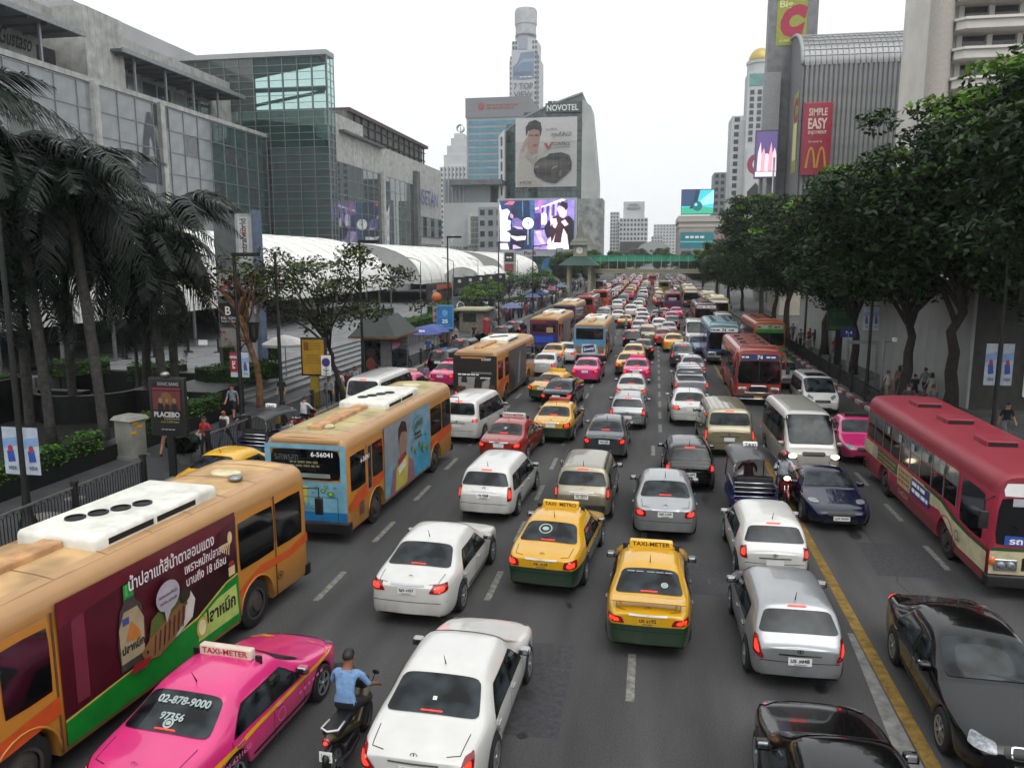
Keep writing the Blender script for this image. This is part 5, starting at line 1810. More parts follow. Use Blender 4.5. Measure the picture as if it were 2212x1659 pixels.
mp('terrace_recess_shade', M('recess_shade', '2c2d30', .8), -82.1, -81.95, 106.5, 111.5, 31.8, 37)  # flat dark panel on the wall, recess shade put into its colour
mp('terrace_recess_shade', M('recess_shade', '2c2d30', .8), -82.1, -81.95, 98, 101.4, 31.8, 36)
NX = 26
rs_m = random.Random(4)
prof_ = {i: rs_m.random() for i in range(NX)}
def pick_mall(i, j):
 y = 44 + 4 * i
 if y < 126 + 2 * math.sin(j * 1.3):
  return G_FRIT if (i * 7 + j * 3) % 11 else G_DARK
 return [G_GREEN, G_DARK, G_GREEN][(i * 5 + j * 2) % 3]
curtain(mall, (.05, 44 - 100, 1.2), (0, 1, 0), (1, 0, 0), 104, 29.6, NX, 9, pick_mall, .12, .16)
for y in (62, 80, 98.5, 113.2):
 mp('pier', STONE, -75.2, -74.3, y, y + 1.1, 0, 31.2)
# lettering on the terrace wall and a printed figure behind the glazing
Print().text(INK, 'Gustaso', 0, 0, w=5.4, h=2.2, shear=.25).build('lettering', mall, frame((-82 - X0 + .2, -5.6, 35.7), (0, 1, 0), (0, 0, 1)))
pf = Print(.01)
pf.poly(C('shade_blue', '3c4248'), [(-2.2, -3), (-1.3, 1.5), (-.3, 4.3), (.4, 4.4), (1.3, 1.5), (2.2, -2.5), (1.2, -3), (.4, .8), (-.1, 1.0), (-.7, -3)])
pf.poly(C('shade_blue', '3c4248'), [(-4.0, -6), (-3.5, -3.4), (2.6, -3.0), (3, -6)])
pf.build('glass_print', mall, frame((.16, 111.0 - 100, 25), (0, 1, 0), (0, 0, 1)))
# glass atrium standing proud of the mall
AT = thing('glass_atrium', 'tall clear glass atrium box projecting from the mall, sky showing through its top', 'building', (-62, 148, 0))
def pick_at(i, j):
 if j >= 20 and i >= 4:
  return G_CLEAR if j < 25 or i > 7 else G_DARK
 if j >= 24:
  return G_DARK
 return G_GREEN if (i * 3 + j * 5) % 4 else G_DARK
curtain(AT, (-39, 0, 1.2), (1, 0, 0), (0, -1, 0), 39, 44.5, 13, 32, pick_at, .10, .14, skip=lambda i, j: i < 9 and j < 21)
curtain(AT, (0, 0, 1.2), (0, 1, 0), (1, 0, 0), 3.2, 44.5, 2, 32, lambda i, j: G_CLEAR if j > 22 else G_GREEN, .10, .14)
MB().box(-42, .2, -.5, 3.4, 45.8, 46.7).build('roof_slab', M('atrium_roof', '9b9d9e', .6, var=.05), AT)
MB().prism([(-39, .3, 45.7), (-39, .3, 39.5), (-25, .3, 41.4), (-1.5, .3, 44.8), (-1.5, .3, 45.7)], (0, 2.8, 0)).build('roof_soffit', M('atrium_soffit', '5a5c5e', .7), AT)
MB().box(-24, -.6, .6, 1.2, 39.6, 40.4).build('tie_beam', M('atrium_beam', '55625f', .5, .3), AT)
MB().prism([(-18, .8, 36.6), (-1, .8, 39.2), (-1, .8, 39.7), (-18, .8, 37.1)], (0, .5, 0)).build('tie_beam', M('atrium_beam', '55625f', .5, .3), AT)
for x in (-21.1, -18.2, -15.2, -12.2, -9.3, -6.3, -3.3, -.4):
 MB().box(x - .12, x + .12, .5, .9, 33.5, 45.8).build('column', M('atrium_beam', '55625f', .5, .3), AT)
MB().prism([(-39, 1.3, 0), (-39, 1.3, 33), (-14, 1.3, 34.6), (-4, 1.3, 33.2), (-4, 1.3, 31.5), (-1, 1.3, 30.5), (-1, 1.3, 0)], (0, 1.8, 0)).build('inner_wall', M('atrium_inner', '3d4644', .8, var=.3, scale=.2), AT)
# department store wing
WG = thing('department_store', 'stone and mirror glass department store wing past the atrium', 'building', (-64, 195, 0))
def wp(name, mat, x0, x1, y0, y1, z0, z1):
 return MB().box(x0 + 64, x1 + 64, y0 - 195, y1 - 195, z0, z1).build(name, mat, WG)
wp('wall', STONE, -80, -64.15, 152.6, 238, 0, 34)
wp('upper_wall', STONE, -90, -70, 165, 188, 34, 39.5)
wp('upper_wall', STONE_D, -95, -74, 186, 252, 34, 43)
wp('roof_edge', M('roof_maroon', '4a3a3c', .7), -96, -73.2, 188, 256, 43, 43.9)
for y in range(192, 255, 5):
 wp('frame_post', M('frame_dark', '2a2826', .7), -73.9, -73.5, y, y + .4, 34, 43)
for z in (36.4, 38.8, 41.2):
 wp('frame_rail', M('frame_dark', '2a2826', .7), -73.95, -73.55, 192, 254, z, z + .2)
wp('canopy', CANOPY, -72, -63, 158.5, 184, 33.4, 33.9)
wp('pier', STONE_D, -64.2, -63.0, 209, 212, 0, 31)
wp('pier', STONE, -64.2, -63.2, 182.5, 184, 0, 28)
curtain(WG, (.05, 154 - 195, 1.2), (0, 1, 0), (1, 0, 0), 55, 26.2, 14, 8, lambda i, j: G_MIRROR, .10, .08)
curtain(WG, (.05, 213 - 195, 14), (0, 1, 0), (1, 0, 0), 24, 5.5, 6, 2, lambda i, j: G_DARK if i % 2 else G_FRIT, .10, .08)
wp('shop_glass', G_FRIT, -64.1, -63.9, 214, 236, 1.2, 12)
Print(.02).text(C('store_blue', '3a3f7a'), 'ISETAN', 0, 0, h=4.2, w=17).build('lettering', WG, frame((1.0, 221 - 195, 24.6), (0, 1, 0), (0, 0, 1)))
# generic towers further off
def tower(name, label, x0, x1, y, d, h, wall, win, floors, cols, z0=0.0, bands=False, wfrac=(.6, .55), side=True, zwin=0.0, extra=None):
 t = thing(name, label, 'building', ((x0 + x1) / 2, y, z0))
 hw = (x1 - x0) / 2
 MB().box(-hw, hw, 0, d, 0, h).build('wall', wall, t)
 fh = (h - zwin) / floors
 if bands:
  me = MB().box(-hw * .94, hw * .94, -.12, .05, fh * (1 - wfrac[1]) / 2, fh * (1 + wfrac[1]) / 2).mesh('window', win)
  for j in range(floors):
   obj('window', me, t, (0, 0, zwin + j * fh))
  if side:
   sx = 1 if x0 < 0 else -1
   me2 = MB().box(sx * hw - .1, sx * hw + .1, d * .05, d * .95, fh * (1 - wfrac[1]) / 2, fh * (1 + wfrac[1]) / 2).mesh('window', win)
   for j in range(floors):
    obj('window', me2, t, (0, 0, zwin + j * fh))
 else:
  cw = 2 * hw / cols
  me = MB().box(-cw * wfrac[0] / 2, cw * wfrac[0] / 2, -.15, .05, fh * (1 - wfrac[1]) / 2, fh * (1 + wfrac[1]) / 2).mesh('window', win)
  for j in range(floors):
   for i in range(cols):
    obj('window', me, t, (-hw + cw * (i + .5), 0, zwin + j * fh))
  if side:
   sx = 1 if x0 < 0 else -1
   nc = max(2, int(d / cw))
   b = MB()
   for j in range(floors):
    for i in range(nc):
     y_ = d * (i + .5) / nc
     b.box(sx * hw - .1, sx * hw + .15, y_ - d / nc * wfrac[0] / 2, y_ + d / nc * wfrac[0] / 2, zwin + j * fh + fh * (1 - wfrac[1]) / 2, zwin + j * fh + fh * (1 + wfrac[1]) / 2)
   stuff(b.build('side_windows', win, t))
 return t
W_CONC = M('tower_white', 'b9bcbd', .8, var=.06, scale=.1)
W_GREY = M('tower_grey', '8e9194', .8, var=.08, scale=.1)
WIN_D = glass('tower_window', '3c444a', .2, .5)
WIN_B = glass('tower_window_blue', '3f7d90', .1, .7)
# office tower with blue bands
t = tower('office_tower', 'tall office tower striped with blue glass bands behind the hotel', -99, -66, 420, 30, 90.5, W_GREY, WIN_B, 26, 1, bands=True, wfrac=(.6, .62))
MB().box(-17, 17, -.3, 30, 81, 91).build('sign_band', M('office_crown', '7d7f82', .8), t)
pt = Print(.03)
pt.ell(C('office_red', '8e4a4e'), -8.5, 0, 1.9, 1.9).lines(C('office_red', '8e4a4e'), -5.6, .6, 11, 2, 1.5, .9)
pt.build('lettering', t, frame((0, -.35, 86.5), (1, 0, 0), (0, 0, 1)))
# pale hotel tower with stepped top
t = tower('hotel_tower', 'pale slim hotel tower with stepped crown, left of the blue banded office', -141, -118, 520, 24, 68, W_CONC, WIN_D, 20, 9, wfrac=(.45, .5), side=False)
for k, (w, z0, z1) in enumerate(((9.5, 68, 76), (7.5, 76, 82), (5, 82, 87), (3, 87, 90))):
 MB().box(-w, w, 3 + k, 21 - k, z0, z1).build('crown_tier', W_CONC, t)
MB().tube([(0, 12, 90), (0, 12, 97)], [.5, .15], 6).build('mast', W_CONC, t)
MB().lathe([(2.4, -2.4), (2.6, 0), (2.4, 2.4)], 16, (0, 12, 94), 'Y', cap=False).build('ring', W_CONC, t)
# trade mart blocks beside the department store
t = tower('trade_centre', 'pale windowless trade centre block with louvred panel between the mall and the screen', -80, -58.5, 300, 40, 29, M('trade_wall', 'a3a7a6', .8, var=.08, scale=.1), WIN_D, 1, 1, side=False, wfrac=(.01, .01))
MB().box(-1, 9, -1.4, 0, 13, 25).build('louvre_box', M('trade_box', 'b3b6b4', .8), t)
for j in range(5):
 for i in range(5):
  MB().box(.2 + i * 1.7, 1.7 + i * 1.7, -1.6, -1.4, 13.6 + j * 2.1, 15.4 + j * 2.1).build('louvre', M('trade_louvre', '6e706c', .8), t)
for i in range(4):
 MB().box(1 + i * 2, 1.8 + i * 2, -.3, 0, 3, 11).build('window', WIN_D, t)
Print(.03).text(C('platinum_ink', '55595a'), 'PLATINUM', 0, 0, w=9).text(C('platinum_white', 'd0d3d2'), 'P', -1, 3.6, h=2.6).build('lettering', t, frame((-6, -.1, 12), (1, 0, 0), (0, 0, 1)))
t = tower('trade_tower', 'grey tower block with overhanging roof behind the pale trade centre', -88, -68, 330, 30, 41, M('trade_tower', '7c8284', .8), WIN_D, 1, 1, side=False, wfrac=(.01, .01))
MB().box(-6, 16, -5, 20, 38, 40).build('roof', STONE_D, t)
for i in range(6):
 MB().box(-9.5 + i * 1.6, -9.0 + i * 1.6, -.5, 0, 30, 46).build('fin', W_GREY, t)
tower('office_block', 'grey office block right behind the left edge of the video screen', -62, -47, 280, 30, 26, M('office_block', '8c9092', .8, var=.1, scale=.1), WIN_D, 7, 5, wfrac=(.55, .5), side=False)
# hotel with the big car advertisement
HT = thing('hotel_building', 'curved green glass hotel with slanted top carrying a huge car advertisement', 'building', (-43, 330, 0))
NVG = [glass('hotel_glass_a', '25443f', .06, .8), glass('hotel_glass_b', '2f514c', .06, .8), glass('hotel_glass_c', '1d3835', .06, .8)]
HWALL = M('hotel_wall', '9ea19f', .8, var=.08, scale=.1)
cols_ = []
for i in range(17):
 a = i / 16
 x = -19 + 32 * a
 y = 5.5 * (1 - math.sin(math.pi * (.12 + .8 * a)) ** .8) * (1.6 if a < .5 else .4)
 zt_ = 60.5 + 13.5 * a ** .8
 cols_.append((x, y, zt_))
NV = 18
for i in range(16):
 (x0, y0, z0), (x1, y1, z1) = cols_[i], cols_[i + 1]
 u = Vector((x1 - x0, y1 - y0, 0))
 Wd = u.length
 u.normalize()
 n = Vector((u.y, -u.x, 0))
 me_c = [MB().box(.08, Wd - .08, -.1, 0, .08, 3.75).mesh('pane', m) for m in NVG]
 fr_m = HWALL if i < 1 else None
 for j in range(NV):
  zb = j * 3.95
  if zb > (z0 + z1) / 2 - 1.5:
   break
  mt = Matrix((u, n, Vector((0, 0, 1)))).transposed().to_4x4()
  mt.translation = Vector((x0, y0, zb))
  obj('pane', me_c[(i * 3 + j * 7 + (i * j) % 5) % 3], HT, mat=mt)
b = MB()
for i in range(16):
 (x0, y0, z0), (x1, y1, z1) = cols_[i], cols_[i + 1]
 b.loft([[(x0, y0 + .25, 0), (x1, y1 + .25, 0), (x1, y1 + .25, z1), (x0, y0 + .25, z0)], [(x0, y0 + 20, 0), (x1, y1 + 20, 0), (x1, y1 + 20, z1), (x0, y0 + 20, z0)]])
b.build('core', M('hotel_core', '5e6664', .7), HT)
b = MB()
for i in range(16):
 (x0, y0, z0), (x1, y1, z1) = cols_[i], cols_[i + 1]
 b.loft([[(x0, y0 - .3, z0 - .4), (x1, y1 - .3, z1 - .4), (x1, y1 - .3, z1 + .3), (x0, y0 - .3, z0 + .3)], [(x0, y0 + 1, z0 - .4), (x1, y1 + 1, z1 - .4), (x1, y1 + 1, z1 + .3), (x0, y0 + 1, z0 + .3)]])
b.build('roof_edge', MULL, HT)
MB().prism([(13, .5, 0), (19.5, .5, 0), (19.5, .5, 40), (16.5, .5, 68.5), (13.6, .5, 71), (13, .5, 71)], (0, 18, 0)).build('side_wall', M('hotel_side', 'a6aaa8', .8, var=.1, scale=.1), HT)
MB().box(12, 22, -3, 12, 0, 32).build('lift_block', M('hotel_block', '8a8d8b', .8, var=.25, scale=.3), HT)
MB().prism([(-19, 1, 0), (-21.5, 1, 0), (-21.5, 1, 58), (-19, 1, 60.5)], (0, 12, 0)).build('corner_wall', W_CONC, HT)
for z in range(4, 56, 5):
 MB().box(-20.6, -19.9, .8, 1.0, z, z + 3.6).build('window', WIN_D, HT)
# advertisement banner: its own thing, hung on the glass
pa = Print(.05)
AD0 = C('ad_ground', 'a6a7a5')
pa.rect(AD0, -12.6, 0, 12.6, 27.4)
pa.rect(C('ad_band', 'b4b4b2'), -12.6, 18, 12.6, 27.4)
SHIRT = C('ad_shirt', '9b9890')
pa.poly(SHIRT, [(-11.8, 0), (-12, 6), (-11.3, 10.5), (-10.6, 14.5), (-8.6, 17), (-6.4, 15.6), (-2.6, 15.8), (-.6, 14), (.2, 10), (-1.2, 0)])
pa.poly(C('ad_face', '8f7468'), [(-7.6, 15.5), (-5.8, 12.6), (-3.4, 13.4), (-2.9, 16.8), (-2.3, 20.5), (-3, 23), (-6.6, 23.2), (-7.6, 20.5)])
pa.poly(C('ad_hair', '1f1c1c'), [(-8.2, 20.2), (-8.4, 23.8), (-7, 25.8), (-4.4, 26.6), (-2.2, 25.4), (-1.7, 22.6), (-2.2, 20.2), (-2.8, 22.4), (-5, 23.0), (-7.3, 22.2)])
pa.poly(C('ad_hand', '9a8072'), [(-10.6, 14.6), (-8.2, 19.6), (-6.3, 20.4), (-6.1, 19.6), (-8, 17.2), (-9.2, 14)])
pa.rect(C('ad_brow', '2a2424'), -6.8, 20.4, -5.4, 20.7).rect(C('ad_brow', '2a2424'), -4.6, 20.4, -3.2, 20.7)
pa.rect(C('ad_lip', '7a4a46'), -5.4, 16.4, -3.8, 16.8)
pa.poly(C('ad_collar', '8a8880'), [(-7.4, 15.4), (-5.4, 11.2), (-3, 13.4), (-4.8, 9), (-8.2, 12.4)])
DK, MD, LT = C('ad_car', '35332f'), C('ad_car_mid', '4c4943'), C('ad_car_light', '77756e')
pa.poly(DK, [(-5.0, 6.2), (-4.6, 9.2), (-2.6, 11.2), (0, 12.0), (1.6, 13.2), (6.4, 13.6), (9.6, 12.4), (10.6, 9.8), (10.3, 6.6), (8, 4.4), (4, 1.4), (0, 2.2), (-3.8, 4.2)])
pa.poly(C('ad_glass', '15161a'), [(-.4, 11.4), (1.6, 12.9), (6, 13.2), (7.4, 12.2), (5.6, 10.6), (1, 10.7)])
pa.poly(C('ad_glass', '15161a'), [(7.8, 12.1), (9.4, 11.6), (10, 9.8), (8.2, 10.2)])
pa.poly(MD, [(-4.2, 8.8), (-1, 10.6), (5.2, 10.3), (4.6, 8.6), (-1, 7.6)])
pa.poly(LT, [(-4.4, 7.4), (-2.6, 7.8), (-3, 8.6), (-4.4, 8.2)]).poly(LT, [(2.4, 6.8), (5.0, 7.8), (4.6, 8.6), (2.6, 7.6)])
pa.poly(C('ad_grille', '121214'), [(-4.6, 5.4), (1.6, 4.2), (2.4, 5.2), (1.8, 6.6), (-4.4, 7.0)])
pa.ell(C('ad_grille', '121214'), 6.0, 5.2, 1.3, 2.0, rot=-.25).ell(C('ad_rim', '55534e'), 6.05, 5.2, .8, 1.4, rot=-.25).ell(C('ad_grille', '121214'), 9.9, 7.6, .6, 1.4, rot=-.2)
INKG = C('ad_ink', '4a4a4c')
pa.text(INKG, 'ของที่สั่งได้...', 2.6, 22.6, w=5.2).text(INKG, 'คุณก็สั่งได้', 6.4, 20.4, w=8, bold=.02)
pa.poly(C('ad_red', '8e2a2a'), [(-.8, 17.2), (.3, 17.2), (1.2, 15.9), (2.4, 17.6), (3.4, 17.6), (1.3, 14.8), (.6, 14.8)])
pa.text(INKG, 'CONTROL', 6.6, 16.8, w=7.0, h=1.3, bold=.04, shear=.2).rect(INKG, 3.4, 15.4, 9.8, 15.6)
pa.text(INKG, 'VIOS', -8.3, 1.8, w=5.2, h=1.2, bold=.03, shear=.3)
ad = thing('billboard', 'huge hotel facade advertisement of a man and a dark car', 'billboard', (-44.4, 329.0, 37))
MB().box(-12.6, 12.6, -.02, .3, 0, 27.4).build('backing', AD0, ad)
pa.build('print', ad, frame((0, -.03, 0), (1, 0, 0), (0, 0, 1)))
for i in range(1, 8):
 MB().box(-12.6 + i * 3.15 - .015, -12.6 + i * 3.15 + .015, -1.25, -1.2, 0, 27.4).build('seam', C('ad_seam', '9a9b99'), ad)
for j in range(1, 9):
 MB().box(-12.6, 12.6, -1.25, -1.2, j * 3.05 - .012, j * 3.05 + .012).build('seam', C('ad_seam', '9a9b99'), ad)
Print(.03).text(C('hotel_white', 'd8dad8'), 'NOVOTEL', 0, 0, w=12.8, h=2.4, bold=.02).build('lettering', HT, frame((5.2, -1.2, 68.0), (1, .0, 0), (0, 0, 1)))
MB().box(-1.8, 12.6, -.9, .5, 66.2, 69.9).build('sign_band', M('hotel_signband', '3a4744', .6), HT)
# very tall round topped tower
BT = thing('skyscraper', 'very tall pale skyscraper with round drum top and banner advertisement', 'building', (-146, 900, 0))
BT.scale = (1, 1, .955)
BW = M('skyscraper_wall', 'b4b7ba', .8, var=.04, scale=.05)
MB().box(-17, 17, 0, 30, 0, 236).build('shaft', BW, BT)
MB().box(-14.5, 14.5, 1, 28, 236, 256).build('shoulder', BW, BT)
MB().lathe([(11.5, 254), (11.5, 276), (12.4, 277), (12.4, 292), (11.4, 292.3), (11.4, 294)], 28, (-1, 15, 0)).build('drum', M('drum_wall', 'a9acae', .8, var=.1, scale=.2), BT, 'auto')
wsk = MB().box(-1.1, 1.1, -.3, 0, 0, 3.4).mesh('window', WIN_D)
for j in range(14):
 for x in (-15, -12.4, 12.4, 15) if j < 11 else (-12.5, -9.5, 9.5, 12.5):
  obj('window', wsk, BT, (x, 0 if j < 11 else 1, 180 + j * 5.6))
for i in range(16):
 a = R(180 + 11.25 * (i + .5))
 obj('window', wsk, BT, mat=Matrix.Translation((-1 + 11.6 * math.cos(a), 15 + 11.6 * math.sin(a), 262)) @ Matrix.Rotation(a + R(90), 4, 'Z'))
MB().box(-7, 3, .3, 1, 247, 262).build('recessed_bay', M('skyscraper_bay', '8b90a0', .7), BT)
MB().box(13.5, 15, -.8, 0, 100, 244).build('stripe', M('skyscraper_stripe', '6c7074', .8), BT)
pb = Print(.3)
pb.rect(C('sky_ad', 'aeb2b6'), -13.5, 170, 12, 246)
pb.poly(C('sky_blue', '5c7490'), [(-12, 214), (-12, 228), (-7, 232), (-3, 243), (11.5, 244), (11.5, 214), (0, 213)])
pb.poly(C('sky_blue2', '7f95ac'), [(-9, 226), (-2, 232), (11.5, 233), (11.5, 236), (-1, 236)]).rect(C('sky_blue3', '46586e'), -10, 219, 9, 222).lines(C('sky_white', 'c4c8cc'), -4, 216, 10, 1, 2, 1.4)
for k_, s_ in enumerate(('7 TOP', 'VIEW', 'COM')):
 pb.text(C('sky_ink', '4e545c'), s_, 0, 206 - k_ * 9.5, w=22, h=7.2, bold=.03)
pb.build('banner_print', BT, frame((-1, -.3, 0), (1, 0, 0), (0, 0, 1)))
# distant white blocks down the road
t = tower('hotel_block', 'white hotel block with arched windows and rooftop name far down the road', -30, -6, 700, 22, 43, W_CONC, WIN_D, 11, 8, wfrac=(.6, .55))
MB().box(-9, 9, 3, 16, 43, 57).build('penthouse', W_CONC, t)
Print(.05).text(INKG, 'INDRA', 0, 3, w=9).text(INKG, 'REGENT', 0, 0, w=12).build('lettering', t, frame((0, 2.8, 51), (1, 0, 0), (0, 0, 1)))
pq = Print(.05).rect(C('far_ad', '1d1f1c'), -11.5, 0, 11.5, 11).poly(C('far_ad2', '3f3f2a'), [(-8, 2), (0, 7), (9, 4), (10, 2)])
pq.build('banner_print', t, frame((0, -.4, 12), (1, 0, 0), (0, 0, 1)))
tower('apartment_tower', 'slim pale apartment tower just left of the arched window hotel', -43.5, -35, 800, 20, 54, W_CONC, WIN_D, 16, 3, side=False)
tower('apartment_tower', 'slim grey apartment tower touching the arched window hotel', -36, -29, 790, 20, 44, W_GREY, WIN_D, 13, 2, side=False)
tower('apartment_block', 'broad white apartment block closing the road, grid of small windows', -1, 29, 900, 20, 46, W_CONC, WIN_D, 13, 9, wfrac=(.45, .45), side=False)
tower('apartment_block', 'small white block in front of the broad apartment block', -3, 9, 860, 16, 32, W_CONC, WIN_D, 9, 4, side=False)
o = tag(MB().loft([[(12 * math.cos(R(a)), y, 14 + 7 * math.sin(R(a))) for a in range(0, 181, 15)] for y in (600, 640)], False, True).box(-12, 12, 600, 640, 0, 14).build('market_hall', M('hall_roof', '9b9e9f', .6), None, False), 'pale vaulted roof low behind the footbridge', 'building')
# right side, far to near
t = tower('mall_building', 'beige shop building with bright screen on its roof corner, far right side', 9.7, 40, 330, 40, 24.5, M('beige_block', 'a39d94', .8, var=.08, scale=.1), WIN_D, 1, 1, side=False, wfrac=(.01, .01))
MB().box(-15.6, 15.4, -.6, 40, 22.6, 24.9).box(-15.4, 15.2, -.3, 40, 20.5, 21.4).build('cornice', M('beige_trim', 'b5b0a8', .8), t)
pq = Print(.05).rect(C('teal_sign', '1f7f88'), -14.5, 12, -1.5, 18.5).lines(WHITE, -12.5, 16.5, -3.5, 1, 1, .9).rect(C('cyan_line', '7ad0d8'), -14.5, 14.4, -1.5, 14.9).rect(C('pink_wall', '9c8488'), 0, 10, 10, 20)
pq.rect(C('mauve_ad', '8b8488'), -15, 6, 0, 12).rect(C('mauve_dark', '3c3648'), -14, 7, -10, 11).rect(C('rust_ad', '7a4034'), -8, 6.5, -4, 11)
pq.build('sign_print', t, frame((0, -.7, 0), (1, 0, 0), (0, 0, 1)))
EM = lambda n, h, e=1.0: M('screen_' + n, h, .4, emit=e, var=0)
sc_ = thing('video_screen', 'bright teal roof screen showing a football on grass', 'screen', (16.6, 329, 25.6))
MB().box(-6.4, 6.4, 0, .6, -.3, 9.6).build('housing', BLACK, sc_)
pq = Print(.03).rect(EM('teal', '3fb0bc'), -6.2, 0, 6.2, 9.3).poly(EM('navy', '27405e'), [(-6.2, 3), (-6.2, 9.3), (1, 9.3), (0, 5), (-2, 3)]).poly(EM('pale_cyan', '8fdce2'), [(1, 5), (6.2, 9.3), (6.2, 4), (2, 3.4)]).poly(EM('grass', '2f9c7a'), [(-6.2, 0), (-6.2, 2.4), (0, 3.2), (6.2, 2.2), (6.2, 0)])
pq.poly(EM('boot', '13283a'), [(-3.2, 2), (-1.6, 4.8), (-.6, 9.3), (.4, 9.3), (.1, 5), (-1, 2.2)]).ell(EM('ball', '1d5a66'), 0, 3.0, 1.9, 1.9).ell(EM('ball_light', '6fc6c6'), -.6, 3.6, .6, .6)
pq.build('display', sc_, frame((0, -.02, 0), (1, 0, 0), (0, 0, 1)))
tower('apartment_tower', 'pale grey stepped tower behind the roof screen on the right', 31, 46, 450, 20, 54, W_GREY, WIN_D, 15, 5, side=False)
tower('condominium_tower', 'white tower with two columns of deep windows, far right side', 36.5, 46.5, 420, 20, 78, W_CONC, WIN_D, 22, 2, wfrac=(.5, .6), side=False)
GD = thing('domed_tower', 'slim white tower with golden dome behind the supermarket slab', 'building', (44.5, 380, 0))
MB().box(-5.2, 6, 0, 14, 0, 90).build('wall', W_CONC, GD)
MB().lathe([(5.6, 90), (5.6, 94), (6, 94.2), (6, 95.5), (5.2, 95.5)], 24, (.4, 7, 0)).build('drum', W_CONC, GD, 'auto')
MB().lathe([(5.2 * math.cos(R(a)), 95.5 + 6 * math.sin(R(a))) for a in range(0, 90, 10)] + [(.05, 101.5)], 24, (.4, 7, 0)).build('dome', M('gold_dome', 'b9a45a', .35, .3), GD, True)
MB().box(-4.6, 5.4, -.3, 0, 84, 89).build('window', glass('domed_teal', '4f8a86', .15), GD)
for j in range(8):
 for x in (-3.2, 0, 3.2):
  MB().box(x - .9, x + .9, -.25, 0, 60 + j * 2.9, 61.9 + j * 2.9).build('window', WIN_D, GD)
MB().box(-7, -5.2, 4, 14, 0, 70).build('side_wing', W_CONC, GD)
pq = Print(.05).rect(C('gd_white', 'b8babc'), -4.6, 20, 5, 57).ell(C('gd_red', '8e2f44'), 0, 50, 4.2, 4.6).ring(C('gd_white2', 'd8d8d8'), .6, 50, 2.4, 2.6, .7, a0=40, a1=320).poly(C('gd_hair', '1c1a1c'), [(-3.5, 28), (-3.6, 38), (0, 42), (3, 38), (1.5, 30)]).rect(C('gd_orange', 'b0543c'), -4.6, 24, 5, 27)
pq.build('banner_print', GD, frame((0, -.4, 0), (1, 0, 0), (0, 0, 1)))
# supermarket slab tower and barrel roofed hall
BC = thing('supermarket_tower', 'tall grey slab tower with yellow green supermarket sign and clock display', 'building', (22.9, 152, 0))
SLAB = tiled('slab_panels', '96989a', '8f9193', 1.6, 1.6, .75, '787a7c', .03)
MB().box(-4.1, 4.1, 0, 3, 0, 58).build('slab', SLAB, BC)
MB().box(-4.6, -1.8, -1.5, 0, 0, 40).build('slab', M('slab_side', '9a9c9e', .8, var=.06), BC)
pq = Print(.02).rect(C('lime', '94983c'), -2.6, 0, 2.45, 7.6)
pq.text(C('sign_red', 'a31f44'), 'C', .1, 4.0, w=4.1, h=5.4, bold=.09, shear=.18)
pq.text(C('sign_cream', 'd6d89a'), 'Big', -1.1, 6.7, w=2.2, h=1.5, bold=.02).text(C('sign_cream', 'd6d89a'), 'SUPERCENTER', 0, .75, w=4.0, h=.42)
pq.build('sign_print', BC, frame((-.2, -.05, 44.7), (1, 0, 0), (0, 0, 1)))
MB().box(-2.9, 2.75, -.25, 0, 52.4, 56).build('clock_housing', BLACK, BC)
Print(.02).text(M('led_orange', 'ff8a30', .5, emit=2.0, var=0), '30 °C', 0, 0, w=4.4, h=1.3).build('clock_display', BC, frame((0, -.28, 53.4), (1, 0, 0), (0, 0, 1)))
HL = thing('barrel_hall', 'grey corrugated hall with barrel vaulted metal roof beside the slab tower', 'building', (36, 139, 0))
CORR = M('corrugated_grey', '88898a', .55, .3, var=.12, scale=.3)
MB().box(-12.9, 26, .3, 24, 0, 38.6).build('wall', M('hall_wall', '66686a', .7, var=.08), HL)
rib_me = MB().prism([(-.32, 0, 0), (-.2, -.18, 0), (.2, -.18, 0), (.32, 0, 0)], (0, 0, 38.6)).mesh('corrugation', CORR)
for i in range(52):
 obj('corrugation', rib_me, HL, (-12.5 + i * .74, .3, 0))
sec_ = [(.1 + 12.5 * (1 - math.cos(R(a))), 38.4 + 7.0 * math.sin(R(a))) for a in range(0, 91, 6)]
ZINC = M('zinc_roof', '8b8d8e', .4, .5, var=.15, scale=.5)
bay = MB().loft([[(x, y, z) for y, z in sec_] for x in (-.42, .42)], False, False).mesh('roof_sheet', ZINC, True)
seam_me = MB().tube([(0, y - .02, z + .04) for y, z in sec_], .07, 5).mesh('roof_seam', ZINC, True)
for i in range(45):
 obj('roof_sheet', bay, HL, (-12.6 + i * .85, 0, 0))
 obj('roof_seam', seam_me, HL, (-13.0 + i * .85, 0, 0))
for a in range(12, 80, 9):
 y, z = .1 + 12.5 * (1 - math.cos(R(a))), 38.4 + 7.0 * math.sin(R(a))
 MB().tube([(-13.2, y - .03, z + .05), (25.5, y - .03, z + .05)], .06, 5).build('roof_batten', ZINC, HL)
MB().prism([(-13.0, y, z) for y, z in sec_] + [(-13.0, 12.6, 0), (-13.0, .1, 0)], (-.25, 0, 0)).build('end_wall', M('hall_end', '75777a', .7), HL)
MB().tube([(-13.3, y - .1, z + .1) for y, z in sec_] , .3, 8).build('eave_rim', M('hall_rim', '9a9c9e', .5), HL, True)
Print(.02).rect(C('lime', '94983c'), 2, 22, 6.5, 35).rect(C('sign_cream', 'd6d89a'), 2.6, 24, 5.9, 30).text(C('sign_red', 'a31f44'), 'C', 4.2, 32, h=4, bold=.06).build('side_sign', HL, frame((-13.3, 8, 0), (0, -1, 0), (0, 0, 1)))
MC = thing('wall_sign', 'tall red fast food sign with golden arches on the corrugated hall', 'sign', (25.4, 138.7, 21.2))
MC.scale = (.86, 1, .9)
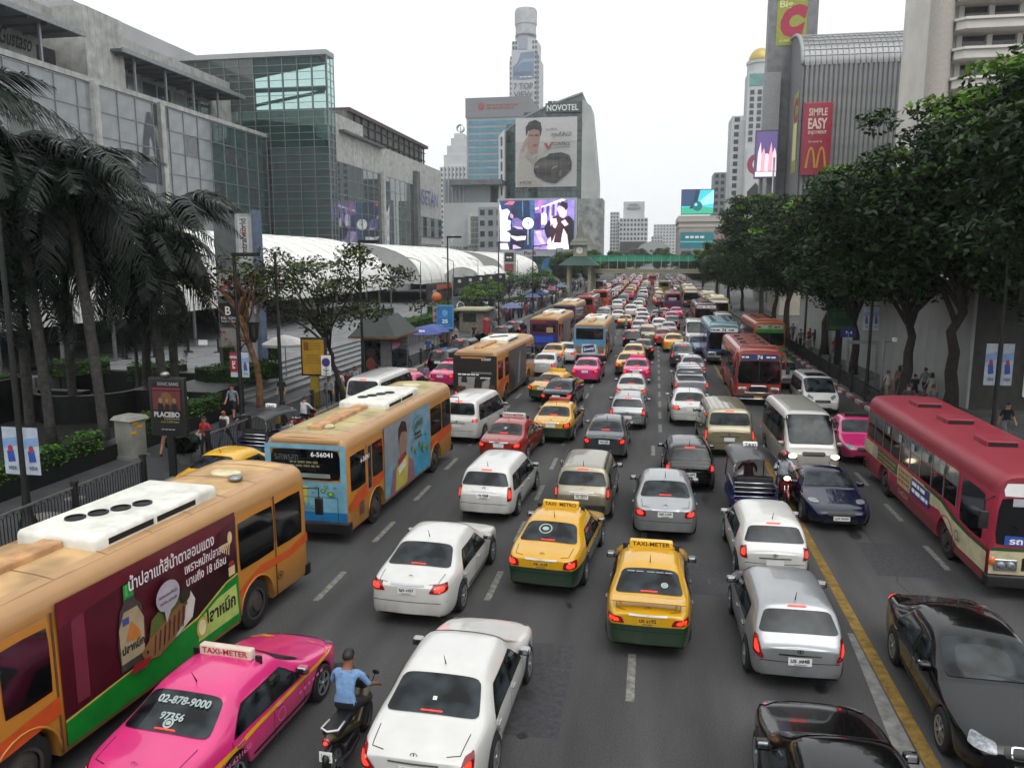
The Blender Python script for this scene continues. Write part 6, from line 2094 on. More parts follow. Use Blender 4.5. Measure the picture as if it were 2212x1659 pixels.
MB().rbox(-2.65, 2.65, -.45, .2, 0, 12.6, .2).build('sign_box', M('sign_red_box', '8e1a34', .4, var=.05), MC, 'auto')
pq = Print(.02)
CR = C('mc_cream', 'd6c4b8')
pq.text(CR, 'SIMPLE', 0, 10.9, w=3.3, h=1.3, bold=.02).text(CR, 'EASY', 0, 8.9, w=3.4, h=1.9, bold=.03).text(CR, 'ENJOYMENT', 0, 7.3, w=3.3, h=.75, bold=.02).text(CR, 'i’m lovin’ it', -.3, 5.8, w=2.4)
for sx in (-1, 1):
 pq.k += 1
 for i in range(14):
  a0, a1 = i / 14, (i + 1) / 14
  def arch(t_, w_):
   xx = (t_ * 2 - 1)
   return (sx * .95 + xx * (.98 - w_), 1.2 + (3.7 - w_ * 1.2) * (1 - abs(xx) ** 2.4))
  p0, p1, p2, p3 = arch(a0, 0), arch(a1, 0), arch(a1, .42), arch(a0, .42)
  z = pq.k * pq.step
  pq.b.face([(*p0, z), (*p1, z), (*p2, z), (*p3, z)][::-1], pq.idx(C('mc_gold', 'b58a2c')))
pq.build('print', MC, frame((0, -.46, 0), (1, 0, 0), (0, 0, 1)))
# roadside led screen and pole in front of the slab
sc_ = thing('video_screen', 'pole mounted screen with white and pink figures beside the slab tower', 'screen', (18.9, 148, 22.3))
MB().box(-1.9, 1.9, 0, .8, -.6, 7.6).build('housing', M('screen_case', '6a6478', .5), sc_)
MB().box(-.3, .3, .1, .6, -22.2, -.5).build('pole', STEEL, sc_)
pq = Print(.02).rect(EM('violet', '584a78'), -1.75, .1, 1.75, 7.3).rect(EM('white', 'e8e0f0'), -1.75, -.3, 1.75, .5)
for i in range(5):
 pq.poly(EM('figure%d' % (i % 2), ('e0c8d8', 'd8a0a8')[i % 2]), [(-1.5 + i * .62, .6), (-1.4 + i * .62, 3.6), (-1.0 + i * .6, 5.6 - (i % 3)), (-.8 + i * .62, 3.4), (-.7 + i * .62, .6)])
pq.build('display', sc_, frame((0, -.02, 0), (1, 0, 0), (0, 0, 1)))
o = tag(MB().tube([(20.0, 146, 0), (20.0, 146, 25)], [.22, .15], 8).build('flood_pole', STEEL, None, True), 'tall grey pole beside the slab tower screen', 'pole')
# cream gabled house front half hidden in the trees
t = thing('shop_house', 'cream gabled building with moulded cornice half hidden by the roadside trees', 'building', (21, 112, 0))
CRM = M('cream_wall', 'b5b0a0', .8, var=.08, scale=.3)
MB().prism([(-4, 0, 0), (3.2, 0, 0), (3.2, 0, 18.0), (-3.0, 0, 12.2), (-4, 0, 11.0)], (0, 12, 0)).build('wall', CRM, t)
for k_, (o_, w_) in enumerate(((0, .5), (.75, .28), (1.25, .22))):
 MB().prism([(-3.6, -.6 + k_ * .2, 11.6 - o_), (3.3, -.6 + k_ * .2, 17.9 - o_), (3.3, -.6 + k_ * .2, 17.9 - o_ - w_), (-3.6, -.6 + k_ * .2, 11.6 - o_ - w_)], (0, 1, 0)).build('cornice', CRM, t)
# white hotel at the right edge
RH = thing('hotel_building', 'white hotel with stacked balcony bands and round corner column at the right edge', 'building', (31.4, 100, 0))
WH = M('hotel_white_wall', 'cfccc4', .75, var=.06, scale=.2)
MB().box(1.0, 40, 2.4, 20, 0, 48).build('wall', WH, RH)
MB().lathe([(1.25, 0), (1.25, 48)], 20, (-.2, .9, 0)).build('column', M('hotel_column', 'aaa49c', .75, var=.05), RH, 'auto')
bal = MB().prism([(1.0, 2.4, 0), (1.1, 0, 0), (1.9, -.7, 0), (40, -.7, 0), (40, 2.4, 0)], (0, 0, .9)).prism([(.8, 2.4, .9), (.85, -.1, .9), (1.8, -1.0, .9), (40, -1.0, .9), (40, 2.4, .9)], (0, 0, .28))
bal_me = bal.mesh('balcony', WH)
wn_me = MB().box(0, 2.35, 0, .1, 0, 1.75).mesh('window', glass('hotel_window_dark', '17191a', .1, .7))
pi_me = MB().box(-.28, .28, -.25, .4, 0, 2.0).mesh('pier', WH)
for j in range(15):
 z = 1.6 + j * 3.12
 obj('balcony', bal_me, RH, (0, 0, z))
 for i in range(10):
  obj('window', wn_me, RH, (2.6 + i * 3.15, 2.28, z + 1.25))
  obj('pier', pi_me, RH, (2.2 + i * 3.15, 2.3, z + 1.18))
# long white hoarding along the right pavement
t = thing('boundary_wall', 'tall white ribbed hoarding wall along the right pavement behind the walkers', 'wall', (0, 0, 0))
HB = M('hoarding_white', '9b9d9b', .7, var=.08, scale=.4)
A_, B_ = Vector((13.4, 76, .15)), Vector((15.75, 42.5, .15))
d_ = (B_ - A_)
nseg = 26
pm_ = MB().box(0, d_.length / nseg - .03, -.06, .06, 0, 6.4).mesh('panel', HB)
ang = math.atan2(d_.y, d_.x)
for i in range(nseg):
 obj('panel', pm_, t, tuple(A_ + d_ * i / nseg), ang)
MB().box(0, d_.length, -.02, .1, 0, 6.3).build('backing', HB, t, loc=tuple(A_), rz=ang)
t = thing('corner_shop', 'dark shop wall with tall lit white panel reading 5 beside the hoarding', 'building', (19.2, 42.6, .15))
MB().box(-3.4, 6, 0, 3, 0, 7.5).build('wall', M('shop_dark_wall', '3b3a37', .7, var=.15), t)
MB().box(-.9, .9, -.12, 0, .7, 5.6).build('lit_panel', M('lit_panel', 'cfd2c4', .5, emit=.25, var=.1, scale=.6), t)
pq = Print(.006).rect(C('panel_dark', '2c2f2a'), -.35, 4.3, .85, 5.6).text(WHITE, '5', .25, 4.95, h=1.1, bold=.03).lines(C('panel_ink', '55584f'), -.75, 1.5, .3, 5, .13, .05).text(C('panel_ink', '55584f'), '→', .55, 1.6, w=.3)
pq.build('print', t, frame((0, -.13, 0), (1, 0, 0), (0, 0, 1)))
# traffic
WHT, SLV, BLK = paint('white', 'c6c6c2'), paint('silver', '9da0a2', .55, .32), M('paint_black', '060607', .2, 0, .8, var=.01, spec=.15)
GRY, CHM, GLD = paint('grey', '3f4346', .4), paint('champagne', '8a8470', .45), paint('gold', '8d866a', .4)
PNK, RTX, GRN = paint('pink', 'c92a70'), paint('taxi_red', '8a2418'), paint('taxi_green', '1c7a3a')
NVY, MRN, BLU = M('paint_navy', '060828', .2, 0, .9, var=0, spec=.2), paint('maroon', '5a1418', .2), paint('blue', '1d3a72')
PRL = paint('pearl', 'b9b8b0', .2)
YG = split_paint('taxi_yellow_green', [(0, '0c3420'), (.70, 'cf9c0c')], .28, 1.0)
YLW = paint('yellow', 'd8a60c')
SIGN_R = M('taxi_sign_pale', 'c9b8a8', .5, var=.08)
STRIPE_Y = M('stripe_yellow', 'd79a10', .4, coat=.5)
def fwd(rz):
 return Vector((-math.sin(rz), math.cos(rz), 0))
def car(P, pos, label, col, rz=0.0, end='rear', cat='car', lod=2, name='car', group=None, over=None):
 """pos = the ground point under the middle of the end one sees"""
 p = Vector(pos) * (.96 if pos[1] > 13 or abs(pos[0] + 3.15) < .1 else 1)      # the visible bumper overhangs its ground point
 c = p + fwd(rz) * (P.dim['L'] / 2) * (1 if end == 'rear' else -1)
 ov = {PH: col}
 ov.update(over or {})
 r = instance(P, name, label, cat, (c.x, c.y, 0), rz, ov, lod, group)
 return r
def plate(root, P, txt, yellow=False, end=-1):
 for ch in root.children:
  if ch.name.startswith('number_plate'):
   z = P.dim['plate_z']
   h = P.sk.hit((0, P.dim['r'], z), (0, 1, 0), .017)
   Print(.001).text(INK, txt, 0, .018, w=.32, h=.075, bold=.03).lines(INK, -.1, -.05, .12, 1, .02, .012).build('lettering', ch, frame(h, (1, 0, 0), (0, .12, 1)))
   if yellow:
    over_mats(ch, {PLATE: PLATE_Y})
   return
def taxi_sign(root, P, mat, ink, txt='TAXI-METER', lod=2):
 d = P.dim
 y = d['yrf'] - .32
 b = MB().rbox(-.46, .46, y - .07, y + .07, d['H'] - .02, d['H'] + .14, .03)
 o = b.build('taxi_sign', mat, root, 'auto')
 if lod > 1:
  Print(.002).text(ink, txt, 0, 0, w=.80, h=.095, bold=.02).build('lettering', o, frame((0, y - .073, d['H'] + .065), (1, 0, 0), (0, 0, 1)))
  MB().box(-.6, -.5, y - .02, y + .02, d['H'] - .1, d['H'] + .04).box(.5, .6, y - .02, y + .02, d['H'] - .1, d['H'] + .04).build('sign_bracket', BLACK, o)
 return o
def glass_print(root, P, items, back=.012):
 """stickers on the rear window: (text, u, v, width, material) with u, v in glass metres"""
 d = P.dim
 c = P.sk.hit((0, (d['yd'] + d['yrr']) / 2, (d['zd'] + d['H']) / 2 - .03), d['rd'], .022)
 up = Vector((0, d['yrr'] - d['yd'], d['H'] - d['zd'] - .05)).normalized()
 for it in items:
  pr = Print(.002)
  if it[0] == 'disc':
   pr.ring(it[4], it[1], it[2], it[3], it[3], .03).ell(it[4], it[1], it[2], it[3] * .5, it[3] * .4)
  else:
   pr.text(it[4], it[0], it[1], it[2], w=it[3], bold=.03)
  pr.build('window_sticker', root, frame(c, (1, 0, 0), up))
STK = M('sticker_pale', '9aa8a4', .5)
# nearest cars
r = car(TEANA, (-3.15, 9.75, 0), 'large white sedan nearest the camera, brake lights lit', WHT, R(-1.5))
plate(r, TEANA, 'ฎต 209')
glass_print(r, TEANA, [('⊞', 0, -.10, .06, WHITE)])
r = car(SEDAN, (-6.6, 8.38, 0), 'bright pink taxi with yellow side stripe beside the fish sauce bus', PNK, R(-4), cat='taxi', name='taxi')
taxi_sign(r, SEDAN, SIGN_R, C('taxi_ink', '9c2a30'))
glass_print(r, SEDAN, [('02-878-9000', .05, .15, .85, STK), ('97356', 0, -.10, .38, STK), ('disc', 0, -.20, .08, STK)])
for sx in (1, -1):
 q_ = SEDAN.sk
 B_ = MB()
 q_.patch('s', [(sx * 2, -2.12, .66), (sx * 2, -.6, .73), (sx * 2, -.6, .80), (sx * 2, -2.12, .76)], (-sx, 0, 0), None, .012, (14, 1), None, B_)
 q_.patch('s', [(sx * 2, -.6, .73), (sx * 2, 2.0, .74), (sx * 2, 2.0, .79), (sx * 2, -.6, .80)], (-sx, 0, 0), None, .012, (20, 1), None, B_)
 B_.build('side_stripe', STRIPE_Y, r)
 Print(.002).text(C('door_ink', 'e070a0'), '▪▪▪▪▪▪', .95, .60, w=.8, h=.05).text(C('door_ink', 'e070a0'), '081-6211650', -1.2, .60, w=.7, h=.08).ring(C('door_ink', 'e070a0'), 0, .58, .11, .11, .015).build('door_print', r, frame((sx * .893, 0, 0), (0, sx, 0), (0, 0, 1)))
r = car(SEDAN_BIG, (-5.05, 15.45, 0), 'white sedan with red tail lights behind the two yellow taxis', WHT, R(-2))
plate(r, SEDAN_BIG, 'ญจ 5957')
r = car(SEDAN, (-2.42, 17.5, 0), 'yellow and green taxi with pale disc in its rear window', YG, R(-5), cat='taxi', name='taxi')
taxi_sign(r, SEDAN, YLW, C('sign_dark', '2a1a10'), 'TAXI  METRO')
plate(r, SEDAN, 'ทย 7018', True)
glass_print(r, SEDAN, [('disc', -.12, .05, .16, STK)])
r = car(SEDAN_OLD, (.08, 14.95, 0), 'yellow and green taxi with boot spoiler, in the middle lane', YG, R(-1), cat='taxi', name='taxi')
taxi_sign(r, SEDAN_OLD, YLW, C('sign_dark', '2a1a10'))
plate(r, SEDAN_OLD, 'มจ 5192', True)
glass_print(r, SEDAN_OLD, [('— —  — — —', 0, .20, .9, STK), ('disc', .3, -.12, .07, STK)])
r = car(SWIFT, (2.84, 14.2, 0), 'silver hatchback with tall red tail lights beside the yellow line', SLV, R(1))
plate(r, SWIFT, 'มร 3848')
r = car(HATCH, (3.1, 19.05, 0), 'white hatchback behind the silver hatchback, in front of the three wheeler', WHT, R(1))
car(SEDAN_BIG, (2.6, 12.2, 0), 'black sedan cut off by the bottom edge, roof nearest the camera', BLK, R(1.0), end='front')
# the black oncoming saloon
r = car(SEDAN_BIG, (5.5, 11.35, 0), 'shiny black oncoming sedan with twin kidney grille at the right edge', BLK, R(180 - 1.5), end='front')
KG = SEDAN_BIG.sk
for sx in (1, -1):
 MBk = KG.patch('kidney_grille', [(sx * .04, 2.41, .56), (sx * .30, 2.41, .57), (sx * .27, 2.41, .70), (sx * .04, 2.41, .70)], (0, -1, 0), CHROME, .016, (4, 3), 5)
 k_ = obj('kidney_grille', MBk, r)
 obj('grille_mesh', KG.patch('grille_mesh', [(sx * .065, 2.41, .575), (sx * .275, 2.41, .585), (sx * .255, 2.41, .688), (sx * .062, 2.41, .688)], (0, -1, 0), BLACK, .022, (4, 3), 5), k_)
h_ = KG.hit((0, 2.41, .40), (0, -1, 0), .02)
o_ = MB().box(-.24, .24, -.01, .01, -.06, .06).build('number_plate', PLATE, r, loc=tuple(h_))
Print(.002).text(INK, 'ฎล 7958', 0, 0, w=.4, h=.08, bold=.02).build('lettering', o_, frame((0, .013, 0), (-1, 0, 0), (0, 0, 1)))
Print(.002).ring(CHROME, 0, 0, .045, .045, .012).ell(C('roundel_blue', '2a4a8a'), 0, 0, .032, .032).build('badge', r, frame(KG.hit((0, 2.28, .9), (0, -.4, -1), .01), (-1, 0, 0), (0, -.6, 1)))
# middle distance, own side
r = car(WAGON, (-4.88, 22.5, 0), 'white estate car with lit brake lights behind the red taxi', WHT, R(-3))
plate(r, WAGON, 'ชย 4368')
r = car(ZAFIRA, (-1.95, 22.9, 0), 'champagne people carrier with roof rails, between the white estate and silver sedan', CHM, R(-1))
plate(r, ZAFIRA, 'วก 2413')
zf = ZAFIRA
obj('bumper_cover', zf.sk.patch('bumper_cover', [(-.86, -2.2, .34), (.86, -2.2, .34), (.86, -2.2, .58), (-.86, -2.2, .58)], (0, 1, 0), M('bumper_dark', '262626', .6), .006, (10, 3), 10), r)
r = car(SEDAN, (.52, 21.75, 0), 'silver sedan behind the second yellow taxi, seen square from behind', SLV, R(0))
plate(r, SEDAN, 'ญข 5764')
r = car(HATCH, (1.42, 26.8, 0), 'black hatchback with white plate beside the three wheeler', BLK, R(1))
plate(r, HATCH, '1กค 4494')
r = car(VAN, (3.2, 32.0, 0), 'gold van with ribbed roof and tall tail lights', GLD, R(1.5), cat='van', name='van')
r = car(SEDAN_BIG, (1.95, 37.8, 0), 'white sedan half hidden behind the gold van', WHT, R(1))
r = car(PICKUP, (2.3, 45.0, 0), 'silver pickup truck with chrome roll bar and black bed cover', SLV, R(1), cat='pickup', name='pickup_truck')
car(SEDAN_SMALL, (2.75, 52.6, 0), 'silver sedan just ahead of the pickup truck', SLV, 0)
r = car(SUV, (2.35, 58.6, 0), 'dark grey people mover ahead of the pickup lane', GRY, 0)
r = car(SEDAN_SMALL, (-1.72, 30.4, 0), 'dark grey sedan with white plate ahead of the champagne people carrier', GRY, R(-1))
plate(r, SEDAN_SMALL, 'ฌน 555')
car(HATCH, (-1.02, 36.5, 0), 'silver hatchback ahead of the dark grey sedan', SLV, R(-1))
car(SEDAN_SMALL, (-1.02, 42.7, 0), 'pale silver sedan between the silver hatchback and the pink taxi', PRL, 0)
r = car(SEDAN, (-.92, 50.4, 0), 'pink taxi in the middle lane ahead of the pale silver sedan', PNK, R(-1), cat='taxi', name='taxi')
taxi_sign(r, SEDAN, PNK, INK, lod=1)
r = car(SEDAN, (-5.7, 29.1, 0), 'dark red taxi with pale roof sign behind the white estate', RTX, R(-5), cat='taxi', name='taxi')
taxi_sign(r, SEDAN, M('taxi_sign_white', 'c4c4be', .5), C('taxi_ink', '9c2a30'), 'TAXI-METER')
glass_print(r, SEDAN, [('✦', 0, 0, .16, STK)])
r = car(SEDAN, (-4.2, 33.1, 0), 'yellow and green taxi directly behind the black sedan', YG, R(-3), cat='taxi', name='taxi')
taxi_sign(r, SEDAN, RTX, INK, lod=1)
r = car(SEDAN_SMALL, (-4.85, 40.4, 0), 'black sedan wedged between two yellow and green taxis', BLK, R(-4))
r = car(SEDAN, (-6.0, 42.9, 0), 'yellow and green taxi slewing across the lane ahead of the black sedan', YG, R(-17), cat='taxi', name='taxi')
taxi_sign(r, SEDAN, YLW, INK, lod=1)
r = instance(ALPHARD, 'van', 'white luxury van alongside the front of the blue backed bus', 'van', (-7.6, 33.5, 0), R(-6), {PH: WHT})
car(SEDAN, (-4.15, 50.0, 0), 'pink taxi beside the bus with the laundry advertisement', PNK, R(-2), cat='taxi', name='taxi', lod=1)
r = car(SEDAN, (-1.55, 53.6, 0), 'yellow and green taxi behind another just past the pink taxi', YG, R(-1), cat='taxi', name='taxi', lod=1)
r = car(SEDAN, (-1.35, 59.2, 0), 'yellow taxi at the flank of the bus with the laundry advertisement', YG, R(-2), cat='taxi', name='taxi', lod=1)
car(SEDAN_SMALL, (-.62, 63.0, 0), 'black sedan with red lights beside the yellow taxi pair', BLK, 0, lod=1)
car(HATCH, (-1.7, 71.5, 0), 'black hatchback ahead of the black sedan, middle lane', BLK, 0, lod=1)
car(SUV, (-.4, 74.6, 0), 'gold crossover car with lit lamp beside the dashed line', GLD, 0, lod=1)
car(HATCH, (-1.35, 84.0, 0), 'silver hatchback ahead of the gold crossover', SLV, 0, lod=1)
car(SEDAN_SMALL, (-1.2, 90.5, 0), 'silver sedan two ahead of the gold crossover', SLV, 0, lod=1)
car(SEDAN, (-1.1, 97.5, 0), 'white sedan three ahead of the gold crossover', WHT, 0, lod=1)
car(SEDAN_SMALL, (.6, 101.5, 0), 'dark sedan with bright lights near the two riders', GRY, 0, lod=1)
car(SEDAN, (-1.4, 106, 0), 'white saloon beside the dark sedan with bright lights', WHT, 0, lod=1)
car(SUV, (-2.9, 110, 0), 'white off road car standing out in the middle of the jam', WHT, 0, lod=1)
car(WAGON, (-6.2, 108, 0), 'black estate car beside the red bus in the left lanes', BLK, 0, lod=1)
car(PICKUP, (-6.1, 100.5, 0), 'silver pickup behind the black estate car in the left lanes', SLV, 0, cat='pickup', name='pickup_truck', lod=1)
car(SEDAN, (-4.3, 101, 0), 'white sedan beside the silver pickup in the left lanes', WHT, 0, lod=1)
r = car(SEDAN, (-3.1, 92, 0), 'yellow taxi beside the motorcycles past the laundry bus', YG, 0, cat='taxi', name='taxi', lod=1)
car(SEDAN, (-7.4, 58.5, 0), 'yellow taxi in front of the bus with the black rear', YG, R(-2), cat='taxi', name='taxi', lod=1)
car(SEDAN_SMALL, (-7.2, 52.5, 0), 'white car nose showing past the bus with the black rear', WHT, R(-2), lod=1)
car(SEDAN, (-6.55, 59.5, 0), 'white sedan with red lamp between the blue bus and the laundry bus', WHT, 0, lod=1)
# right lane, own side
r = car(SEDAN, (1.9, 68.5, 0), 'yellow taxi hidden behind the dark grey people mover', YLW, 0, cat='taxi', name='taxi', lod=1)
car(SEDAN, (1.15, 73.5, 0), 'red taxi left of the yellow taxi in the right lane', RTX, R(3), cat='taxi', name='taxi', lod=1)
car(SEDAN_SMALL, (1.75, 82, 0), 'silver saloon ahead of the red taxi in the right lane', SLV, 0, lod=1)
car(HATCH, (.8, 87.0, 0), 'white hatchback with orange lamp in the right lane', WHT, 0, lod=1)
car(SEDAN_OLD, (2.3, 91, 0), 'dark modified car with rear wing in the right lane', BLK, 0, lod=1)
car(SEDAN, (2.4, 98.5, 0), 'pink taxi ahead of the dark winged car', PNK, 0, cat='taxi', name='taxi', lod=1)
car(SEDAN, (1.6, 105.5, 0), 'maroon sedan behind the red bus in the right lane', MRN, 0, lod=1)
car(SEDAN, (3.2, 108, 0), 'pink sedan tucked behind the red bus in the right lane', PNK, 0, lod=1)
# kerb side, left
car(SEDAN, (-14.3, 22.2, 0), 'yellow taxi at the kerb behind the long orange bus', YLW, R(-4), cat='taxi', name='taxi')
r = instance(TUK, 'tuk_tuk', 'dark three wheeler taxi at the left kerb with green seat back', 'tuk tuk', (-14.7, 28.2, 0), R(-6), lod=1)
r = car(HIACE, (-13.6, 35.3, 0), 'white minibus parked at the left railing, seen from behind', WHT, R(-3), cat='minibus', name='minibus')
Print(.002).lines(C('grey_ink', '77787a'), -.2, 2.02, .2, 1, .1, .06).lines(C('grey_ink', '77787a'), -.55, 1.93, .6, 1, .1, .05).build('lettering', r, frame((0, -2.50, 0), (1, 0, 0), (0, .06, 1)))
r = car(SEDAN, (-14.0, 41.3, 0), 'pink taxi at the left railing with a man leaning to its window', PNK, R(-4), cat='taxi', name='taxi')
taxi_sign(r, SEDAN, SIGN_R, C('taxi_ink', '9c2a30'), lod=1)
r = car(SEDAN, (-12.75, 46.4, 0), 'pink taxi beside the bus with the black rear', PNK, R(-6), cat='taxi', name='taxi')
taxi_sign(r, SEDAN, RTX, INK, lod=1)
car(WAGON, (-14.6, 52.5, 0), 'dark car at the kerb just ahead of the pink taxis', BLK, R(-3), lod=1)
car(SUV, (-14.7, 59, 0), 'black car parked under the blue price sign', BLK, R(-3), lod=1)
car(SEDAN, (-13.0, 61, 0), 'pink car roof showing behind the bus with the black rear', PNK, R(-3), lod=1)
car(HATCH, (-14.3, 74, 0), 'black hatchback in the lay-by beside the blue bus', BLK, R(-3), lod=1)
car(HATCH, (-14.2, 80, 0), 'second black hatchback further up the lay-by beside the blue bus', BLK, R(-3), lod=1)
car(SEDAN_OLD, (-12.2, 108, 0), 'dark saloon beside the white minibus in the far lay-by', MRN, R(-3), lod=1)
car(HIACE, (-9.9, 120, 0), 'white minibus far off in the left lanes', WHT, 0, cat='minibus', name='minibus', lod=1)
# oncoming lane
r = car(COUPE, (5.62, 23.5, 0), 'dark blue oncoming sports coupe with oval headlamps', NVY, R(180 + 1), end='front')
h_ = COUPE.sk.hit((0, 2.215, .42), (0, -1, 0), .02)
o_ = MB().box(-.22, .22, -.01, .01, -.06, .06).build('number_plate', PLATE, r, loc=tuple(h_))
Print(.002).text(INK, 'ฎฬ 9999', 0, 0, w=.36, h=.07, bold=.02).build('lettering', o_, frame((0, .013, 0), (-1, 0, 0), (0, 0, 1)))
r = car(HIACE, (5.88, 29.1, 0), 'white oncoming minibus with its headlights on', PRL, R(180 + 2), end='front', cat='minibus', name='minibus')
for ch in r.children:
 if ch.name.startswith('head_lamp'):
  sx = 1 if (ch.data.vertices[0].co.x > 0) else -1
  MB().ball(tuple(HIACE.sk.hit((sx * .70, 2.7, .87), (0, -1, 0), .0)), .15, .04, .09).build('bulb', LAMP_ON, ch, True)
MB().rbox(-.55, .55, 2.62, 2.69, .62, .74, .02).build('grille_bar', CHROME, r, 'auto')
Print(.002).ring(CHROME, 0, 0, .09, .065, .02).ring(CHROME, 0, 0, .04, .06, .015).build('badge', r, frame((0, 2.70, .80), (-1, 0, 0), (0, 0, 1)))
r = car(SEDAN, (8.35, 31.6, 0), 'pink oncoming taxi half hidden by the red and cream bus', PNK, R(180 - 3), end='front', cat='taxi', name='taxi')
taxi_sign(r, SEDAN, BLACK, WHITE, lod=1)
r = car(ESTIMA, (8.75, 41.9, 0), 'white oncoming people carrier beside the right kerb', WHT, R(180), end='front')
obj('sun_roof', ESTIMA.sk.patch('sun_roof', [(-.5, -.4, 3), (.5, -.4, 3), (.5, .65, 3), (-.5, .65, 3)], (0, 0, -1), GLASS, .008, (6, 6), 10), r)
car(SEDAN, (8.35, 50.0, 0), 'silver oncoming sedan behind the white people carrier', SLV, R(180), end='front')
r = car(SEDAN, (9.0, 57, 0), 'green oncoming taxi beside the red number 74 bus', GRN, R(180), end='front', cat='taxi', name='taxi')
car(HIACE, (4.0, 73.5, 0), 'white van just behind the blue bus, left of it', WHT, R(180), end='front', cat='van', name='van', lod=1)
car(SEDAN, (3.9, 66.5, 0), 'blue oncoming car squeezed beside the blue bus', BLU, R(180), end='front', lod=1)
car(HIACE, (7.4, 84, 0), 'white van roof showing between the blue bus and the trees', WHT, R(180), end='front', cat='van', name='van', lod=1)
car(SEDAN, (8.1, 76, 0), 'pink oncoming taxi between the blue bus and the orange bus', PNK, R(180), end='front', cat='taxi', name='taxi', lod=1)
# buses
FISH = instance(BUS_O_AD, 'bus', 'long orange bus with maroon and green fish sauce advertisement, nearest on the left', 'bus', (-9.39, 11.74, 0), R(-5), {PH: ORANGE})
MAR, MAR2, GRNA = C('ad_maroon', '46101c', .3), C('ad_maroon_deep', '2a0a12', .3), C('ad_green', '147a2a', .3)
pf = Print(.003)
pf.rect(MAR, -2.25, .46, 2.08, 2.70)
pf.rect(C('ad_maroon_pale', '6a2a3a', .3), -2.0, 1.0, -1.75, 2.68)
pf.poly(MAR2, [(-.2, 1.1), (.6, 1.7), (2.08, 1.9), (2.08, .9), (.9, .8)])
pf.poly(C('ad_maroon_b', '5c1424', .3), [(-2.25, 2.3), (-.5, 2.5), (1.2, 2.35), (2.08, 2.6), (2.08, 2.7), (-2.25, 2.7)])
pf.poly(C('ad_cream_edge', 'b8a850'), [(-2.25, .88), (-1.2, .95), (0, 1.02), (.8, 1.10), (1.3, 1.28), (1.7, 1.42), (2.08, 1.46), (2.08, 1.2), (0, .8), (-2.25, .7)])
pf.poly(GRNA, [(-2.25, .46), (-2.25, .84), (-1.2, .92), (0, .99), (.8, 1.06), (1.3, 1.24), (1.7, 1.38), (2.08, 1.42), (2.08, .46)])
pf.poly(C('ad_lime', 'a8b860'), [(.78, .62), (.9, 1.04), (1.4, 1.2), (2.0, 1.26), (2.04, .62)])
pf.text(INK, 'ปลาหมึก', 1.45, .98, w=1.0, h=.30, bold=.04).ell(C('ad_gold', 'b8a04a'), .90, .86, .16, .2).ell(C('ad_cream2', 'd8d0a0'), .90, .86, .11, .15)
BOT, BOT2 = C('bottle_glass', '3a3a34'), C('bottle_label', '9a8e70')
pf.poly(BOT, [(-1.12, 1.02), (-1.16, 1.5), (-1.08, 2.0), (-.98, 2.14), (-.98, 2.22), (-.74, 2.22), (-.74, 2.14), (-.60, 2.0), (-.54, 1.5), (-.62, 1.02)])
pf.rect(C('cap_green', '1a8a3c'), -.97, 2.2, -.75, 2.44).rect(C('cap_green2', '48b060'), -.93, 2.24, -.88, 2.42)
pf.poly(BOT2, [(-1.12, 1.15), (-1.13, 1.75), (-1.0, 2.0), (-.7, 2.0), (-.57, 1.75), (-.60, 1.15)])
pf.rect(C('label_blue', '3a4a80'), -1.05, 1.78, -.9, 1.9).poly(C('label_orange', 'b06a2a'), [(-1.0, 1.5), (-.86, 1.8), (-.7, 1.6), (-.66, 1.44)]).text(INK, 'ปลาหมึก', -.85, 1.38, w=.5, h=.16, bold=.04)
pf.poly(C('plate_pale', 'b8b4ae'), [(-.2, 1.0), (.2, 1.04), (.62, 1.2), (.72, 1.5), (.6, 1.72), (.2, 1.5)])
pf.poly(C('salad', '4a5a22'), [(-.5, 1.3), (-.42, 1.6), (-.1, 1.75), (.2, 1.7), (.5, 1.8), (.5, 1.5), (0, 1.3)])
FB, FB2 = C('fish_brown', '7a5434'), C('fish_dark', '3a2414')
pf.poly(FB, [(-.62, .98), (-.7, 1.14), (-.5, 1.3), (-.1, 1.44), (.3, 1.6), (.45, 1.5), (.4, 1.25), (.1, 1.02), (-.3, .9)])
for i in range(7):
 x = -.42 + i * .12
 pf.poly(FB2, [(x, .98 + i * .03), (x + .03, .98 + i * .03), (x + .09, 1.30 + i * .035), (x + .06, 1.32 + i * .035)])
pf.ell(C('fish_eye', '1a1008'), -.58, 1.12, .025, .03).poly(C('chilli', '8a1a20'), [(-1.0, .92), (-.9, 1.08), (-.5, 1.02), (-.6, .9)]).ell(C('pepper', '24200e'), .42, 1.72, .14, .14)
BUB = C('bubble', '9c9aa2')
pf.ell(BUB, -.02, 1.88, .30, .27, 24).poly(BUB, [(-.14, 1.68), (.06, 1.66), (-.10, 1.42)])
pf.text(C('bubble_ink', '4a2430'), 'กองอร่อยทั้งตัว', -.02, 1.92, w=.46).text(C('bubble_ink', '4a2430'), 'อย่าลืม ปลาหมึก', -.02, 1.80, w=.42)
WT = C('ad_white', 'd8d2d4')
pf.text(WT, 'น้ำปลาแท้สีน้ำตาลอมแดง', .18, 2.46, w=2.2, h=.26, bold=.012).text(WT, 'เพราะหมักปลาสด', 1.0, 2.18, w=1.15, h=.20, bold=.01).text(WT, 'นานถึง 18 เดือน', 1.02, 1.94, w=1.15, h=.19, bold=.01)
SQ = C('emblem_gold', 'c8b488')
for i in range(7):
 pf.ring(SQ, 1.62 + (i - 3) * .045, 1.98, .16 - .02 * abs(i - 3), .26, .025, 8, 20 + i * 10, 130 + i * 8)
pf.ell(SQ, 1.72, 2.32, .07, .12).ell(C('emblem_red', '8a2a30'), 1.72, 1.80, .09, .05).rect(SQ, 1.62, 1.56, 1.82, 1.74)
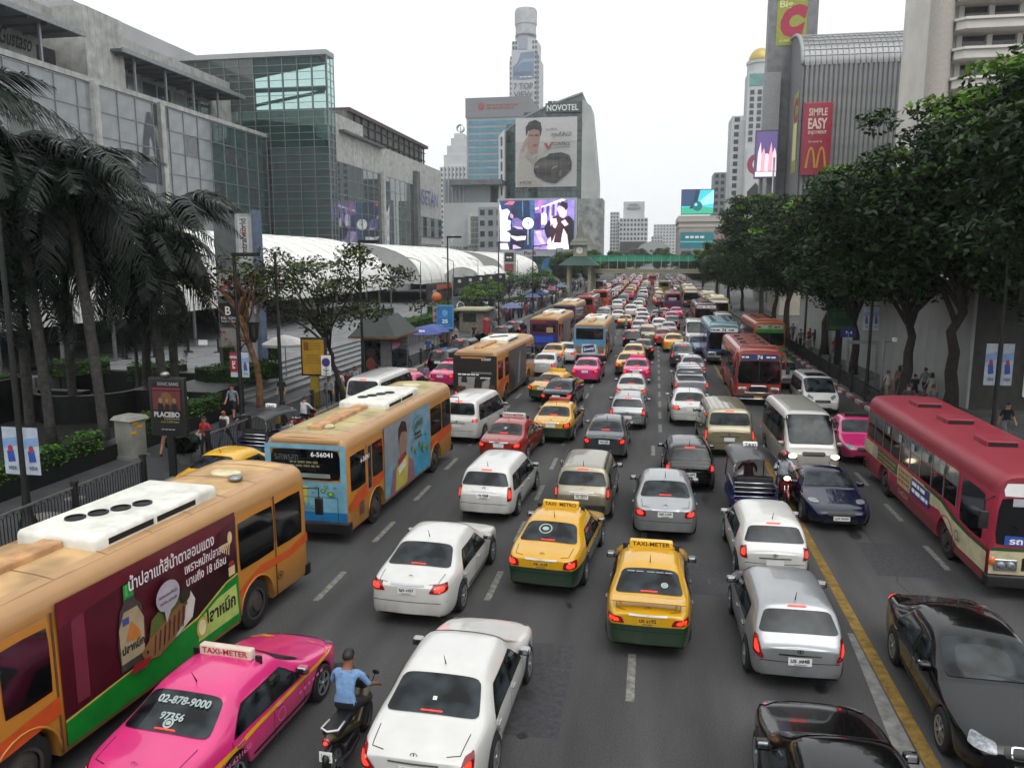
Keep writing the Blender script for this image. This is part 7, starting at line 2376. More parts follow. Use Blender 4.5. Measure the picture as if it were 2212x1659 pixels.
pf.build('advertisement', FISH, side_frame(BUS_O_AD))
stp = Print(.002).poly(ORANGE_B, [(2.1, 1.02), (2.9, 1.28), (4.0, 1.22), (4.8, 1.36), (4.8, 1.16), (4.0, 1.06), (2.9, 1.12), (2.1, .90)])
Print(.002).poly(ORANGE_B, [(-4.8, 1.05), (-3.5, 1.15), (-2.3, 1.3), (-2.3, 1.02), (-3.5, .9), (-4.8, .8)]).build('stripe', FISH, side_frame(BUS_O_AD))
stp.ell(C('logo_dark', '2a2018'), 3.62, .78, .12, .09).ring(C('logo_gold', 'a88a3a'), 3.62, .78, .08, .06, .02)
stp.build('stripe', FISH, side_frame(BUS_O_AD))
for y in (3.5, 2.1, -2.32):
 MB().box(1.2, 1.215, y - .015, y + .015, .4, 2.6).build('panel_seam', M('seam_brown', '5a3c18', .8), FISH)
MB().ball((.55, 3.15, 3.05), .16, .16, .07).build('roof_beacon', STEEL, FISH, True)
SNACK = instance(BUS_O_AD, 'bus', 'orange bus with light blue rear numbered 6-56041, behind the fish sauce bus', 'bus', (-8.86, 24.1, 0), R(-2), {PH: ORANGE, BUS_ROOF: M('bus_roof_cream', 'a99c70', .7, var=.15, scale=1.1)})
SB, SB2 = C('snack_blue', '6fa0b4', .35), C('snack_blue_deep', '1f6a9c', .35)
SLM, SGR, SRD = C('snack_lime', 'b0a848'), C('snack_green', '4a7a3a'), C('snack_red', '8e2a34')
pr = Print(.003)
pr.rect(SB, -1.17, .64, 1.17, 1.74).rect(SB, -1.17, .64, -1.0, 2.66).rect(SB, 1.0, .64, 1.17, 2.66).rect(SB, -1.17, 2.62, 1.17, 2.74)
pr.rect(SB2, -1.17, .64, 1.17, .90)
pr.poly(SLM, [(-.9, 1.08), (-.95, 1.6), (-.3, 1.70), (.05, 1.60), (.02, 1.06)]).rect(SRD, -.8, 1.58, -.12, 1.68).lines(WHITE, -.66, 1.47, -.1, 1, .1, .09).ell(SGR, -.2, 1.2, .14, .08)
pr.text(WHITE, 'สเรสท', -.42, 1.30, w=.62, h=.16, bold=.03)
for i, (x, y, q) in enumerate(((.5, 1.50, .05), (.3, 1.58, .035), (.72, 1.42, .07), (.22, 1.44, .03), (.6, 1.62, .04), (.85, 1.6, .03))):
 pr.ell(SGR, x, y, q * 1.6, q, 10).ell(SLM, x, y, q * .7, q * .45, 8)
for a in range(0, 180, 30):
 pr.poly(C('palm_teal', '3f7f94'), [(-.0 + .02, .98), (.3 * math.cos(R(a)), .98 + .22 * math.sin(R(a))), (.24 * math.cos(R(a + 16)), .98 + .16 * math.sin(R(a + 16)))])
pr.text(WHITE, '6-56041', .52, 2.50, w=.62, h=.13, bold=.02).text(C('faint_ink', '4a4f4c'), 'รสเพรสท', -.5, 2.40, w=.7, h=.16).lines(C('faint_ink2', '6a6a4a'), -.4, 2.28, .5, 2, .1, .06)
pr.rect(C('slip', '77807e'), -.15, 1.86, .75, 1.98).rect(SEAM, -.3, 1.33, .95, 1.345).rect(SEAM, .94, .66, .955, 1.34)
pr.build('advertisement', SNACK, rear_frame(BUS_O_AD))
pr = Print(.003)
pr.rect(C('snack_sky', '6a92a6', .35), -2.3, .46, 2.05, 2.68).poly(C('snack_grey', '7a848a', .35), [(-2.3, 1.3), (-2.3, 2.68), (.2, 2.68), (-.4, 1.5)]).poly(C('snack_aqua', '3f93b4', .35), [(.2, .46), (.6, 1.4), (2.05, 2.1), (2.05, .46)])
pr.poly(C('girl_skin', '8a6a58'), [(-.95, 1.4), (-1.05, 1.9), (-.8, 2.3), (-.45, 2.3), (-.35, 1.9), (-.5, 1.45)]).poly(C('girl_hair', '241a18'), [(-1.12, 1.9), (-1.1, 2.4), (-.8, 2.6), (-.42, 2.5), (-.3, 2.1), (-.45, 2.2), (-.85, 2.25), (-1.0, 2.1)])
pr.poly(C('girl_dress', '8a5a6a'), [(-1.9, .46), (-1.6, 1.2), (-.95, 1.42), (-.45, 1.4), (.2, 1.1), (.35, .46)])
pr.poly(SLM, [(-1.5, .5), (-1.3, 1.35), (-.5, 1.55), (-.25, 1.35), (-.4, .5)]).poly(SRD, [(-1.3, 1.2), (-1.2, 1.42), (-.5, 1.58), (-.4, 1.42)]).text(WHITE, 'รสเพรสท', -.85, 1.15, w=.7, h=.24, rot=.25, bold=.03)
pr.ell(C('badge_teal', '5f8490'), .75, 2.2, .52, .28).text(C('badge_ink', '3a4a34'), 'รสเพรสท', .75, 2.2, w=.8, h=.22, rot=.12, bold=.03).lines(C('badge_ink', '3a4a34'), .35, 1.9, 1.2, 2, .14, .09)
for i, (x, y, q) in enumerate(((.1, 1.5, .08), (.45, 1.35, .1), (.85, 1.5, .09), (1.2, 1.3, .16), (1.5, 1.7, .08), (.2, 1.75, .05), (1.0, 1.05, .06), (1.65, 1.2, .1))):
 pr.ell(SGR, x, y, q, q, 12).ring(SLM, x, y, q * .8, q * .8, q * .2, 12)
pr.text(WHITE, '6-56041', -3.95, 2.2, w=.62, h=.14)
pr.build('advertisement', SNACK, side_frame(BUS_O_AD))
MB().box(1.2, 1.222, -3.62, -3.28, 1.1, 2.5).build('door_frame', M('door_tan', 'a5724a', .5), SNACK)
MB().box(1.222, 1.23, -3.56, -3.34, 1.2, 2.42).build('door_glass', GLASS, SNACK)
for o_ in (SNACK,):
 Print(.002).poly(ORANGE_B, [(-4.85, 1.10), (-4.2, 1.36), (-2.35, 1.42), (-2.35, 1.20), (-3.9, 1.02), (-4.4, .86), (-4.85, .96)]).poly(ORANGE_B, [(2.1, 1.2), (3.2, 1.42), (4.7, 1.42), (4.7, 1.16), (2.1, .98)]).rect(M('grille_brown', '5a4630', .8), -4.2, .62, -3.9, 1.0).build('stripe', o_, side_frame(BUS_O_AD))
MB().ball((0, -3.9, 3.02), .42, .28, .08).build('roof_hatch', AC_CREAM, SNACK, True)
NIGHT = instance(BUS_O_AD, 'bus', 'orange bus with black rear showing two figures, beside the parked pink taxis', 'bus', (-8.7, 44.3, 0), R(-3), {PH: ORANGE})
pr = Print(.003).rect(C('night_black', '14100e'), -1.17, .64, 1.17, 2.7).rect(C('night_pale', '8a8680'), -.9, .95, .8, 1.6).poly(C('night_fig', '1e1a1c'), [(-.75, 1.3), (-.7, 1.6), (-.45, 1.6), (-.4, 1.3)]).poly(C('night_fig', '1e1a1c'), [(-.05, .98), (0, 1.5), (.15, 1.72), (.35, 1.6), (.7, 1.5), (.4, 1.35), (.35, .98)])
pr.rect(C('night_brown', '4a3020'), -1.0, .7, -.5, 1.1).rect(C('night_brown', '4a3020'), .75, .7, 1.05, 1.2).lines(WHITE, -.9, 1.72, .3, 1, .1, .07).lines(WHITE, .3, 1.55, 1.0, 1, .1, .05).text(WHITE, '6-56007', .62, 2.52, w=.5, h=.12)
pr.rect(C('night_slip', '6f6a62'), -.2, 1.76, .9, 1.86).rect(C('night_orange', 'b87a4a'), -.75, 2.56, .6, 2.64)
pr.build('advertisement', NIGHT, rear_frame(BUS_O_AD))
pr = Print(.003).rect(C('slate_ad', '3f4446', .35), -2.3, .46, 2.05, 2.68).poly(C('slate_pale', '8a8e90', .35), [(-.2, .6), (.1, 1.8), (.35, 2.4), (.5, 2.4), (.4, 1.4), (.2, .6)]).poly(C('slate_dark', '24282a', .35), [(-2.3, .46), (-2.3, 2.0), (-1.0, 1.2), (-.6, .46)]).lines(C('slate_ink', '707476'), .7, 1.0, 1.9, 2, .16, .08)
pr.build('advertisement', NIGHT, side_frame(BUS_O_AD))
Print(.002).poly(ORANGE_B, [(-4.85, 1.0), (-4.2, 1.36), (-2.35, 1.36), (-2.35, 1.1), (-4.0, .95), (-4.85, .8)]).build('stripe', NIGHT, side_frame(BUS_O_AD))
BLUB = instance(BUS_O_AD, 'bus', 'orange bus with deep blue rear, left lane ahead of the yellow taxi', 'bus', (-8.5, 68.6, 0), R(-2), {PH: split_paint('livery_plum', [(0, '5c2438'), (.4, 'a06a4a'), (2.6, 'b08a50')], .45, .3)})
Print(.003).rect(C('deep_blue', '14246e'), -1.17, .5, 1.17, 1.6).rect(C('deep_plum', '3c1430'), -1.17, 1.58, 1.17, 2.72).rect(SHADE_GLASS, -.95, 1.8, .95, 2.36).rect(C('beige_notice', '9a8a60'), .2, 1.72, .75, 2.12).rect(C('plum_red', '7a2038'), -1.1, 2.46, .2, 2.66).rect(C('mid_blue', '2444a0'), -.8, .9, .8, 1.4).build('advertisement', BLUB, rear_frame(BUS_O_AD))
Print(.003).rect(C('grey_side', '6a6c72', .4), -2.3, .46, 2.05, 2.5).poly(C('grey_side2', '8e7070', .4), [(-1, .6), (0, 2), (1.5, 2.2), (1, .6)]).rect(C('neon_red', '9c2a3a'), -4.2, 1.5, -3.6, 2.2).build('advertisement', BLUB, side_frame(BUS_O_AD))
LAUN = instance(BUS_O_AD, 'bus', 'orange bus with laundry advertisement on a pale blue rear', 'bus', (-4.4, 62.8, 0), R(-1), {PH: ORANGE, BUS_ROOF: M('bus_roof_cream', 'a99c70', .7)})
pr = Print(.003).rect(C('laundry_blue', '4f86a8'), -1.17, 1.0, 1.17, 2.72).rect(C('laundry_pale', '9fb0b4'), -1.17, .64, 1.17, 1.1).rect(SHADE_GLASS, -1.0, 1.8, 1.0, 2.6).rect(C('grille_tan', '7a6248'), -1.05, .75, -.62, 1.3).rect(C('grille_tan', '7a6248'), .62, .75, 1.05, 1.3).rect(C('laundry_white', 'c4c8cc'), -.55, .7, .5, 1.45).poly(C('laundry_navy', '1c3470'), [(-.45, .8), (-.5, 1.3), (.3, 1.42), (.45, .9)])
pr.text(WHITE, 'Downy', -.03, 1.08, w=.75, h=.28, rot=.2, bold=.04).build('advertisement', LAUN, rear_frame(BUS_O_AD))
Print(.003).rect(C('laundry_side', '6f8088', .4), -2.3, .46, 4.2, 2.5).ell(C('laundry_ring', '3a6a8a'), .5, 1.3, .8, .7).ell(C('laundry_white', 'c4c8cc'), .5, 1.3, .55, .48).poly(C('laundry_warm', '8a6a50'), [(-2.3, .46), (-2.3, 1.6), (-1.2, 1.4), (-.8, .46)]).build('advertisement', LAUN, side_frame(BUS_O_AD))
r = instance(BUS_O, 'bus', 'orange bus with violet rear ahead of the deep blue backed bus', 'bus', (-9.1, 89, 0), R(-2), {PH: split_paint('livery_violet', [(0, '2a1a48'), (1.2, '8a5a50'), (2.6, 'b09060')], .45, .3)}, lod=1)
Print(.003).rect(C('violet_rear', '2c1c52'), -1.17, .5, 1.17, 2.72).rect(SHADE_GLASS, -.95, 1.8, .95, 2.5).build('advertisement', r, rear_frame(BUS_O))
r = instance(BUS_R, 'bus', 'red bus third in the left bus queue', 'bus', (-8.6, 108, 0), R(-1), {PH: paint('bus_red', '8e2020')}, lod=1)
r = instance(BUS_C, 'bus', 'orange red bus with large windows further along the left bus queue', 'bus', (-7.9, 128, 0), R(-1), {PH: paint('bus_orange_red', 'a83a18')}, lod=1)
r = instance(BUS_C, 'bus', 'dark coach far off near the footbridge pier on the left', 'bus', (-11.8, 180, 0), R(-1), {PH: paint('bus_dark', '3a3c3e')}, lod=-1)
r = instance(BUS_R, 'bus', 'dark red bus seen from behind in the right lane beside the riders', 'bus', (2.9, 121.5, 0), 0, {PH: paint('bus_crimson', '7a1c2c')}, lod=1)
Print(.003).rect(C('bus_blue_belt', '2a2a5a'), -1.17, 1.1, 1.17, 1.6).rect(C('pale_notice', '9a9a98'), -.6, 1.8, .5, 2.2).build('rear_print', r, rear_frame(BUS_R))
r = instance(BUS_C, 'bus', 'yellow bus far down the right lane', 'bus', (2.4, 181, 0), 0, {PH: paint('bus_yellow', 'a89a1c')}, lod=-1)
CRE = instance(BUS_R, 'bus', 'red and cream open windowed oncoming bus at the right, nearest of the oncoming buses', 'bus', (8.78, 23.8, 0), R(180), {PH: REDBUS})
pr = Print(.003)
pr.poly(CREAM, [(-5.25, 1.42), (2.4, 1.42), (3.3, 1.20), (4.3, 1.12), (5.25, 1.12), (5.25, .62), (3.6, .62), (2.2, 1.10), (1.0, 1.0), (-5.25, .98)])
pr.poly(BUSGREEN, [(1.0, 1.46), (2.4, 1.46), (3.3, 1.26), (4.2, 1.18), (5.25, 1.18), (5.25, 1.10), (4.1, 1.10), (3.2, 1.16), (2.3, 1.36), (1.0, 1.38)])
pr.rect(C('bus_ad_olive', '3a3f2a'), -3.6, 1.02, -1.4, 1.42).lines(C('bus_ad_olive2', '8a8a50'), -3.5, 1.28, -1.5, 2, .14, .06).rect(C('bus_ad_white', '9a9488'), -4.2, .98, -3.7, 1.4)
pr.rect(C('bus_ad_cream', 'a89a74'), -1.3, .84, -.1, 1.44).lines(C('bus_ad_red', '8a4a3a'), -1.2, 1.3, -.2, 3, .15, .08).rect(C('bus_ad_blue', '2a3a7a'), 0, .90, 1.5, 1.36).lines(WHITE, .08, 1.24, 1.42, 2, .2, .11)
for i in range(5):
 pr.rect(C('pane_notice', '9aa09a'), -2.6 + i * 1.2, 2.12, -2.35 + i * 1.2, 2.34)
pr.text(C('bus_number', 'b88a88'), '3-40264', -.6, .68, w=.9, h=.16).ring(C('crest_green', '5a6a4a'), 3.6, .9, .14, .14, .04)
pr.build('livery_print', CRE, side_frame(BUS_R))
pr = Print(.003).rect(CREAM, -1.17, .62, 1.17, 1.2).rect(BUSGREEN, -1.17, 1.16, 1.17, 1.24).rect(BLACK, -.5, .72, .5, 1.02).rect(C('bus_board_blue', '2a4a9a'), -.9, 1.3, .3, 1.52).text(WHITE, 'รถเมล์ฟรี', -.3, 1.41, w=1.0, h=.16, bold=.03).rect(C('bus_board_pale', 'a8aab0'), -.8, 2.2, .4, 2.38)
pr.build('livery_print', CRE, front_frame(BUS_R, .016))
for sx in (1, -1):
 MB().rbox(sx * .84 - .24, sx * .84 + .24, 5.3, 5.36, .72, .98, .02).build('lamp_surround', CHROME, CRE, 'auto')
 for q in (-.1, .1):
  MB().lathe([(.085, 0), (.08, .04), (.03, .05), (.001, .052)], 14, (sx * .84 + q, 5.36, .85), 'Y', cap=False).build('head_lamp', CLEAR_L, CRE, True)
 MB().ball((sx * 1.1, 5.32, .92), .09, .05, .11).build('indicator', AMBER, CRE, True)
def numbered_bus(P, label, loc, col, no, board, ink, front_col=None, lod=2, rz=R(180), band=None):
 r_ = instance(P, 'bus', label, 'bus', loc, rz, {PH: col, WHITE: board}, lod)
 p_ = Print(.003)
 if band:
  p_.rect(band, -1.0, 2.12, 1.0, 2.38)
 p_.text(ink, no, 0, 2.57, h=.22, bold=.03).lines(ink, .32, 2.57, .92, 1, .1, .09).lines(ink, -.92, 2.57, -.3, 1, .1, .09)
 if front_col:
  p_.poly(front_col, [(-1.1, .62), (1.1, .62), (1.1, 1.0), (.5, 1.1), (-.5, 1.1), (-1.1, 1.0)])
 p_.build('lettering', r_, front_frame(P, .034))
 return r_
B74 = numbered_bus(BUS_C, 'red oncoming bus number 74 with chrome bull bar', (5.6, 47.1, 0), split_paint('livery_74', [(0, 'a83010'), (1.1, '7e2c22'), (2.6, '9c4030')], .35, .6), '74', M('board_blue', '2a3a6a', .5), WHITE)
MB().tube([(-.75, 4.85, .42), (-.7, 4.92, .72), (.7, 4.92, .72), (.75, 4.85, .42)], .035, 8).tube([(-1.1, 4.86, .38), (1.1, 4.86, .38)], .04, 8).build('bull_bar', CHROME, B74, True)
MB().rbox(-.4, .4, 4.7, 4.75, .98, 1.08, .03).build('badge', CHROME, B74, 'auto')
for sx in (1, -1):
 MB().tube([(sx * 1.15, 4.5, 2.8), (sx * 1.3, 4.75, 2.5), (sx * 1.28, 4.8, 2.0)], .05, 6).build('mirror_arm', M('mirror_red', '8a2a20', .4), B74, True)
numbered_bus(BUS_C, 'blue and white oncoming bus number 74 behind the pickup lane', (5.15, 63.3, 0), split_paint('livery_blue', [(0, '9aa6ae'), (.95, '9aa6ae'), (1.0, '24406e'), (1.3, '2a4a7c'), (2.5, '6a8a94')], .4, .4), '74', WHITE, INK, lod=1)
numbered_bus(BUS_C, 'orange oncoming bus number 77 with green band by the right railing', (8.8, 66.6, 0), split_paint('livery_77', [(0, '1a4a7a'), (.9, 'b05a20'), (2.5, '9c5028')], .4, .4), '77', M('board_pale', '9ab09a', .5), INK, lod=1, band=C('band_green', '1f7a20'))
numbered_bus(BUS_R, 'dark red oncoming bus beside the white van, behind the blue bus', (5.7, 92.5, 0), paint('bus_wine', '5a1a20'), '73', WHITE, INK, lod=1)
for i, (x, y) in enumerate(((8.0, 104), (7.8, 117), (6.0, 134), (6.4, 152))):
 instance(BUS_O, 'bus', ['tan roofed oncoming bus first in the queue under the trees', 'tan roofed oncoming bus second in the queue under the trees', 'tan roofed oncoming bus third in the queue, left of the second', 'tan roofed oncoming bus last in the queue under the trees'][i], 'bus', (x, y, 0), R(180), {PH: split_paint('livery_tan', [(0, '8a4a20'), (1.1, '8a7450'), (2.6, '9c8a60')], .45, .3)}, lod=1 if i < 2 else -1, group='tan roofed oncoming buses')
# the far jam: too small to tell apart
FARC = [('white', WHT), ('white', WHT), ('silver', SLV), ('silver', SLV), ('pink', PNK), ('red', RTX), ('dark', GRY), ('black', BLK), ('yellow', YLW), ('pearl', PRL), ('maroon', MRN), ('white', WHT), ('yellow and green', YG)]
FARP = [(SEDAN, 'saloon'), (SEDAN_SMALL, 'saloon'), (HATCH, 'hatchback'), (SUV, 'off-roader'), (SEDAN, 'saloon'), (WAGON, 'estate'), (VAN, 'van'), (SEDAN, 'saloon'), (PICKUP, 'pickup')]
rj = random.Random(11)
for x0, ya, yb, ln in ((-11.4, 128, 330, 'kerb'), (-8.1, 138, 340, 'second'), (-4.9, 118, 350, 'third'), (-1.8, 117, 350, 'fourth'), (1.2, 131, 350, 'fifth')):
 y = ya + rj.uniform(0, 3)
 while y < yb:
  if not (abs(x0 + 11.4) < .5 and 170 < y < 190) and not (abs(x0 - 1.2) < .5 and 171 < y < 191):
   cn, cm = rj.choice(FARC)
   P, pn = rj.choice(FARP)
   instance(P, 'car', f'{cn} {pn} in the {ln} lane of the far jam {"before" if y < 170 else "beyond"} the footbridge', 'car', (x0 + rj.uniform(-.35, .35), y, 0), R(rj.uniform(-2, 2)), {PH: cm}, -1, f'{cn} cars in the far jam')
  y += rj.uniform(5.6, 7.4)
for x0, ya, yb in ((6.0, 165, 330), (9.4, 130, 300)):
 y = ya
 while y < yb:
  cn, cm = rj.choice(FARC)
  P, pn = rj.choice(FARP)
  instance(P, 'car', f'{cn} {pn} coming on in the {"inner" if x0 < 8 else "outer"} lane far up the right side', 'car', (x0 + rj.uniform(-.3, .3), y, 0), R(180), {PH: cm}, -1, f'{cn} oncoming cars far away')
  y += rj.uniform(6.5, 10)
instance(BUS_R, 'bus', 'red bus among the cars under the footbridge', 'bus', (-.2, 250, 0), 0, {PH: paint('bus_red', '8e2020')}, lod=-1)
# riders
def rider(label_m, label_p, pos, rz, col, P=None, lod=2, R_=None, **kw):
 instance(P or MOTO, 'motorcycle', label_m, 'motorcycle', pos, rz, {PH: col}, lod)
 return person(label_p, pos, rz, R_ or RIDE, **kw)
a_, c_ = G(712, 1688), G(795, 1568)
hd = math.atan2(-(c_.x - a_.x), (c_.y - a_.y))
mid = (a_ + c_) / 2
rider('black and gold scooter with white grab rail between the pink taxi and the white sedan', 'man in pale blue T-shirt and cap riding the black and gold scooter', mid, hd * .55, M('scooter_gold', '4a4020', .3, .3, .8), shirt='6d8fb8', trousers='161820', shoes='6a4a34', skin=1, hair='s')
Print(.001).text(INK, '1กม', 0, .03, w=.13, h=.035).text(INK, '7775', 0, -.03, w=.15, h=.05).build('plate_lettering', [o for o in bpy.data.objects if o.name.startswith('motorcycle') and o.parent is None][-1], frame((0, -.847, .48), (1, 0, 0), (0, 0, 1)))
rider('red motorcycle with lit headlamp facing the camera beside the three wheeler', 'rider in white shirt and red helmet on the red motorcycle', (4.2, 25.1, 0), R(180 + 2), paint('moto_red', '8e0f1c'), P=MOTO_F, R_=RIDE_UP, shirt='a9b2bc', trousers='17181c', helmet='8e1020', skin=1)
r = instance(TUK, 'tuk_tuk', 'blue three wheeler taxi with chrome rails between the black hatchback and the red motorcycle', 'tuk tuk', (3.12, 24.7, 0), R(2))
person('three wheeler driver in dark shirt under the canopy', (3.12, 25.1, .02), R(2), RIDE_UP, shirt='3a1c20', trousers='20222a', sc=.92)
for i, (px, py, lm, lp, rz, c_, sh, hl) in enumerate((
  (1424, 699, 'motorcycle with red tail lamp on the dashed line, nearer of two', 'rider in black jacket, nearer of two on the dashed line', 0, BLK, '17181b', '141416'),
  (1426, 672, 'motorcycle with red tail lamp on the dashed line, farther of two', 'rider in dark jacket, farther of two on the dashed line', 0, BLK, '1d1e24', '26262a'),
  (1484, 704, 'oncoming motorcycle with red fairing beside the wine red bus', 'rider with red helmet on the oncoming motorcycle beside the wine red bus', R(180), paint('moto_red', '8e0f1c'), '2a2a2c', '8e1020'),
  (1352, 722, 'motorcycle squeezing past the flank of the laundry bus', 'rider in grey squeezing past the flank of the laundry bus', 0, GRY, '6a6a6c', '9a9a98'),
  (1347, 707, 'motorcycle ahead beside the flank of the laundry bus', 'rider in pale shirt ahead beside the flank of the laundry bus', 0, SLV, '8a8078', '20242c'))):
 p = G(px, py)
 rider(lm, lp, (p.x, p.y, 0), rz, c_, lod=1, shirt=sh, trousers='1b1c20', helmet=hl)
p = G(676, 945)
rider('red scooter parked at the left railing', 'man in white shirt standing over the red scooter at the railing', (-14.95, 32.0, 0), R(-20), paint('moto_red', '8e0f1c'), lod=1, shirt='b8bcc0', trousers='15161a', R_=RIDE_UP)
# footbridge, clock pavilion, video screen
FB = thing('footbridge', 'pale footbridge with green roof panels crossing the road in the distance', 'footbridge', (-2, 172, 0))
CRMB = M('bridge_cream', '97977f', .8, var=.08)
MB().box(-13, 17, 0, 3.4, 4.7, 5.6).box(-13, 17, -.12, 0, 5.3, 5.62).build('deck', CRMB, FB)
for x in (-10.8, 15.5):
 MB().box(x - .45, x + .45, 1.1, 2.3, 0, 4.7).build('pier', CRMB, FB)
TEAL = M('bridge_teal', '2f9c7c', .5, var=.12, scale=.8)
for i in range(17):
 x = -13 + i * 1.85
 MB().box(x - .05, x + .05, -.05, .05, 5.6, 8.5).build('roof_post', M('bridge_post', '9fae9f', .5), FB)
 if i < 16:
  MB().box(x + .08, x + 1.77, -.04, .02, 7.2, 8.4).build('roof_panel', TEAL, FB)
  MB().box(x + .05, x + 1.8, -.03, .03, 6.3, 6.38).build('handrail', IRON, FB)
MB().box(-13, 17, -.2, 3.5, 8.45, 8.55).build('roof', TEAL, FB)
CP = thing('clock_pavilion', 'green roofed clock pavilion with spire at the left end of the footbridge', 'pavilion', (-15.3, 168, 0))
for x in (-2.2, 2.2):
 for y in (-2.2, 2.2):
  MB().box(x - .3, x + .3, y - .3, y + .3, 0, 6.4).build('column', CRMB, CP)
for k, (z0, z1, w0, w1, m) in enumerate(((6.4, 8.3, 4.2, 1.6, M('pavilion_roof', '24443a', .6)), (8.3, 10.6, 1.3, 1.3, CRMB), (10.6, 11.3, 2.1, 1.7, M('pavilion_eave', '6e7264', .7)), (11.3, 12.0, 1.8, 1.2, M('pavilion_eave', '6e7264', .7)), (12.0, 15.6, .9, .12, M('pavilion_spire', '6a6e62', .7)))):
 MB().loft([[(-w0, -w0, z0), (w0, -w0, z0), (w0, w0, z0), (-w0, w0, z0)], [(-w1, -w1, z1), (w1, -w1, z1), (w1, w1, z1), (-w1, w1, z1)]]).build(['roof', 'clock_case', 'eave', 'eave', 'spire'][k], m, CP)
Print(.01).ell(WHITE, 0, 0, .75, .75).ring(INK, 0, 0, .78, .78, .06).rect(INK, -.03, 0, .03, .55).rect(INK, 0, -.03, .4, .03).build('clock_face', CP, frame((0, -1.32, 9.5), (1, 0, 0), (0, 0, 1)))
YS = 240.0
s0, s1 = AY(1079, 434, YS), AY(1240, 539, YS)
SW, SH = s1.x - s0.x, s0.z - s1.z
VS = thing('video_screen', 'huge bright video screen showing a man dressing a woman’s long hair, on pylons', 'screen', ((s0.x + s1.x) / 2, YS, s1.z))
CASE = M('screen_housing', 'a9adb2', .5)
MB().box(-SW / 2 - .6, SW / 2 + .6, .05, 2.2, -2.0, SH + .6).build('housing', CASE, VS)
sp = Print(.02)
E_ = lambda h, e=1.0: M('led_' + h, h, .5, emit=e, var=.22, scale=.5)
def q(x, y):       # picture coordinates: 0..1 across, 0..1 up
 return ((x - .5) * SW, y * SH)
def pg(h, pts, e=1.0):
 sp.poly(E_(h, e), [q(*p) for p in pts])
LED = [('28406a', '25,90 1205,90 1205,840 25,840'), ('16304e', '200,90 575,90 575,840 200,840'), ('3a5880', '500,90 585,90 585,330 560,840 540,840'), ('5a78a0', '385,90 400,90 400,340 388,340'), ('f8eefc', '25,110 60,250 75,230 150,215 195,260 160,330 150,380 205,400 195,470 205,530 130,560 200,600 200,700 150,740 180,840 40,840'),
  ('e0607c', '100,150 180,100 270,105 240,155'), ('2a1c34', '210,280 240,250 300,260 295,330 250,330'), ('b890b8', '185,300 215,280 250,320 240,370 200,350'), ('7a68a8', '215,400 250,360 310,355 390,400 400,500 230,500'), ('d8b0cc', '240,480 390,500 400,535 300,520'), ('181a34', '200,560 440,560 430,700 400,840 190,840'), ('f0e0f4', '200,620 300,640 450,632 440,690 300,705 220,665'), ('c8b0e0', '240,770 280,770 380,820 240,835'),
  ('a890cc', '575,540 800,540 820,840 575,840'), ('d8c4ec', '600,560 700,560 690,640 780,760 700,760 620,640'), ('8a78c4', '585,90 1205,90 1205,400 590,540'), ('f6ecff', '590,215 800,150 1000,78 1080,90 760,190 600,235')]
for i in range(7):
 LED.append((('3a2e68', 'd0c0f4')[i % 2], f'{700 + i * 42},{200 - i * 12} {722 + i * 42},{194 - i * 12} {716 + i * 42},330 {694 + i * 42},335'))
LED += [('d870a8', '645,90 690,90 685,260 650,260'), ('3c2e70', '580,290 680,290 690,500 640,545 590,540'), ('f4e6fa', '690,300 730,275 780,300 770,460 690,465'), ('1c1634', '740,500 800,400 880,420 850,600 790,680 750,580'), ('5a3c58', '690,765 800,755 800,775 690,785'),
  ('100e1a', '985,360 1040,370 1120,330 1180,380 1205,830 1110,830 1050,560 990,480'), ('e8bcc8', '935,230 960,180 1030,190 1085,230 1090,320 1040,370 1000,350 965,310'), ('16121e', '975,160 1010,112 1100,140 1105,210 1070,255 1050,215 1010,190'), ('fae0e4', '800,840 790,720 850,630 890,540 960,510 1050,530 1100,620 1130,840'), ('40202e', '850,360 930,322 1010,360 1035,520 1000,740 890,735 915,600 855,745 832,600'), ('f6d8e0', '862,375 925,368 948,450 912,520 872,490'), ('f2d0d8', '1000,420 1060,385 1120,460 1060,492'), ('e8d0dc', '828,340 865,330 870,440 840,490')]
for h_, pts in LED:
 k_ = [tuple(map(float, p.split(','))) for p in pts.split()]
 pg(h_, [((x - 25) / 1180, 1 - (y - 90) / 750) for x, y in k_], 1.25 if h_[0] in 'ef' else 1.0)
sp.ell(E_('fffafa', 1.5), *q(.39, .533), SW * .075, SW * .075).ell(E_('5a4a5a'), *q(.39, .533), SW * .013, SW * .013)
pg('e8e4f4', [(.387, .1), (.393, .1), (.393, .42), (.387, .42)])
sp.build('display', VS, frame((0, .02, 0), (1, 0, 0), (0, 0, 1)))
Print(.02).text(INK, 'Plan B', -2, -1.1, w=3.6, h=1.1).build('lettering', VS, frame((0, .02, 0), (1, 0, 0), (0, 0, 1)))
PYL = M('pylon_grey', '9a9c9c', .6, var=.08)
for x0, x1, top in ((1188, 1211, 551), (1218, 1236, 551)):
 a, b2 = AY(x0, 600, YS), AY(x1, 600, YS)
 MB().box(a.x - VS.location.x, b2.x - VS.location.x, .2, 1.6, -s1.z, -1.9).build('pylon', PYL, VS)
 for k, c in enumerate(('8e2a34', '2a2c30', '9a9a9c')):
  MB().box(a.x - VS.location.x + .4, b2.x - VS.location.x - .4, .05, .2, -4.6 - k * 2.6, -2.8 - k * 2.6).build('sign_panel', M('pylon_' + c, c, .5), VS)
PY = thing('sign_pylon', 'grey sign pylon with stacked shop signs in front of the screen’s left corner', 'sign', (-27.2, 150, 0))
MB().box(-1.1, 1.1, 0, 1.2, 0, 9.4).build('pylon', PYL, PY)
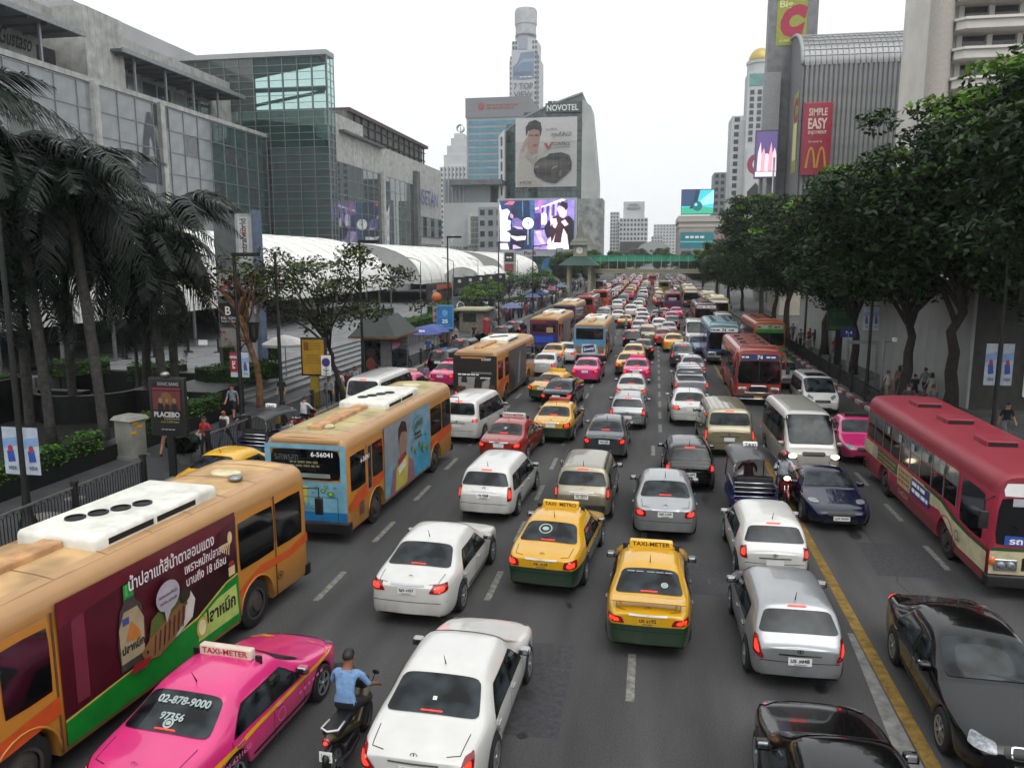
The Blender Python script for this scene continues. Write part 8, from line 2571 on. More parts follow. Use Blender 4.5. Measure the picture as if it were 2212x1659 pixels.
for k, (c, z0, z1) in enumerate((('232528', 7.2, 8.9), ('7a2a34', 5.4, 6.8), ('1e2022', 3.8, 5.1), ('2a4a8a', 3.0, 3.5), ('a8b2bc', 1.6, 3.0), ('2a5a9a', .6, 1.5))):
 MB().box(-.85, .85, -.1, 0, z0, z1).build('sign_panel', M('pylon_' + c, c, .5), PY)
Print(.01).text(C('tmb_blue', '2a4a8a'), 'TMB', 0, 2.3, w=1.2, h=.6).lines(WHITE, -.4, 1.05, .45, 1, .2, .2).lines(WHITE, -.5, 8.0, .6, 1, .3, .25).lines(WHITE, -.5, 4.5, .6, 1, .3, .2).build('lettering', PY, frame((0, -.12, 0), (1, 0, 0), (0, 0, 1)))
# tall pylon of the mall with its name
CW = thing('sign_pylon', 'tall grey pylon lettered centralworld with design square sign, behind the wall lantern', 'sign', (-23.2, 42.5, .6))
MB().box(-.5, .5, 0, .9, 0, 9.6).build('mast', PYL, CW)
MB().box(-1.9, -.5, .1, .8, 0, 9.6).build('sign_bay', M('pylon_bay', '55585a', .6, var=.1), CW)
MB().box(.5, .75, .1, .8, 0, 9.8).build('edge_fin', M('pylon_blue', '5a6a80', .5), CW)
pr = Print(.006).rect(C('cw_white', 'b4b6b6'), -.32, 6.9, .32, 9.4).text(INK, 'centralworld', 0, 8.15, w=2.3, h=.40, rot=R(90), bold=.015).ring(C('cw_red', '9a3a3a'), 0, 8.62, .19, .19, .05)
pr.rect(C('cw_pale', '9a9894'), -1.75, 4.9, -.62, 6.2).text(C('cw_red2', 'a03a34'), '乂', -1.2, 5.65, h=.8, bold=.05).rect(INK, -1.75, 3.3, -.62, 4.5).text(WHITE, 'B', -1.2, 4.05, h=.5, bold=.02).text(WHITE, 'DESIGN', -1.2, 3.62, w=.9, h=.16).text(WHITE, 'SQUARE', -1.2, 3.42, w=.9, h=.12)
pr.rect(C('cw_poster', '908c86'), -1.75, .3, -.62, 3.05).ell(C('cw_face', '8a6a60'), -1.15, 2.1, .14, .18).poly(C('cw_dress', 'a08080'), [(-1.6, .7), (-1.3, 1.9), (-1.0, 1.9), (-.7, .7)]).rect(C('cw_blue', '4a6a90'), -1.75, .3, -.62, .7).ell(C('cw_bird', '9a3a34'), -1.5, 2.8, .12, .06).ell(C('cw_bird', '9a3a34'), -1.4, 2.4, .1, .05)
pr.build('sign_print', CW, frame((0, -.01, 0), (1, 0, 0), (0, 0, 1)))
# lamp posts, banners, signs
def lantern(parent, p, sc=1.0):
 MB().lathe([(.30 * sc, .30 * sc), (.10 * sc, .52 * sc), (.03 * sc, .66 * sc)], 8, p, cap=True).lathe([(.14 * sc, -.30 * sc), (.22 * sc, .28 * sc)], 8, p).lathe([(.06 * sc, -.42 * sc), (.12 * sc, -.30 * sc)], 8, p).build('lantern', IRON, parent)
 for i in range(6):
  a = 2 * math.pi * i / 6
  MB().obox((p[0] + .20 * sc * math.cos(a), p[1] + .20 * sc * math.sin(a), p[2]), (.005, 0, 0), (0, .005, 0), (0, 0, .24 * sc)).build('lantern_pane', M('lantern_glass', '6a6a60', .2), parent)
def lamp(label, loc, h, kind='lantern', side=1, lz=None, banners=None, z0=.15):
 t = thing('street_lamp', label, 'street lamp', (loc[0], loc[1], z0), 0, 'street lamps')
 MB().lathe([(.26, 0), (.24, .12), (.15, .3), (.12, .7), (.09, 1.1), (.075, h * .6), (.06, h)], 12).build('post', IRON, t, 'auto')
 if kind == 'box':
  MB().box(-.05, 1.15 * side if side > 0 else .05, -.12, .12, h - .02, h + .14).build('lamp_head', IRON, t) if side > 0 else MB().box(1.15 * side, .05, -.12, .12, h - .02, h + .14).build('lamp_head', IRON, t)
 if lz:
  MB().tube([(0, 0, lz - .55), (side * .25, 0, lz - .2), (side * .62, 0, lz - .05)], .03, 6).tube([(0, 0, lz - .05), (side * .75, 0, lz - .05)], .025, 6).build('bracket', IRON, t, True)
  lantern(t, (side * .75, 0, lz + .42), 1.25)
 for b_ in banners or ():
  z_, w_, h_, kind_ = b_
  for sx in (-1, 1):
   o = MB().box(min(sx * .1, sx * (w_ + .1)), max(sx * .1, sx * (w_ + .1)), -.01, .01, z_, z_ + h_).build('banner', C('banner_pale', 'a9b4c0'), t)
   pp = Print(.003)
   if kind_ == 'visa' or sx > 0:
    pp.poly(C('banner_blue', '7a9ac4'), [(-w_ / 2, h_ * .55), (w_ / 2, h_ * .62), (w_ / 2, h_ * .8), (-w_ / 2, h_ * .75)]).poly(C('banner_navy', '2a4a9a'), [(-w_ * .2, h_ * .26), (-w_ * .25, h_ * .5), (w_ * .2, h_ * .52), (w_ * .3, h_ * .28)]).ell(C('banner_red', 'a03040'), 0, h_ * .55, w_ * .17, h_ * .07).text(C('visa_ink', '4a5060'), 'VISA', .02, h_ * .14, w=w_ * .6, h=h_ * .08, shear=.2, bold=.02)
   else:
    pp.rect(C('banner_red2', '8e1f2c'), -w_ / 2, h_ * .2, w_ / 2, h_).rect(C('banner_pale', 'a9b4c0'), -w_ / 2, h_ * .75, w_ / 2, h_ * .85).lines(WHITE, -w_ * .2, h_ * .62, w_ * .3, 4, .09, .05)
   pp.build('print', o, frame((sx * (w_ / 2 + .1), -.012, z_), (1, 0, 0), (0, 0, 1)))
   MB().box(min(0, sx * (w_ + .12)), max(0, sx * (w_ + .12)), -.012, .012, z_ + h_, z_ + h_ + .03).build('banner_arm', IRON, t)
 return t
lamp('leftmost lamp post carrying two pale VISA banners beside the planter hedge', (-17.25, 18.7), 8.6, 'plain', 1, None, [(1.5, .46, 1.35, 'visa')])
lamp('lamp post with wall lantern and red and blue banners beside the bare trunk', (-17.75, 31.6), 7.6, 'box', 1, 4.0, [(2.35, .34, 1.1, 'sale')])
lamp('dark lamp post beside the yellow poster with no banners', (-16.75, 33.4), 7.8, 'plain')
lamp('dark lamp post with box head in front of the plaza steps', (-16.5, 43.2), 8.4, 'box')
lamp('dark lamp post with box head beside the blue price sign', (-16.6, 63.3), 9.2, 'box', 1, None)
lamp('dark lamp post with box head beside the white booth', (-16.4, 84), 9.2, 'box')
lamp('dark lamp post with box head in front of the screen pylons', (-16.3, 108), 9.2, 'box')
lamp('dark lamp post farthest along the left kerb', (-16.2, 134), 9.2, 'box')
lamp('lamp post with lantern hidden among the palm fronds', (-27.0, 37.5), 6.2, 'plain', 1, 5.3, None, .6)
lamp('dark lamp post with banners beside the lit white panel at the right edge', (13.9, 34.6), 9, 'plain', 1, 5.6, [(2.4, .42, 1.7, 'visa')])
lamp('slim lamp post inside the right railing, behind the white people carrier', (11.9, 46.2), 9, 'plain', 1, None, [(3.6, .3, 1.3, 'visa')])
lamp('slim lamp post with curved arm beside the green poster', (11.8, 64.5), 10, 'plain', 1, 7.4)
for i, (x, y) in enumerate(((-27.5, 92), (-27.5, 108), (-28, 126), (-28.5, 146), (-29, 170))):
 t = thing('plaza_lamp', f'thin plaza lamp with drooping arm before the tents, {["nearest", "second", "third", "fourth", "farthest"][i]} of five', 'street lamp', (x, y, PZ), 0, 'thin plaza lamps')
 MB().tube([(0, 0, 0), (0, 0, 5.6), (0, 0, 6.2)], [.07, .05, .04], 8).build('post', M('lamp_grey', '3a3c3e', .5), t, True)
 MB().tube([(0, 0, 6.2), (-.8, 0, 6.55), (-1.7, 0, 6.7)], [.04, .04, .05], 6).build('lamp_head', M('lamp_grey', '3a3c3e', .5), t, True)
for i, y in enumerate((96, 102, 108.5, 115.5, 123)):
 t = thing('banner_pole', f'pale pole with square black banner on the plaza edge, {["first", "second", "third", "fourth", "fifth"][i]} from the trees', 'banner', (-24.6, y, PZ), 0, 'black plaza banners')
 MB().tube([(0, 0, 0), (0, 0, 4.6)], .08, 8).build('post', STEEL, t)
 o = MB().box(.12, 1.7, -.02, .02, 2.1, 4.3).build('banner', C('banner_black', '16181a'), t)
 Print(.004).ell(C('banner_white', 'a8aaa8'), 0, .6, .22, .22).lines(C('banner_grey', '5a5c5e'), -.5, -.3, .5, 3, .2, .08).build('print', o, frame((.9, -.024, 3.2), (1, 0, 0), (0, 0, 1)))
def poster(label, loc, w, h, z, draw, rim=IRON, post=IRON, pw=.12, rz=0.0, lamp_=False):
 t = thing('poster_stand', label, 'sign', (loc[0], loc[1], .15), rz)
 MB().box(-pw, pw, -.06, .06, 0, z).build('post', post, t)
 MB().rbox(-w / 2 - .09, w / 2 + .09, -.10, .10, z - .09, z + h + .09, .03).build('frame', rim, t, 'auto')
 pp = Print(.003)
 draw(pp, w, h)
 pp.build('print', t, frame((0, -.105, z), (1, 0, 0), (0, 0, 1)))
 if lamp_:
  MB().ball((0, -.1, z + h + .2), .16, .14, .10).build('spotlight', STEEL, t, True)
 return t
def d_placebo(p, w, h):
 p.rect(C('poster_black', '0c0b0d'), -w / 2, 0, w / 2, h).text(C('poster_grey', '8a8c88'), 'SONIC BANG', .08, h * .93, w=w * .68, h=.12, bold=.03).rect(C('poster_red', '7c1c34'), -w / 2 + .05, h * .82, w / 2 - .05, h * .86)
 p.poly(C('poster_warm', '5a2a22'), [(-w * .45, h * .44), (-w * .45, h * .8), (w * .45, h * .8), (w * .45, h * .44)]).ell(C('poster_gold', '6a4a26'), 0, h * .64, w * .2, h * .14)
 for x, s in ((-.2, .1), (.26, .1), (.02, .07)):
  p.ell(C('poster_skin', '8a6658'), x * w, h * .62, w * s * .6, h * s * .5).poly(C('poster_coat', '141012'), [((x - s) * w, h * .43), ((x - s * .8) * w, h * .56), ((x + s * .8) * w, h * .56), ((x + s) * w, h * .43)])
 p.text(C('poster_white', 'b4b4b0'), 'PLACEBO', 0, h * .36, w=w * .84, h=.19, bold=.04).text(C('poster_yellow', '8a8420'), 'only 2,500 baht', .1, h * .22, w=w * .6).lines(C('poster_grey', '8a8c88'), -w * .1, h * .28, w * .42, 1, .1, .03).lines(C('poster_grey', '8a8c88'), -w * .2, h * .08, w * .3, 1, .1, .04)
def d_yellow(p, w, h):
 p.rect(C('poster_ochre', 'a8801a'), -w / 2, 0, w / 2, h).rect(C('ochre_red', '7a4a14'), -w * .42, h * .68, -w * .2, h * .92).lines(C('ochre_ink', '86651a'), -w * .15, h * .88, w * .4, 3, .13, .05).lines(C('ochre_ink', '86651a'), -w * .35, h * .55, w * .4, 4, .13, .05)
def d_blue(p, w, h):
 p.rect(C('poster_azure', '2a6a9c'), -w / 2, 0, w / 2, h).ell(C('azure_light', '5a9ac8'), 0, h * .7, w * .2, w * .2).text(WHITE, '25', 0, h * .32, w=w * .38, h=.3, bold=.02).lines(C('azure_light', '5a9ac8'), -w * .35, h * .52, w * .35, 1, .1, .06).lines(C('azure_light', '5a9ac8'), -w * .35, h * .15, w * .35, 2, .1, .04).rect(C('azure_rim', '7ab0d0'), -w / 2, 0, w / 2, .06)
def d_green(p, w, h):
 p.rect(C('poster_green', '0f4a2c'), -w / 2, 0, w / 2, h).ell(C('poster_seal', '7a9a84'), 0, h * .85, w * .14, w * .14).lines(C('green_gold', '6a8a3a'), -w * .3, h * .58, w * .2, 1, .1, .1).lines(C('green_pale', '4a7a5a'), -w * .35, h * .46, w * .35, 3, .14, .05).rect(C('green_lime', '2f6a1c'), -w / 2, 0, w / 2, h * .1)
poster('black concert poster stand reading SONIC BANG PLACEBO with a spotlight on top', (-16.25, 24.1), 1.15, 1.85, 1.55, d_placebo, lamp_=True)
poster('yellow poster stand on a yellow post at the foot of the plaza steps', (-16.7, 37.0), 1.15, 1.75, 1.75, d_yellow, post=M('post_yellow', '8a7414', .5), pw=.22)
poster('blue poster stand showing the number 25 beside the blue umbrellas', (-16.4, 61.5), 1.25, 1.75, 2.0, d_blue, rim=M('rim_blue', '4a7a9c', .4), post=STEEL, pw=.3)
poster('green poster stand behind the right railing', (13.0, 58.5), 1.5, 2.5, 2.6, d_green, pw=.24)
t = thing('traffic_sign', 'no parking sign with blue disc and arrow beside the street tree', 'sign', (-15.9, 36.6, .15))
MB().tube([(0, 0, 0), (0, 0, 2.2)], .03, 8).build('post', STEEL, t)
MB().rbox(-.26, .26, -.015, .015, 1.75, 2.75, .01).build('sign_plate', PLATE, t)
Print(.003).ell(C('sign_red2', '8e2430'), 0, .66, .22, .22).ell(C('sign_blue', '2a3a7e'), 0, .66, .185, .185).text(INK, '↔', 0, .26, w=.36, h=.14).lines(INK, -.18, .1, .2, 1, .05, .03).build('print', t, frame((0, -.018, 1.75), (1, 0, 0), (0, 0, 1)))
t = thing('control_cabinet', 'grey metal control cabinet with yellow stickers in the planter hedge', 'cabinet', (-19.35, 26.2, .15), R(-12))
MB().rbox(-.42, .42, -.35, .35, .12, 1.5, .03).build('cabinet', M('cabinet_grey', '77786f', .6, var=.12, scale=2), t, 'auto')
MB().loft([[(-.52, -.45, 1.5), (.52, -.45, 1.5), (.52, .45, 1.5), (-.52, .45, 1.5)], [(-.45, -.3, 1.64), (.45, -.3, 1.64), (.45, .38, 1.64), (-.45, .38, 1.64)]]).build('lid', M('cabinet_lid', '85867e', .6), t)
MB().box(-.5, .5, -.42, .42, 0, .12).build('plinth', CONC, t)
Print(.002).rect(STRIPE_Y, -.35, .9, -.1, 1.0).rect(STRIPE_Y, -.05, 1.1, .2, 1.2).rect(STRIPE_Y, -.3, 1.25, 0, 1.35).build('sticker', t, frame((.43, 0, .1), (0, 1, 0), (0, 0, 1)))
# kiosk
t = thing('kiosk', 'grey kiosk with dark green hipped roof at the plaza steps', 'kiosk', (-17.0, 48.6, .15))
MB().rbox(-.95, .95, -1.9, 1.9, 0, 2.7, .06).build('wall', M('kiosk_grey', '5b5d5c', .7, var=.1), t, 'auto')
MB().box(-.7, .35, -1.93, -1.9, .25, 2.45).build('display_window', GLASS, t)
MB().box(.95, .98, -1.5, 1.5, .5, 2.3).build('display_window', GLASS, t)
Print(.004).ell(C('kiosk_warm', '6a3a24'), -.2, 1.0, .3, .4).ell(C('kiosk_red', '6a2a2a'), .05, .8, .18, .3).ell(C('kiosk_dark', '2a1c1c'), -.15, 1.7, .3, .3).build('poster_print', t, frame((-.1, -1.94, 0), (1, 0, 0), (0, 0, 1)))
MB().loft([[(-1.5, -2.4, 2.75), (1.5, -2.4, 2.75), (1.5, 2.4, 2.75), (-1.5, 2.4, 2.75)], [(-.5, -1.2, 4.0), (.5, -1.2, 4.0), (.5, 1.2, 4.0), (-.5, 1.2, 4.0)]]).build('roof', M('kiosk_roof', '17241e', .5, var=.1), t)
MB().box(-1.55, 1.55, -2.45, 2.45, 2.62, 2.76).build('eave', M('kiosk_eave', '6a4a34', .6), t)
MB().box(-.3, .3, -1.0, 1.0, 4.0, 4.35).build('ridge_vent', M('kiosk_roof', '17241e', .5), t)
# booth, mailbox, cabinets
t = thing('police_booth', 'small cream booth with flat roof on the left pavement', 'booth', (-18.6, 82, .15))
MB().box(-1.3, 1.3, -1.6, 1.6, 0, 2.2).build('wall', M('booth_wall', '6e6c5e', .8, var=.15), t)
MB().box(-1.8, 1.8, -2.1, 2.1, 2.2, 2.4).build('roof', M('booth_roof', 'a09c84', .7), t)
MB().box(-.9, .5, -1.63, -1.6, 1.0, 1.9).build('window', GLASS_L, t)
o = thing('post_box', 'red post box beside the cream booth', 'post box', (-16.6, 78.5, .15))
MB().rbox(-.35, .35, -.3, .3, 0, 1.35, .08).build('box', M('post_red', '8a2028', .4), o, 'auto')
MB().lathe([(.42, 1.35), (.3, 1.55), (.05, 1.62)], 14).build('cap', M('post_red', '8a2028', .4), o, 'auto')
MB().box(-.2, .2, -.32, -.3, 1.0, 1.06).build('slot', INK, o)
o = thing('notice_board', 'large framed advertising hoarding beside the plaza hedge with white lettering', 'sign', (-20.6, 90, .3))
MB().box(-2.6, 2.6, 0, .3, 0, 3.0).build('board', M('board_grey', '5c6066', .6, var=.25, scale=.6), o)
Print(.01).rect(INK, .8, 1.4, 2.4, 2.8).lines(WHITE, 1.0, 2.35, 2.2, 2, .5, .28).ring(WHITE, -1.5, 1.8, .5, .7, .12).build('print', o, frame((0, -.02, 0), (1, 0, 0), (0, 0, 1)))
for i, (x, y, c, tx) in enumerate(((-17.2, 58.3, '3a4a86', 'VISA'), (-17.0, 60.3, '44548e', ''), (-16.4, 92, '5a6488', ''), (-17.8, 118, '4a5478', ''), (-20, 128, '2f5a50', ''), (-19, 137, '9a9c9e', ''))):
 lab = ['blue VISA umbrella over the pavement stalls', 'second blue umbrella just behind the VISA one', 'grey blue umbrella past the cream booth', 'blue umbrella among the far stalls', 'green umbrella under the video screen', 'white umbrella far along the left pavement'][i]
 t = thing('umbrella', lab, 'umbrella', (x, y, .15), 0, 'pavement umbrellas')
 MB().tube([(0, 0, 0), (0, 0, 2.3)], .025, 6).build('pole', STEEL, t)
 um = MB()
 for k in range(8):
  a0, a1 = 2 * math.pi * k / 8, 2 * math.pi * (k + 1) / 8
  for r0, z0, r1, z1 in ((0.02, 2.45, .7, 2.28), (.7, 2.28, 1.35, 1.85)):
   um.face([(r0 * math.cos(a0), r0 * math.sin(a0), z0), (r1 * math.cos(a0), r1 * math.sin(a0), z1), (r1 * math.cos(a1), r1 * math.sin(a1), z1), (r0 * math.cos(a1), r0 * math.sin(a1), z0)])
 um.build('canopy', M('umbrella_' + c, c, .7, var=.08), t)
 if tx:
  Print(.004).text(WHITE, tx, 0, 0, w=.7, h=.2, bold=.02).build('lettering', t, frame((0, -1.03, 2.12), (1, 0, 0), (0, .62, .6)))
t = thing('market_parasol', 'white scalloped parasol on the plaza beside the stepped hedge', 'umbrella', (-20.5, 41.6, 1.0))
MB().tube([(0, 0, 0), (0, 0, 2.1)], .03, 6).build('pole', STEEL, t)
MB().lathe([(1.25, 1.75), (1.28, 1.9), (.7, 2.2), (.02, 2.4)], 12, cap=False).build('canopy', TENT, t)
t = thing('camera_pole', 'grey pole with white surveillance camera on the right pavement', 'camera', (12.2, 44.6, .15))
MB().tube([(0, 0, 0), (0, 0, 3.3)], .06, 8).tube([(0, 0, 3.1), (.5, 0, 3.15)], .03, 6).build('post', STEEL, t)
MB().rbox(.42, .62, -.22, .12, 3.15, 3.36, .04).build('camera', PLATE, t, 'auto')
t = thing('bus_stop_frame', 'grey metal gate frame beside the slim lamp on the right pavement', 'frame', (12.4, 49.5, .15))
for x in (-.8, .8):
 MB().box(x - .06, x + .06, -.06, .06, 0, 2.6).build('post', STEEL, t)
MB().box(-.9, .9, -.08, .08, 2.5, 2.7).build('beam', STEEL, t)
MB().box(-.75, .75, -.04, .04, .3, .4).build('rail', STEEL, t)
t = thing('street_sign', 'small blue road sign with white symbol by the right tree', 'sign', (12.0, 51.5, .15))
MB().tube([(0, 0, 0), (0, 0, 3.0)], .03, 6).build('post', STEEL, t)
MB().box(-.45, .45, -.02, .02, 2.7, 3.3).build('sign_plate', C('road_blue', '1f2a66'), t)
Print(.003).text(WHITE, '↑ 4', 0, 3.0, w=.4).build('print', t, frame((0, -.023, 0), (1, 0, 0), (0, 0, 1)))
o = thing('round_sign', 'orange round rotating sign above the small red signs near the blue price sign', 'sign', (-17.3, 62.3, .15))
MB().tube([(0, 0, 0), (0, 0, 4.6)], .04, 6).build('post', STEEL, o)
MB().ball((0, 0, 4.4), .42, .42, .42, n=14, m=8).build('globe', M('globe_orange', 'a85a2a', .4), o, True)
MB().box(-.35, .35, -.05, .05, 2.4, 3.7).build('sign_plate', C('menu_grey', '8a8480'), o)
Print(.004).ell(C('menu_red', '8a2a2a'), 0, 3.35, .2, .2).ell(C('menu_red', '8a2a2a'), 0, 2.8, .2, .2).build('print', o, frame((0, -.052, 0), (1, 0, 0), (0, 0, 1)))
# greenery
palm('palm with leaning trunk, leftmost behind the VISA banners', (-23.6, 24.0, .1), 11.2, 1, (-.9, .2))
palm('palm second from the left, slim grey trunk', (-23.9, 27.5, .1), 10.0, 2, (-.8, .3))
palm('palm with thick trunk in the middle of the row, beside the control cabinet', (-21.7, 27.8, .1), 9.2, 3, (-1.0, .4), 24, .95)
palm('palm just left of the concert poster, leaning trunk', (-22.4, 33.0, .1), 7.4, 4, (-.7, .3), 24, .95)
palm('palm close behind the one left of the concert poster', (-22.9, 34.6, .1), 8.2, 5, (-.3, .5), 22, .95)
palm('tall palm at the left edge, crown cut by the frame', (-26.5, 25.5, .1), 12.4, 6, (-.6, 0))
palm('shorter palm behind the row, fronds hanging before the white tent', (-25.6, 36.2, .1), 5.9, 8, (.2, .2), 34, .9)
palm('low palm between the leftmost trunks', (-26.2, 29.0, .1), 6.6, 9, (0, .2), 32, .95)
palm('palm hidden deep in the row, crown merging with its neighbours', (-26.5, 32.0, .1), 8.8, 7, (0, .2))
tree('street_tree', 'broad small leaved street tree beside the no parking sign', (-15.9, 38.8, .15), 3.4, CROWN_S, 5.7, 31, R(12), 1.05, .17, BARK, (-1.0, .2), 'street trees', .75)
tree('street_tree', 'sparse leaning tree with bare brown trunk beside the wall lantern', (-18.3, 34.4, .15), 5.9, crown_mesh(41, 3.2, 2.4, 1.3, 30, 46, .25, mats=(LEAF_O, LEAF_OY), young=.2, hollow=.1, cl_r=(.6, 1.0)), 6.6, 42, 0, 1.0, .19, BARK_B, (-.9, .3), 'street trees', .5)
for i, (x, y, h, cr, cz, sc, rz, lb) in enumerate((
  (15.3, 30.2, 6.8, CROWN_A, 10.6, 1.06, 10, 'largest right hand tree with crown at the right edge of the picture'),
  (18.0, 37.5, 6.5, CROWN_A, 9.2, 1.0, 140, 'big tree behind the largest right hand tree'),
  (14.7, 41.7, 6.0, CROWN_B, 9.6, 1.15, 60, 'right hand tree with forked dark trunk behind the red and cream bus'),
  (13.1, 43.6, 6.2, CROWN_C, 8.8, 1.0, 200, 'slim trunked tree beside the surveillance camera pole'),
  (13.1, 54.5, 6.0, CROWN_A, 9.2, .98, 250, 'tree over the right railing behind the white people carrier'),
  (13.6, 66, 5.6, CROWN_B, 8.6, 1.05, 20, 'tree leaning over the green poster'),
  (12.6, 78, 5.4, CROWN_C, 8.0, 1.12, 95, 'roadside tree with split trunk beside the orange number 77 bus'),
  (13.2, 90, 5.4, CROWN_B, 7.8, 1.0, 170, 'roadside tree past the split trunk tree'),
  (13.6, 104, 6.8, CROWN_C, 10.6, 1.12, 300, 'tallest pointed tree in the right row'),
  (13.0, 120, 5.2, CROWN_B, 7.4, .95, 45, 'roadside tree just past the tallest one'),
  (12.6, 138, 5.0, CROWN_C, 7.0, 1.05, 130, 'roadside tree near the footbridge end'),
  (12.2, 158, 5.0, CROWN_B, 7.0, 1.0, 220, 'last roadside tree before the footbridge'))):
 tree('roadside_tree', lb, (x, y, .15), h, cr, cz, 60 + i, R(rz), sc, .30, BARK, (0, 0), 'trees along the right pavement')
for i, (x, y, cr, sc, lb) in enumerate(((-19.4, 86, CROWN_T, 1.0, 'layered bright green tree above the plaza hedge'), (-20.6, 100, CROWN_T, 1.05, 'small rounded tree past the layered green tree'), (-18.0, 122, CROWN_T, 1.35, 'round tree in front of the video screen'), (-24, 132, CROWN_T, 1.2, 'bushy tree behind the stacked sign pylon'))):
 tree('plaza_tree', lb, (x, y, .3), 1.9, cr, 3.0, 90 + i, R(70 * i), sc, .12, BARK, (0, 0), 'small plaza trees', .6)
for i, (x, y, sc) in enumerate(((-22, 205, 1.0), (-17, 225, .9), (-20, 260, 1.1), (12, 200, 1.0), (14, 230, 1.05), (-14, 300, 1.1), (11, 270, 1.0), (-30, 280, 1.2), (4, 420, 1.4), (-8, 450, 1.4), (14, 380, 1.3))):
 tree('distant_tree', ['distant tree left of the road just beyond the clock pavilion', 'distant tree right of the road just beyond the footbridge', 'far tree closing the end of the road'][2 if y > 370 else (0 if x < 0 else 1)], (x, y, .1), 4, CROWN_B, 6.0, 120 + i, R(50 * i), sc, .2, BARK, (0, 0), 'distant trees')
bpm = frond_mesh(9, .9, .6)
for i, (px, py, lb) in enumerate(((400, 1000, 'spiky potted plant beside the concert poster'), (838, 842, 'potted palm at the kiosk corner'), (1040, 745, 'potted palm past the blue poster stand'))):
 p = G(px, py, .15)
 t = thing('potted_plant', lb, 'plant', (p.x, p.y, .15), 0, 'potted pavement plants')
 MB().lathe([(.2, 0), (.28, .4), (.3, .42), (.24, .4), (.01, .38)], 14, cap=False).build('pot', CONC, t, True)
 for k in range(13):
  obj('frond', bpm, t, mat=Matrix.Translation((0, 0, .4)) @ Matrix.Rotation(R(k * 137.5), 4, 'Z') @ Matrix.Rotation(R(20 + 5 * (k % 7)), 4, 'X'))
# people on the pavements
Z = .15
PEOPLE = [  # pixel, heading, pose, shirt, trousers, shin, hair, label
 (447, 985, 178, CARRY, 'a02a28', '1c1c22', None, 'l', 'woman in red top carrying a white bag on the left pavement'),
 (489, 968, 172, WALK, 'b4b4b0', '34445e', None, 'bald', 'man in white T-shirt with black shoulder bag on the left pavement'),
 (505, 905, 190, WALK2, '7a8894', '1a1a1e', 'skin', 's', 'person in grey blue top and shorts behind the man in white'),
 (362, 985, 10, WALK, '5a4038', '7a5a44', 'skin', 'l', 'walker in brown half hidden behind the concert poster'),
 (385, 978, 5, WALK2, '6a6460', '50403a', 'skin', 's', 'second walker behind the concert poster'),
 (610, 880, 185, STAND, '1c1d20', '77756c', None, 's', 'man in black shirt and pale trousers at the steps'),
 (712, 878, 200, WALK, '8a8e94', '1a1c24', None, 's', 'person in grey shirt just right of the yellow poster'),
 (735, 868, 175, STAND, 'c2c2c0', '202228', None, 's', 'man in white shirt standing near the no parking sign'),
 (752, 862, 185, WALK2, '6a2a30', '22242c', None, 'l', 'woman in dark red carrying a green bag near the no parking sign'),
 (768, 852, 180, WALK, 'a8aab0', '1f2536', None, 'l', 'woman in white cardigan walking ahead of the kiosk'),
 (880, 792, 160, WALK, '3a4a8a', '15171c', None, 's', 'man in blue shirt past the kiosk'),
 (925, 775, 185, STAND, '1d4a8a', '1a1a1e', None, 's', 'vendor in bright blue shirt with a cart past the kiosk'),
 (955, 760, 200, STAND, '8a2a34', '26262c', None, 'l', 'woman in red at the umbrella stalls'),
 (968, 762, 185, WALK, '7a5a40', '1c1c20', None, 's', 'man in tan shirt beside the railing near the umbrellas'),
 (985, 745, 175, STAND, '8a8a86', '202020', None, 's', 'person in pale grey under the blue umbrella'),
 (1024, 738, 165, STAND, '222428', '1a1a1e', None, 's', 'person in black beside the blue umbrellas'),
 (1068, 722, 170, WALK, '6a707a', '24262e', None, 's', 'walker in checked grey shirt past the price sign'),
 (1080, 702, 185, WALK2, '7a8080', '3a3e48', None, 's', 'walker in grey far along the left pavement'),
 (1916, 862, 4, WALK, 'a8a49c', '8a8270', 'skin', 's', 'man in white vest and shorts on the right pavement'),
 (1940, 852, -5, WALK2, '8a6050', '44484e', 'skin', 'l', 'woman with bare back and dark shorts on the right pavement'),
 (1948, 845, 0, WALK, '8c8a7e', '7a786c', None, 's', 'person in beige beside the woman in dark shorts'),
 (1974, 866, 2, WALK2, '1c2038', '141722', 'skin', 's', 'boy in navy striped T-shirt on the right pavement'),
 (1996, 858, -3, WALK, '77787a', '15161a', 'skin', 's', 'man in grey T-shirt and black shorts on the right pavement'),
 (2010, 868, 6, WALK, 'a4a29a', '98948a', None, 'l', 'woman in pale dress walking by the white hoarding'),
 (1958, 905, 0, STAND, '3a3e40', '1c1e22', None, 's', 'dark shirted person behind the red bus roof'),
 (2012, 900, 0, WALK2, '5a5e60', '22252a', None, 's', 'person in grey printed shirt behind the red bus roof'),
 (2170, 950, 180, WALK, '17171a', '6a6c70', None, 's', 'person in black at the right edge beside the lit panel'),
 (1728, 752, 2, WALK, '77787c', '20222a', None, 's', 'walker in grey behind the railing by the far hoarding'),
 (1748, 748, 0, WALK2, '8e2028', '17181c', None, 's', 'walker in red shirt behind the railing'),
 (1759, 752, 3, WALK, '1d1e22', '26282e', None, 'l', 'walker in black behind the railing beside the red shirt'),
 (1742, 772, 0, STAND, '6a6c6e', '8a8a86', None, 's', 'walker in pale trousers nearer the green poster'),
 (1712, 735, 0, WALK, '2a2c34', '1a1b20', None, 's', 'dark clothed walker far along the right pavement'),
 (1802, 775, 0, WALK2, '7a3034', '6a5c50', 'skin', 'l', 'walker half hidden behind the green poster post')]
BAGC = {0: ('b0b0ae', (.27, .1, .75)), 1: ('131316', (.0, .16, 1.05)), 8: ('8a9a2c', (.3, 0, .55)), 7: ('8a9a2c', (-.3, 0, .6))}
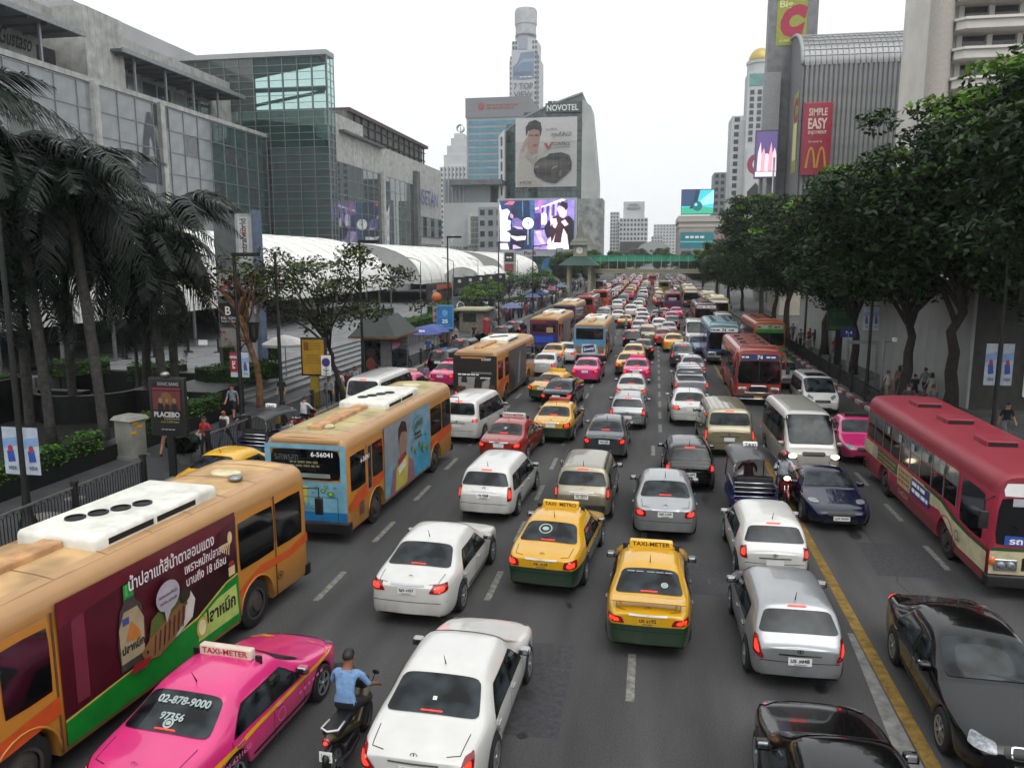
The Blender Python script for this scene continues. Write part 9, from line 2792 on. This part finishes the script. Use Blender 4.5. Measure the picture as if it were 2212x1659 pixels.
for i, (px, py, rz, ps, sh, tr, sn, hr, lb) in enumerate(PEOPLE):
 p = G(px, py, Z)
 pr = person(lb, (p.x, p.y, Z), R(rz), ps, shirt=sh, trousers=tr, shin=sn, hair=hr, skin=i % 3, sc=(.9 if 'boy' in lb else 1.0) * (.96 + .06 * ((i * 7) % 5) / 4))
 if i in BAGC:
  bag(pr, cloth(BAGC[i][0]), BAGC[i][1])
person('man in lavender shirt leaning to the pink taxi window at the kerb', (-12.85, 43.9, 0), R(75), CARRY, shirt='77708e', trousers='1c2030', skin=1)
person('passenger with dark hair beside the left three wheeler', (-15.2, 29.9, 0), R(120), STAND, shirt='7a6030', trousers='22242a', skin=1)
# the crowd under the screen, beyond counting
rc = random.Random(5)
cb, cm = MB(), [cloth(h) for h in ('8a8a88', '2a2c34', '5a4a44', '3a4a6a', '7a3a3a', 'a0a09c', '1c1c20')]
for i in range(420):
 x, y = rc.uniform(-30, -17.5), rc.uniform(140, 232)
 if i % 3 == 0:
  x, y = rc.uniform(-20.5, -16.6), rc.uniform(92, 140)
 k = rc.randrange(7)
 z = .15
 cb.lathe([(.12, z), (.17, z + .8), (.22, z + 1.1), (.2, z + 1.38), (.06, z + 1.46)], 6, (x, y, 0), mi=k)
 cb.ball((x, y, z + 1.58), .1, .1, .13, mi=6, n=6, m=4)
o = stuff(cb.build('crowd', cm, None, True))
tag(o, 'dense crowd of people under the video screen', 'crowd')
o = tag(MB().prism([(-4, 0, 0), (4, 0, 0), (3, 0, 2.6), (0, 0, 3.8), (-3, 0, 2.6)], (0, 6, 0)).build('stall_canopy', M('tarp_blue', '2f6a94', .7, var=.25, scale=.8), None, loc=(-25, 205, 5)), 'blue draped canopy on the wall below the video screen', 'canopy')
for i, (x, y, c_) in enumerate(((-18.2, 126, '3a4a7a'), (-18.6, 144, '8a4a70'), (-14.6, 190, '8a4a70'), (-18.4, 160, '5a6a72'))):
 t = thing('market_stall', ['blue market stall awning among the crowd', 'mauve market stall awning among the crowd', 'pink parasol stall near the clock pavilion', 'grey market stall awning farther in the crowd'][i], 'stall', (x, y, .15), 0, 'market stalls in the crowd')
 MB().loft([[(-1.6, -1.6, 2.0), (1.6, -1.6, 2.0), (1.6, 1.6, 2.0), (-1.6, 1.6, 2.0)], [(-.2, -.2, 2.8), (.2, -.2, 2.8), (.2, .2, 2.8), (-.2, .2, 2.8)]]).build('awning', M('awning_' + c_, c_, .8), t)
 for sx in (-1, 1):
  MB().box(sx * 1.5 - .04, sx * 1.5 + .04, -1.5, -1.4, 0, 2).build('post', STEEL, t)
 MB().box(-1.4, 1.4, -1.2, 1.2, 0, .9).build('counter', M('counter_' + c_, '5a5048', .8), t)
# the city's damp air
hz = stuff(MB().box(-420, 420, -40, 1100, -2.0, 320).build('haze', []))
hm = bpy.data.materials.new('haze_air')
hm.use_nodes = True
ht = hm.node_tree
ht.nodes.remove(ht.nodes['Principled BSDF'])
pv = ht.nodes.new('ShaderNodeVolumePrincipled')
pv.inputs['Color'].default_value = (.93, .95, .97, 1)
pv.inputs['Density'].default_value = .00025
pv.inputs['Anisotropy'].default_value = .2
ht.links.new(pv.outputs['Volume'], ht.nodes['Material Output'].inputs['Volume'])
hz.data.materials.append(hm)
tag(hz, 'thin pale haze over the far end of the street', 'haze')
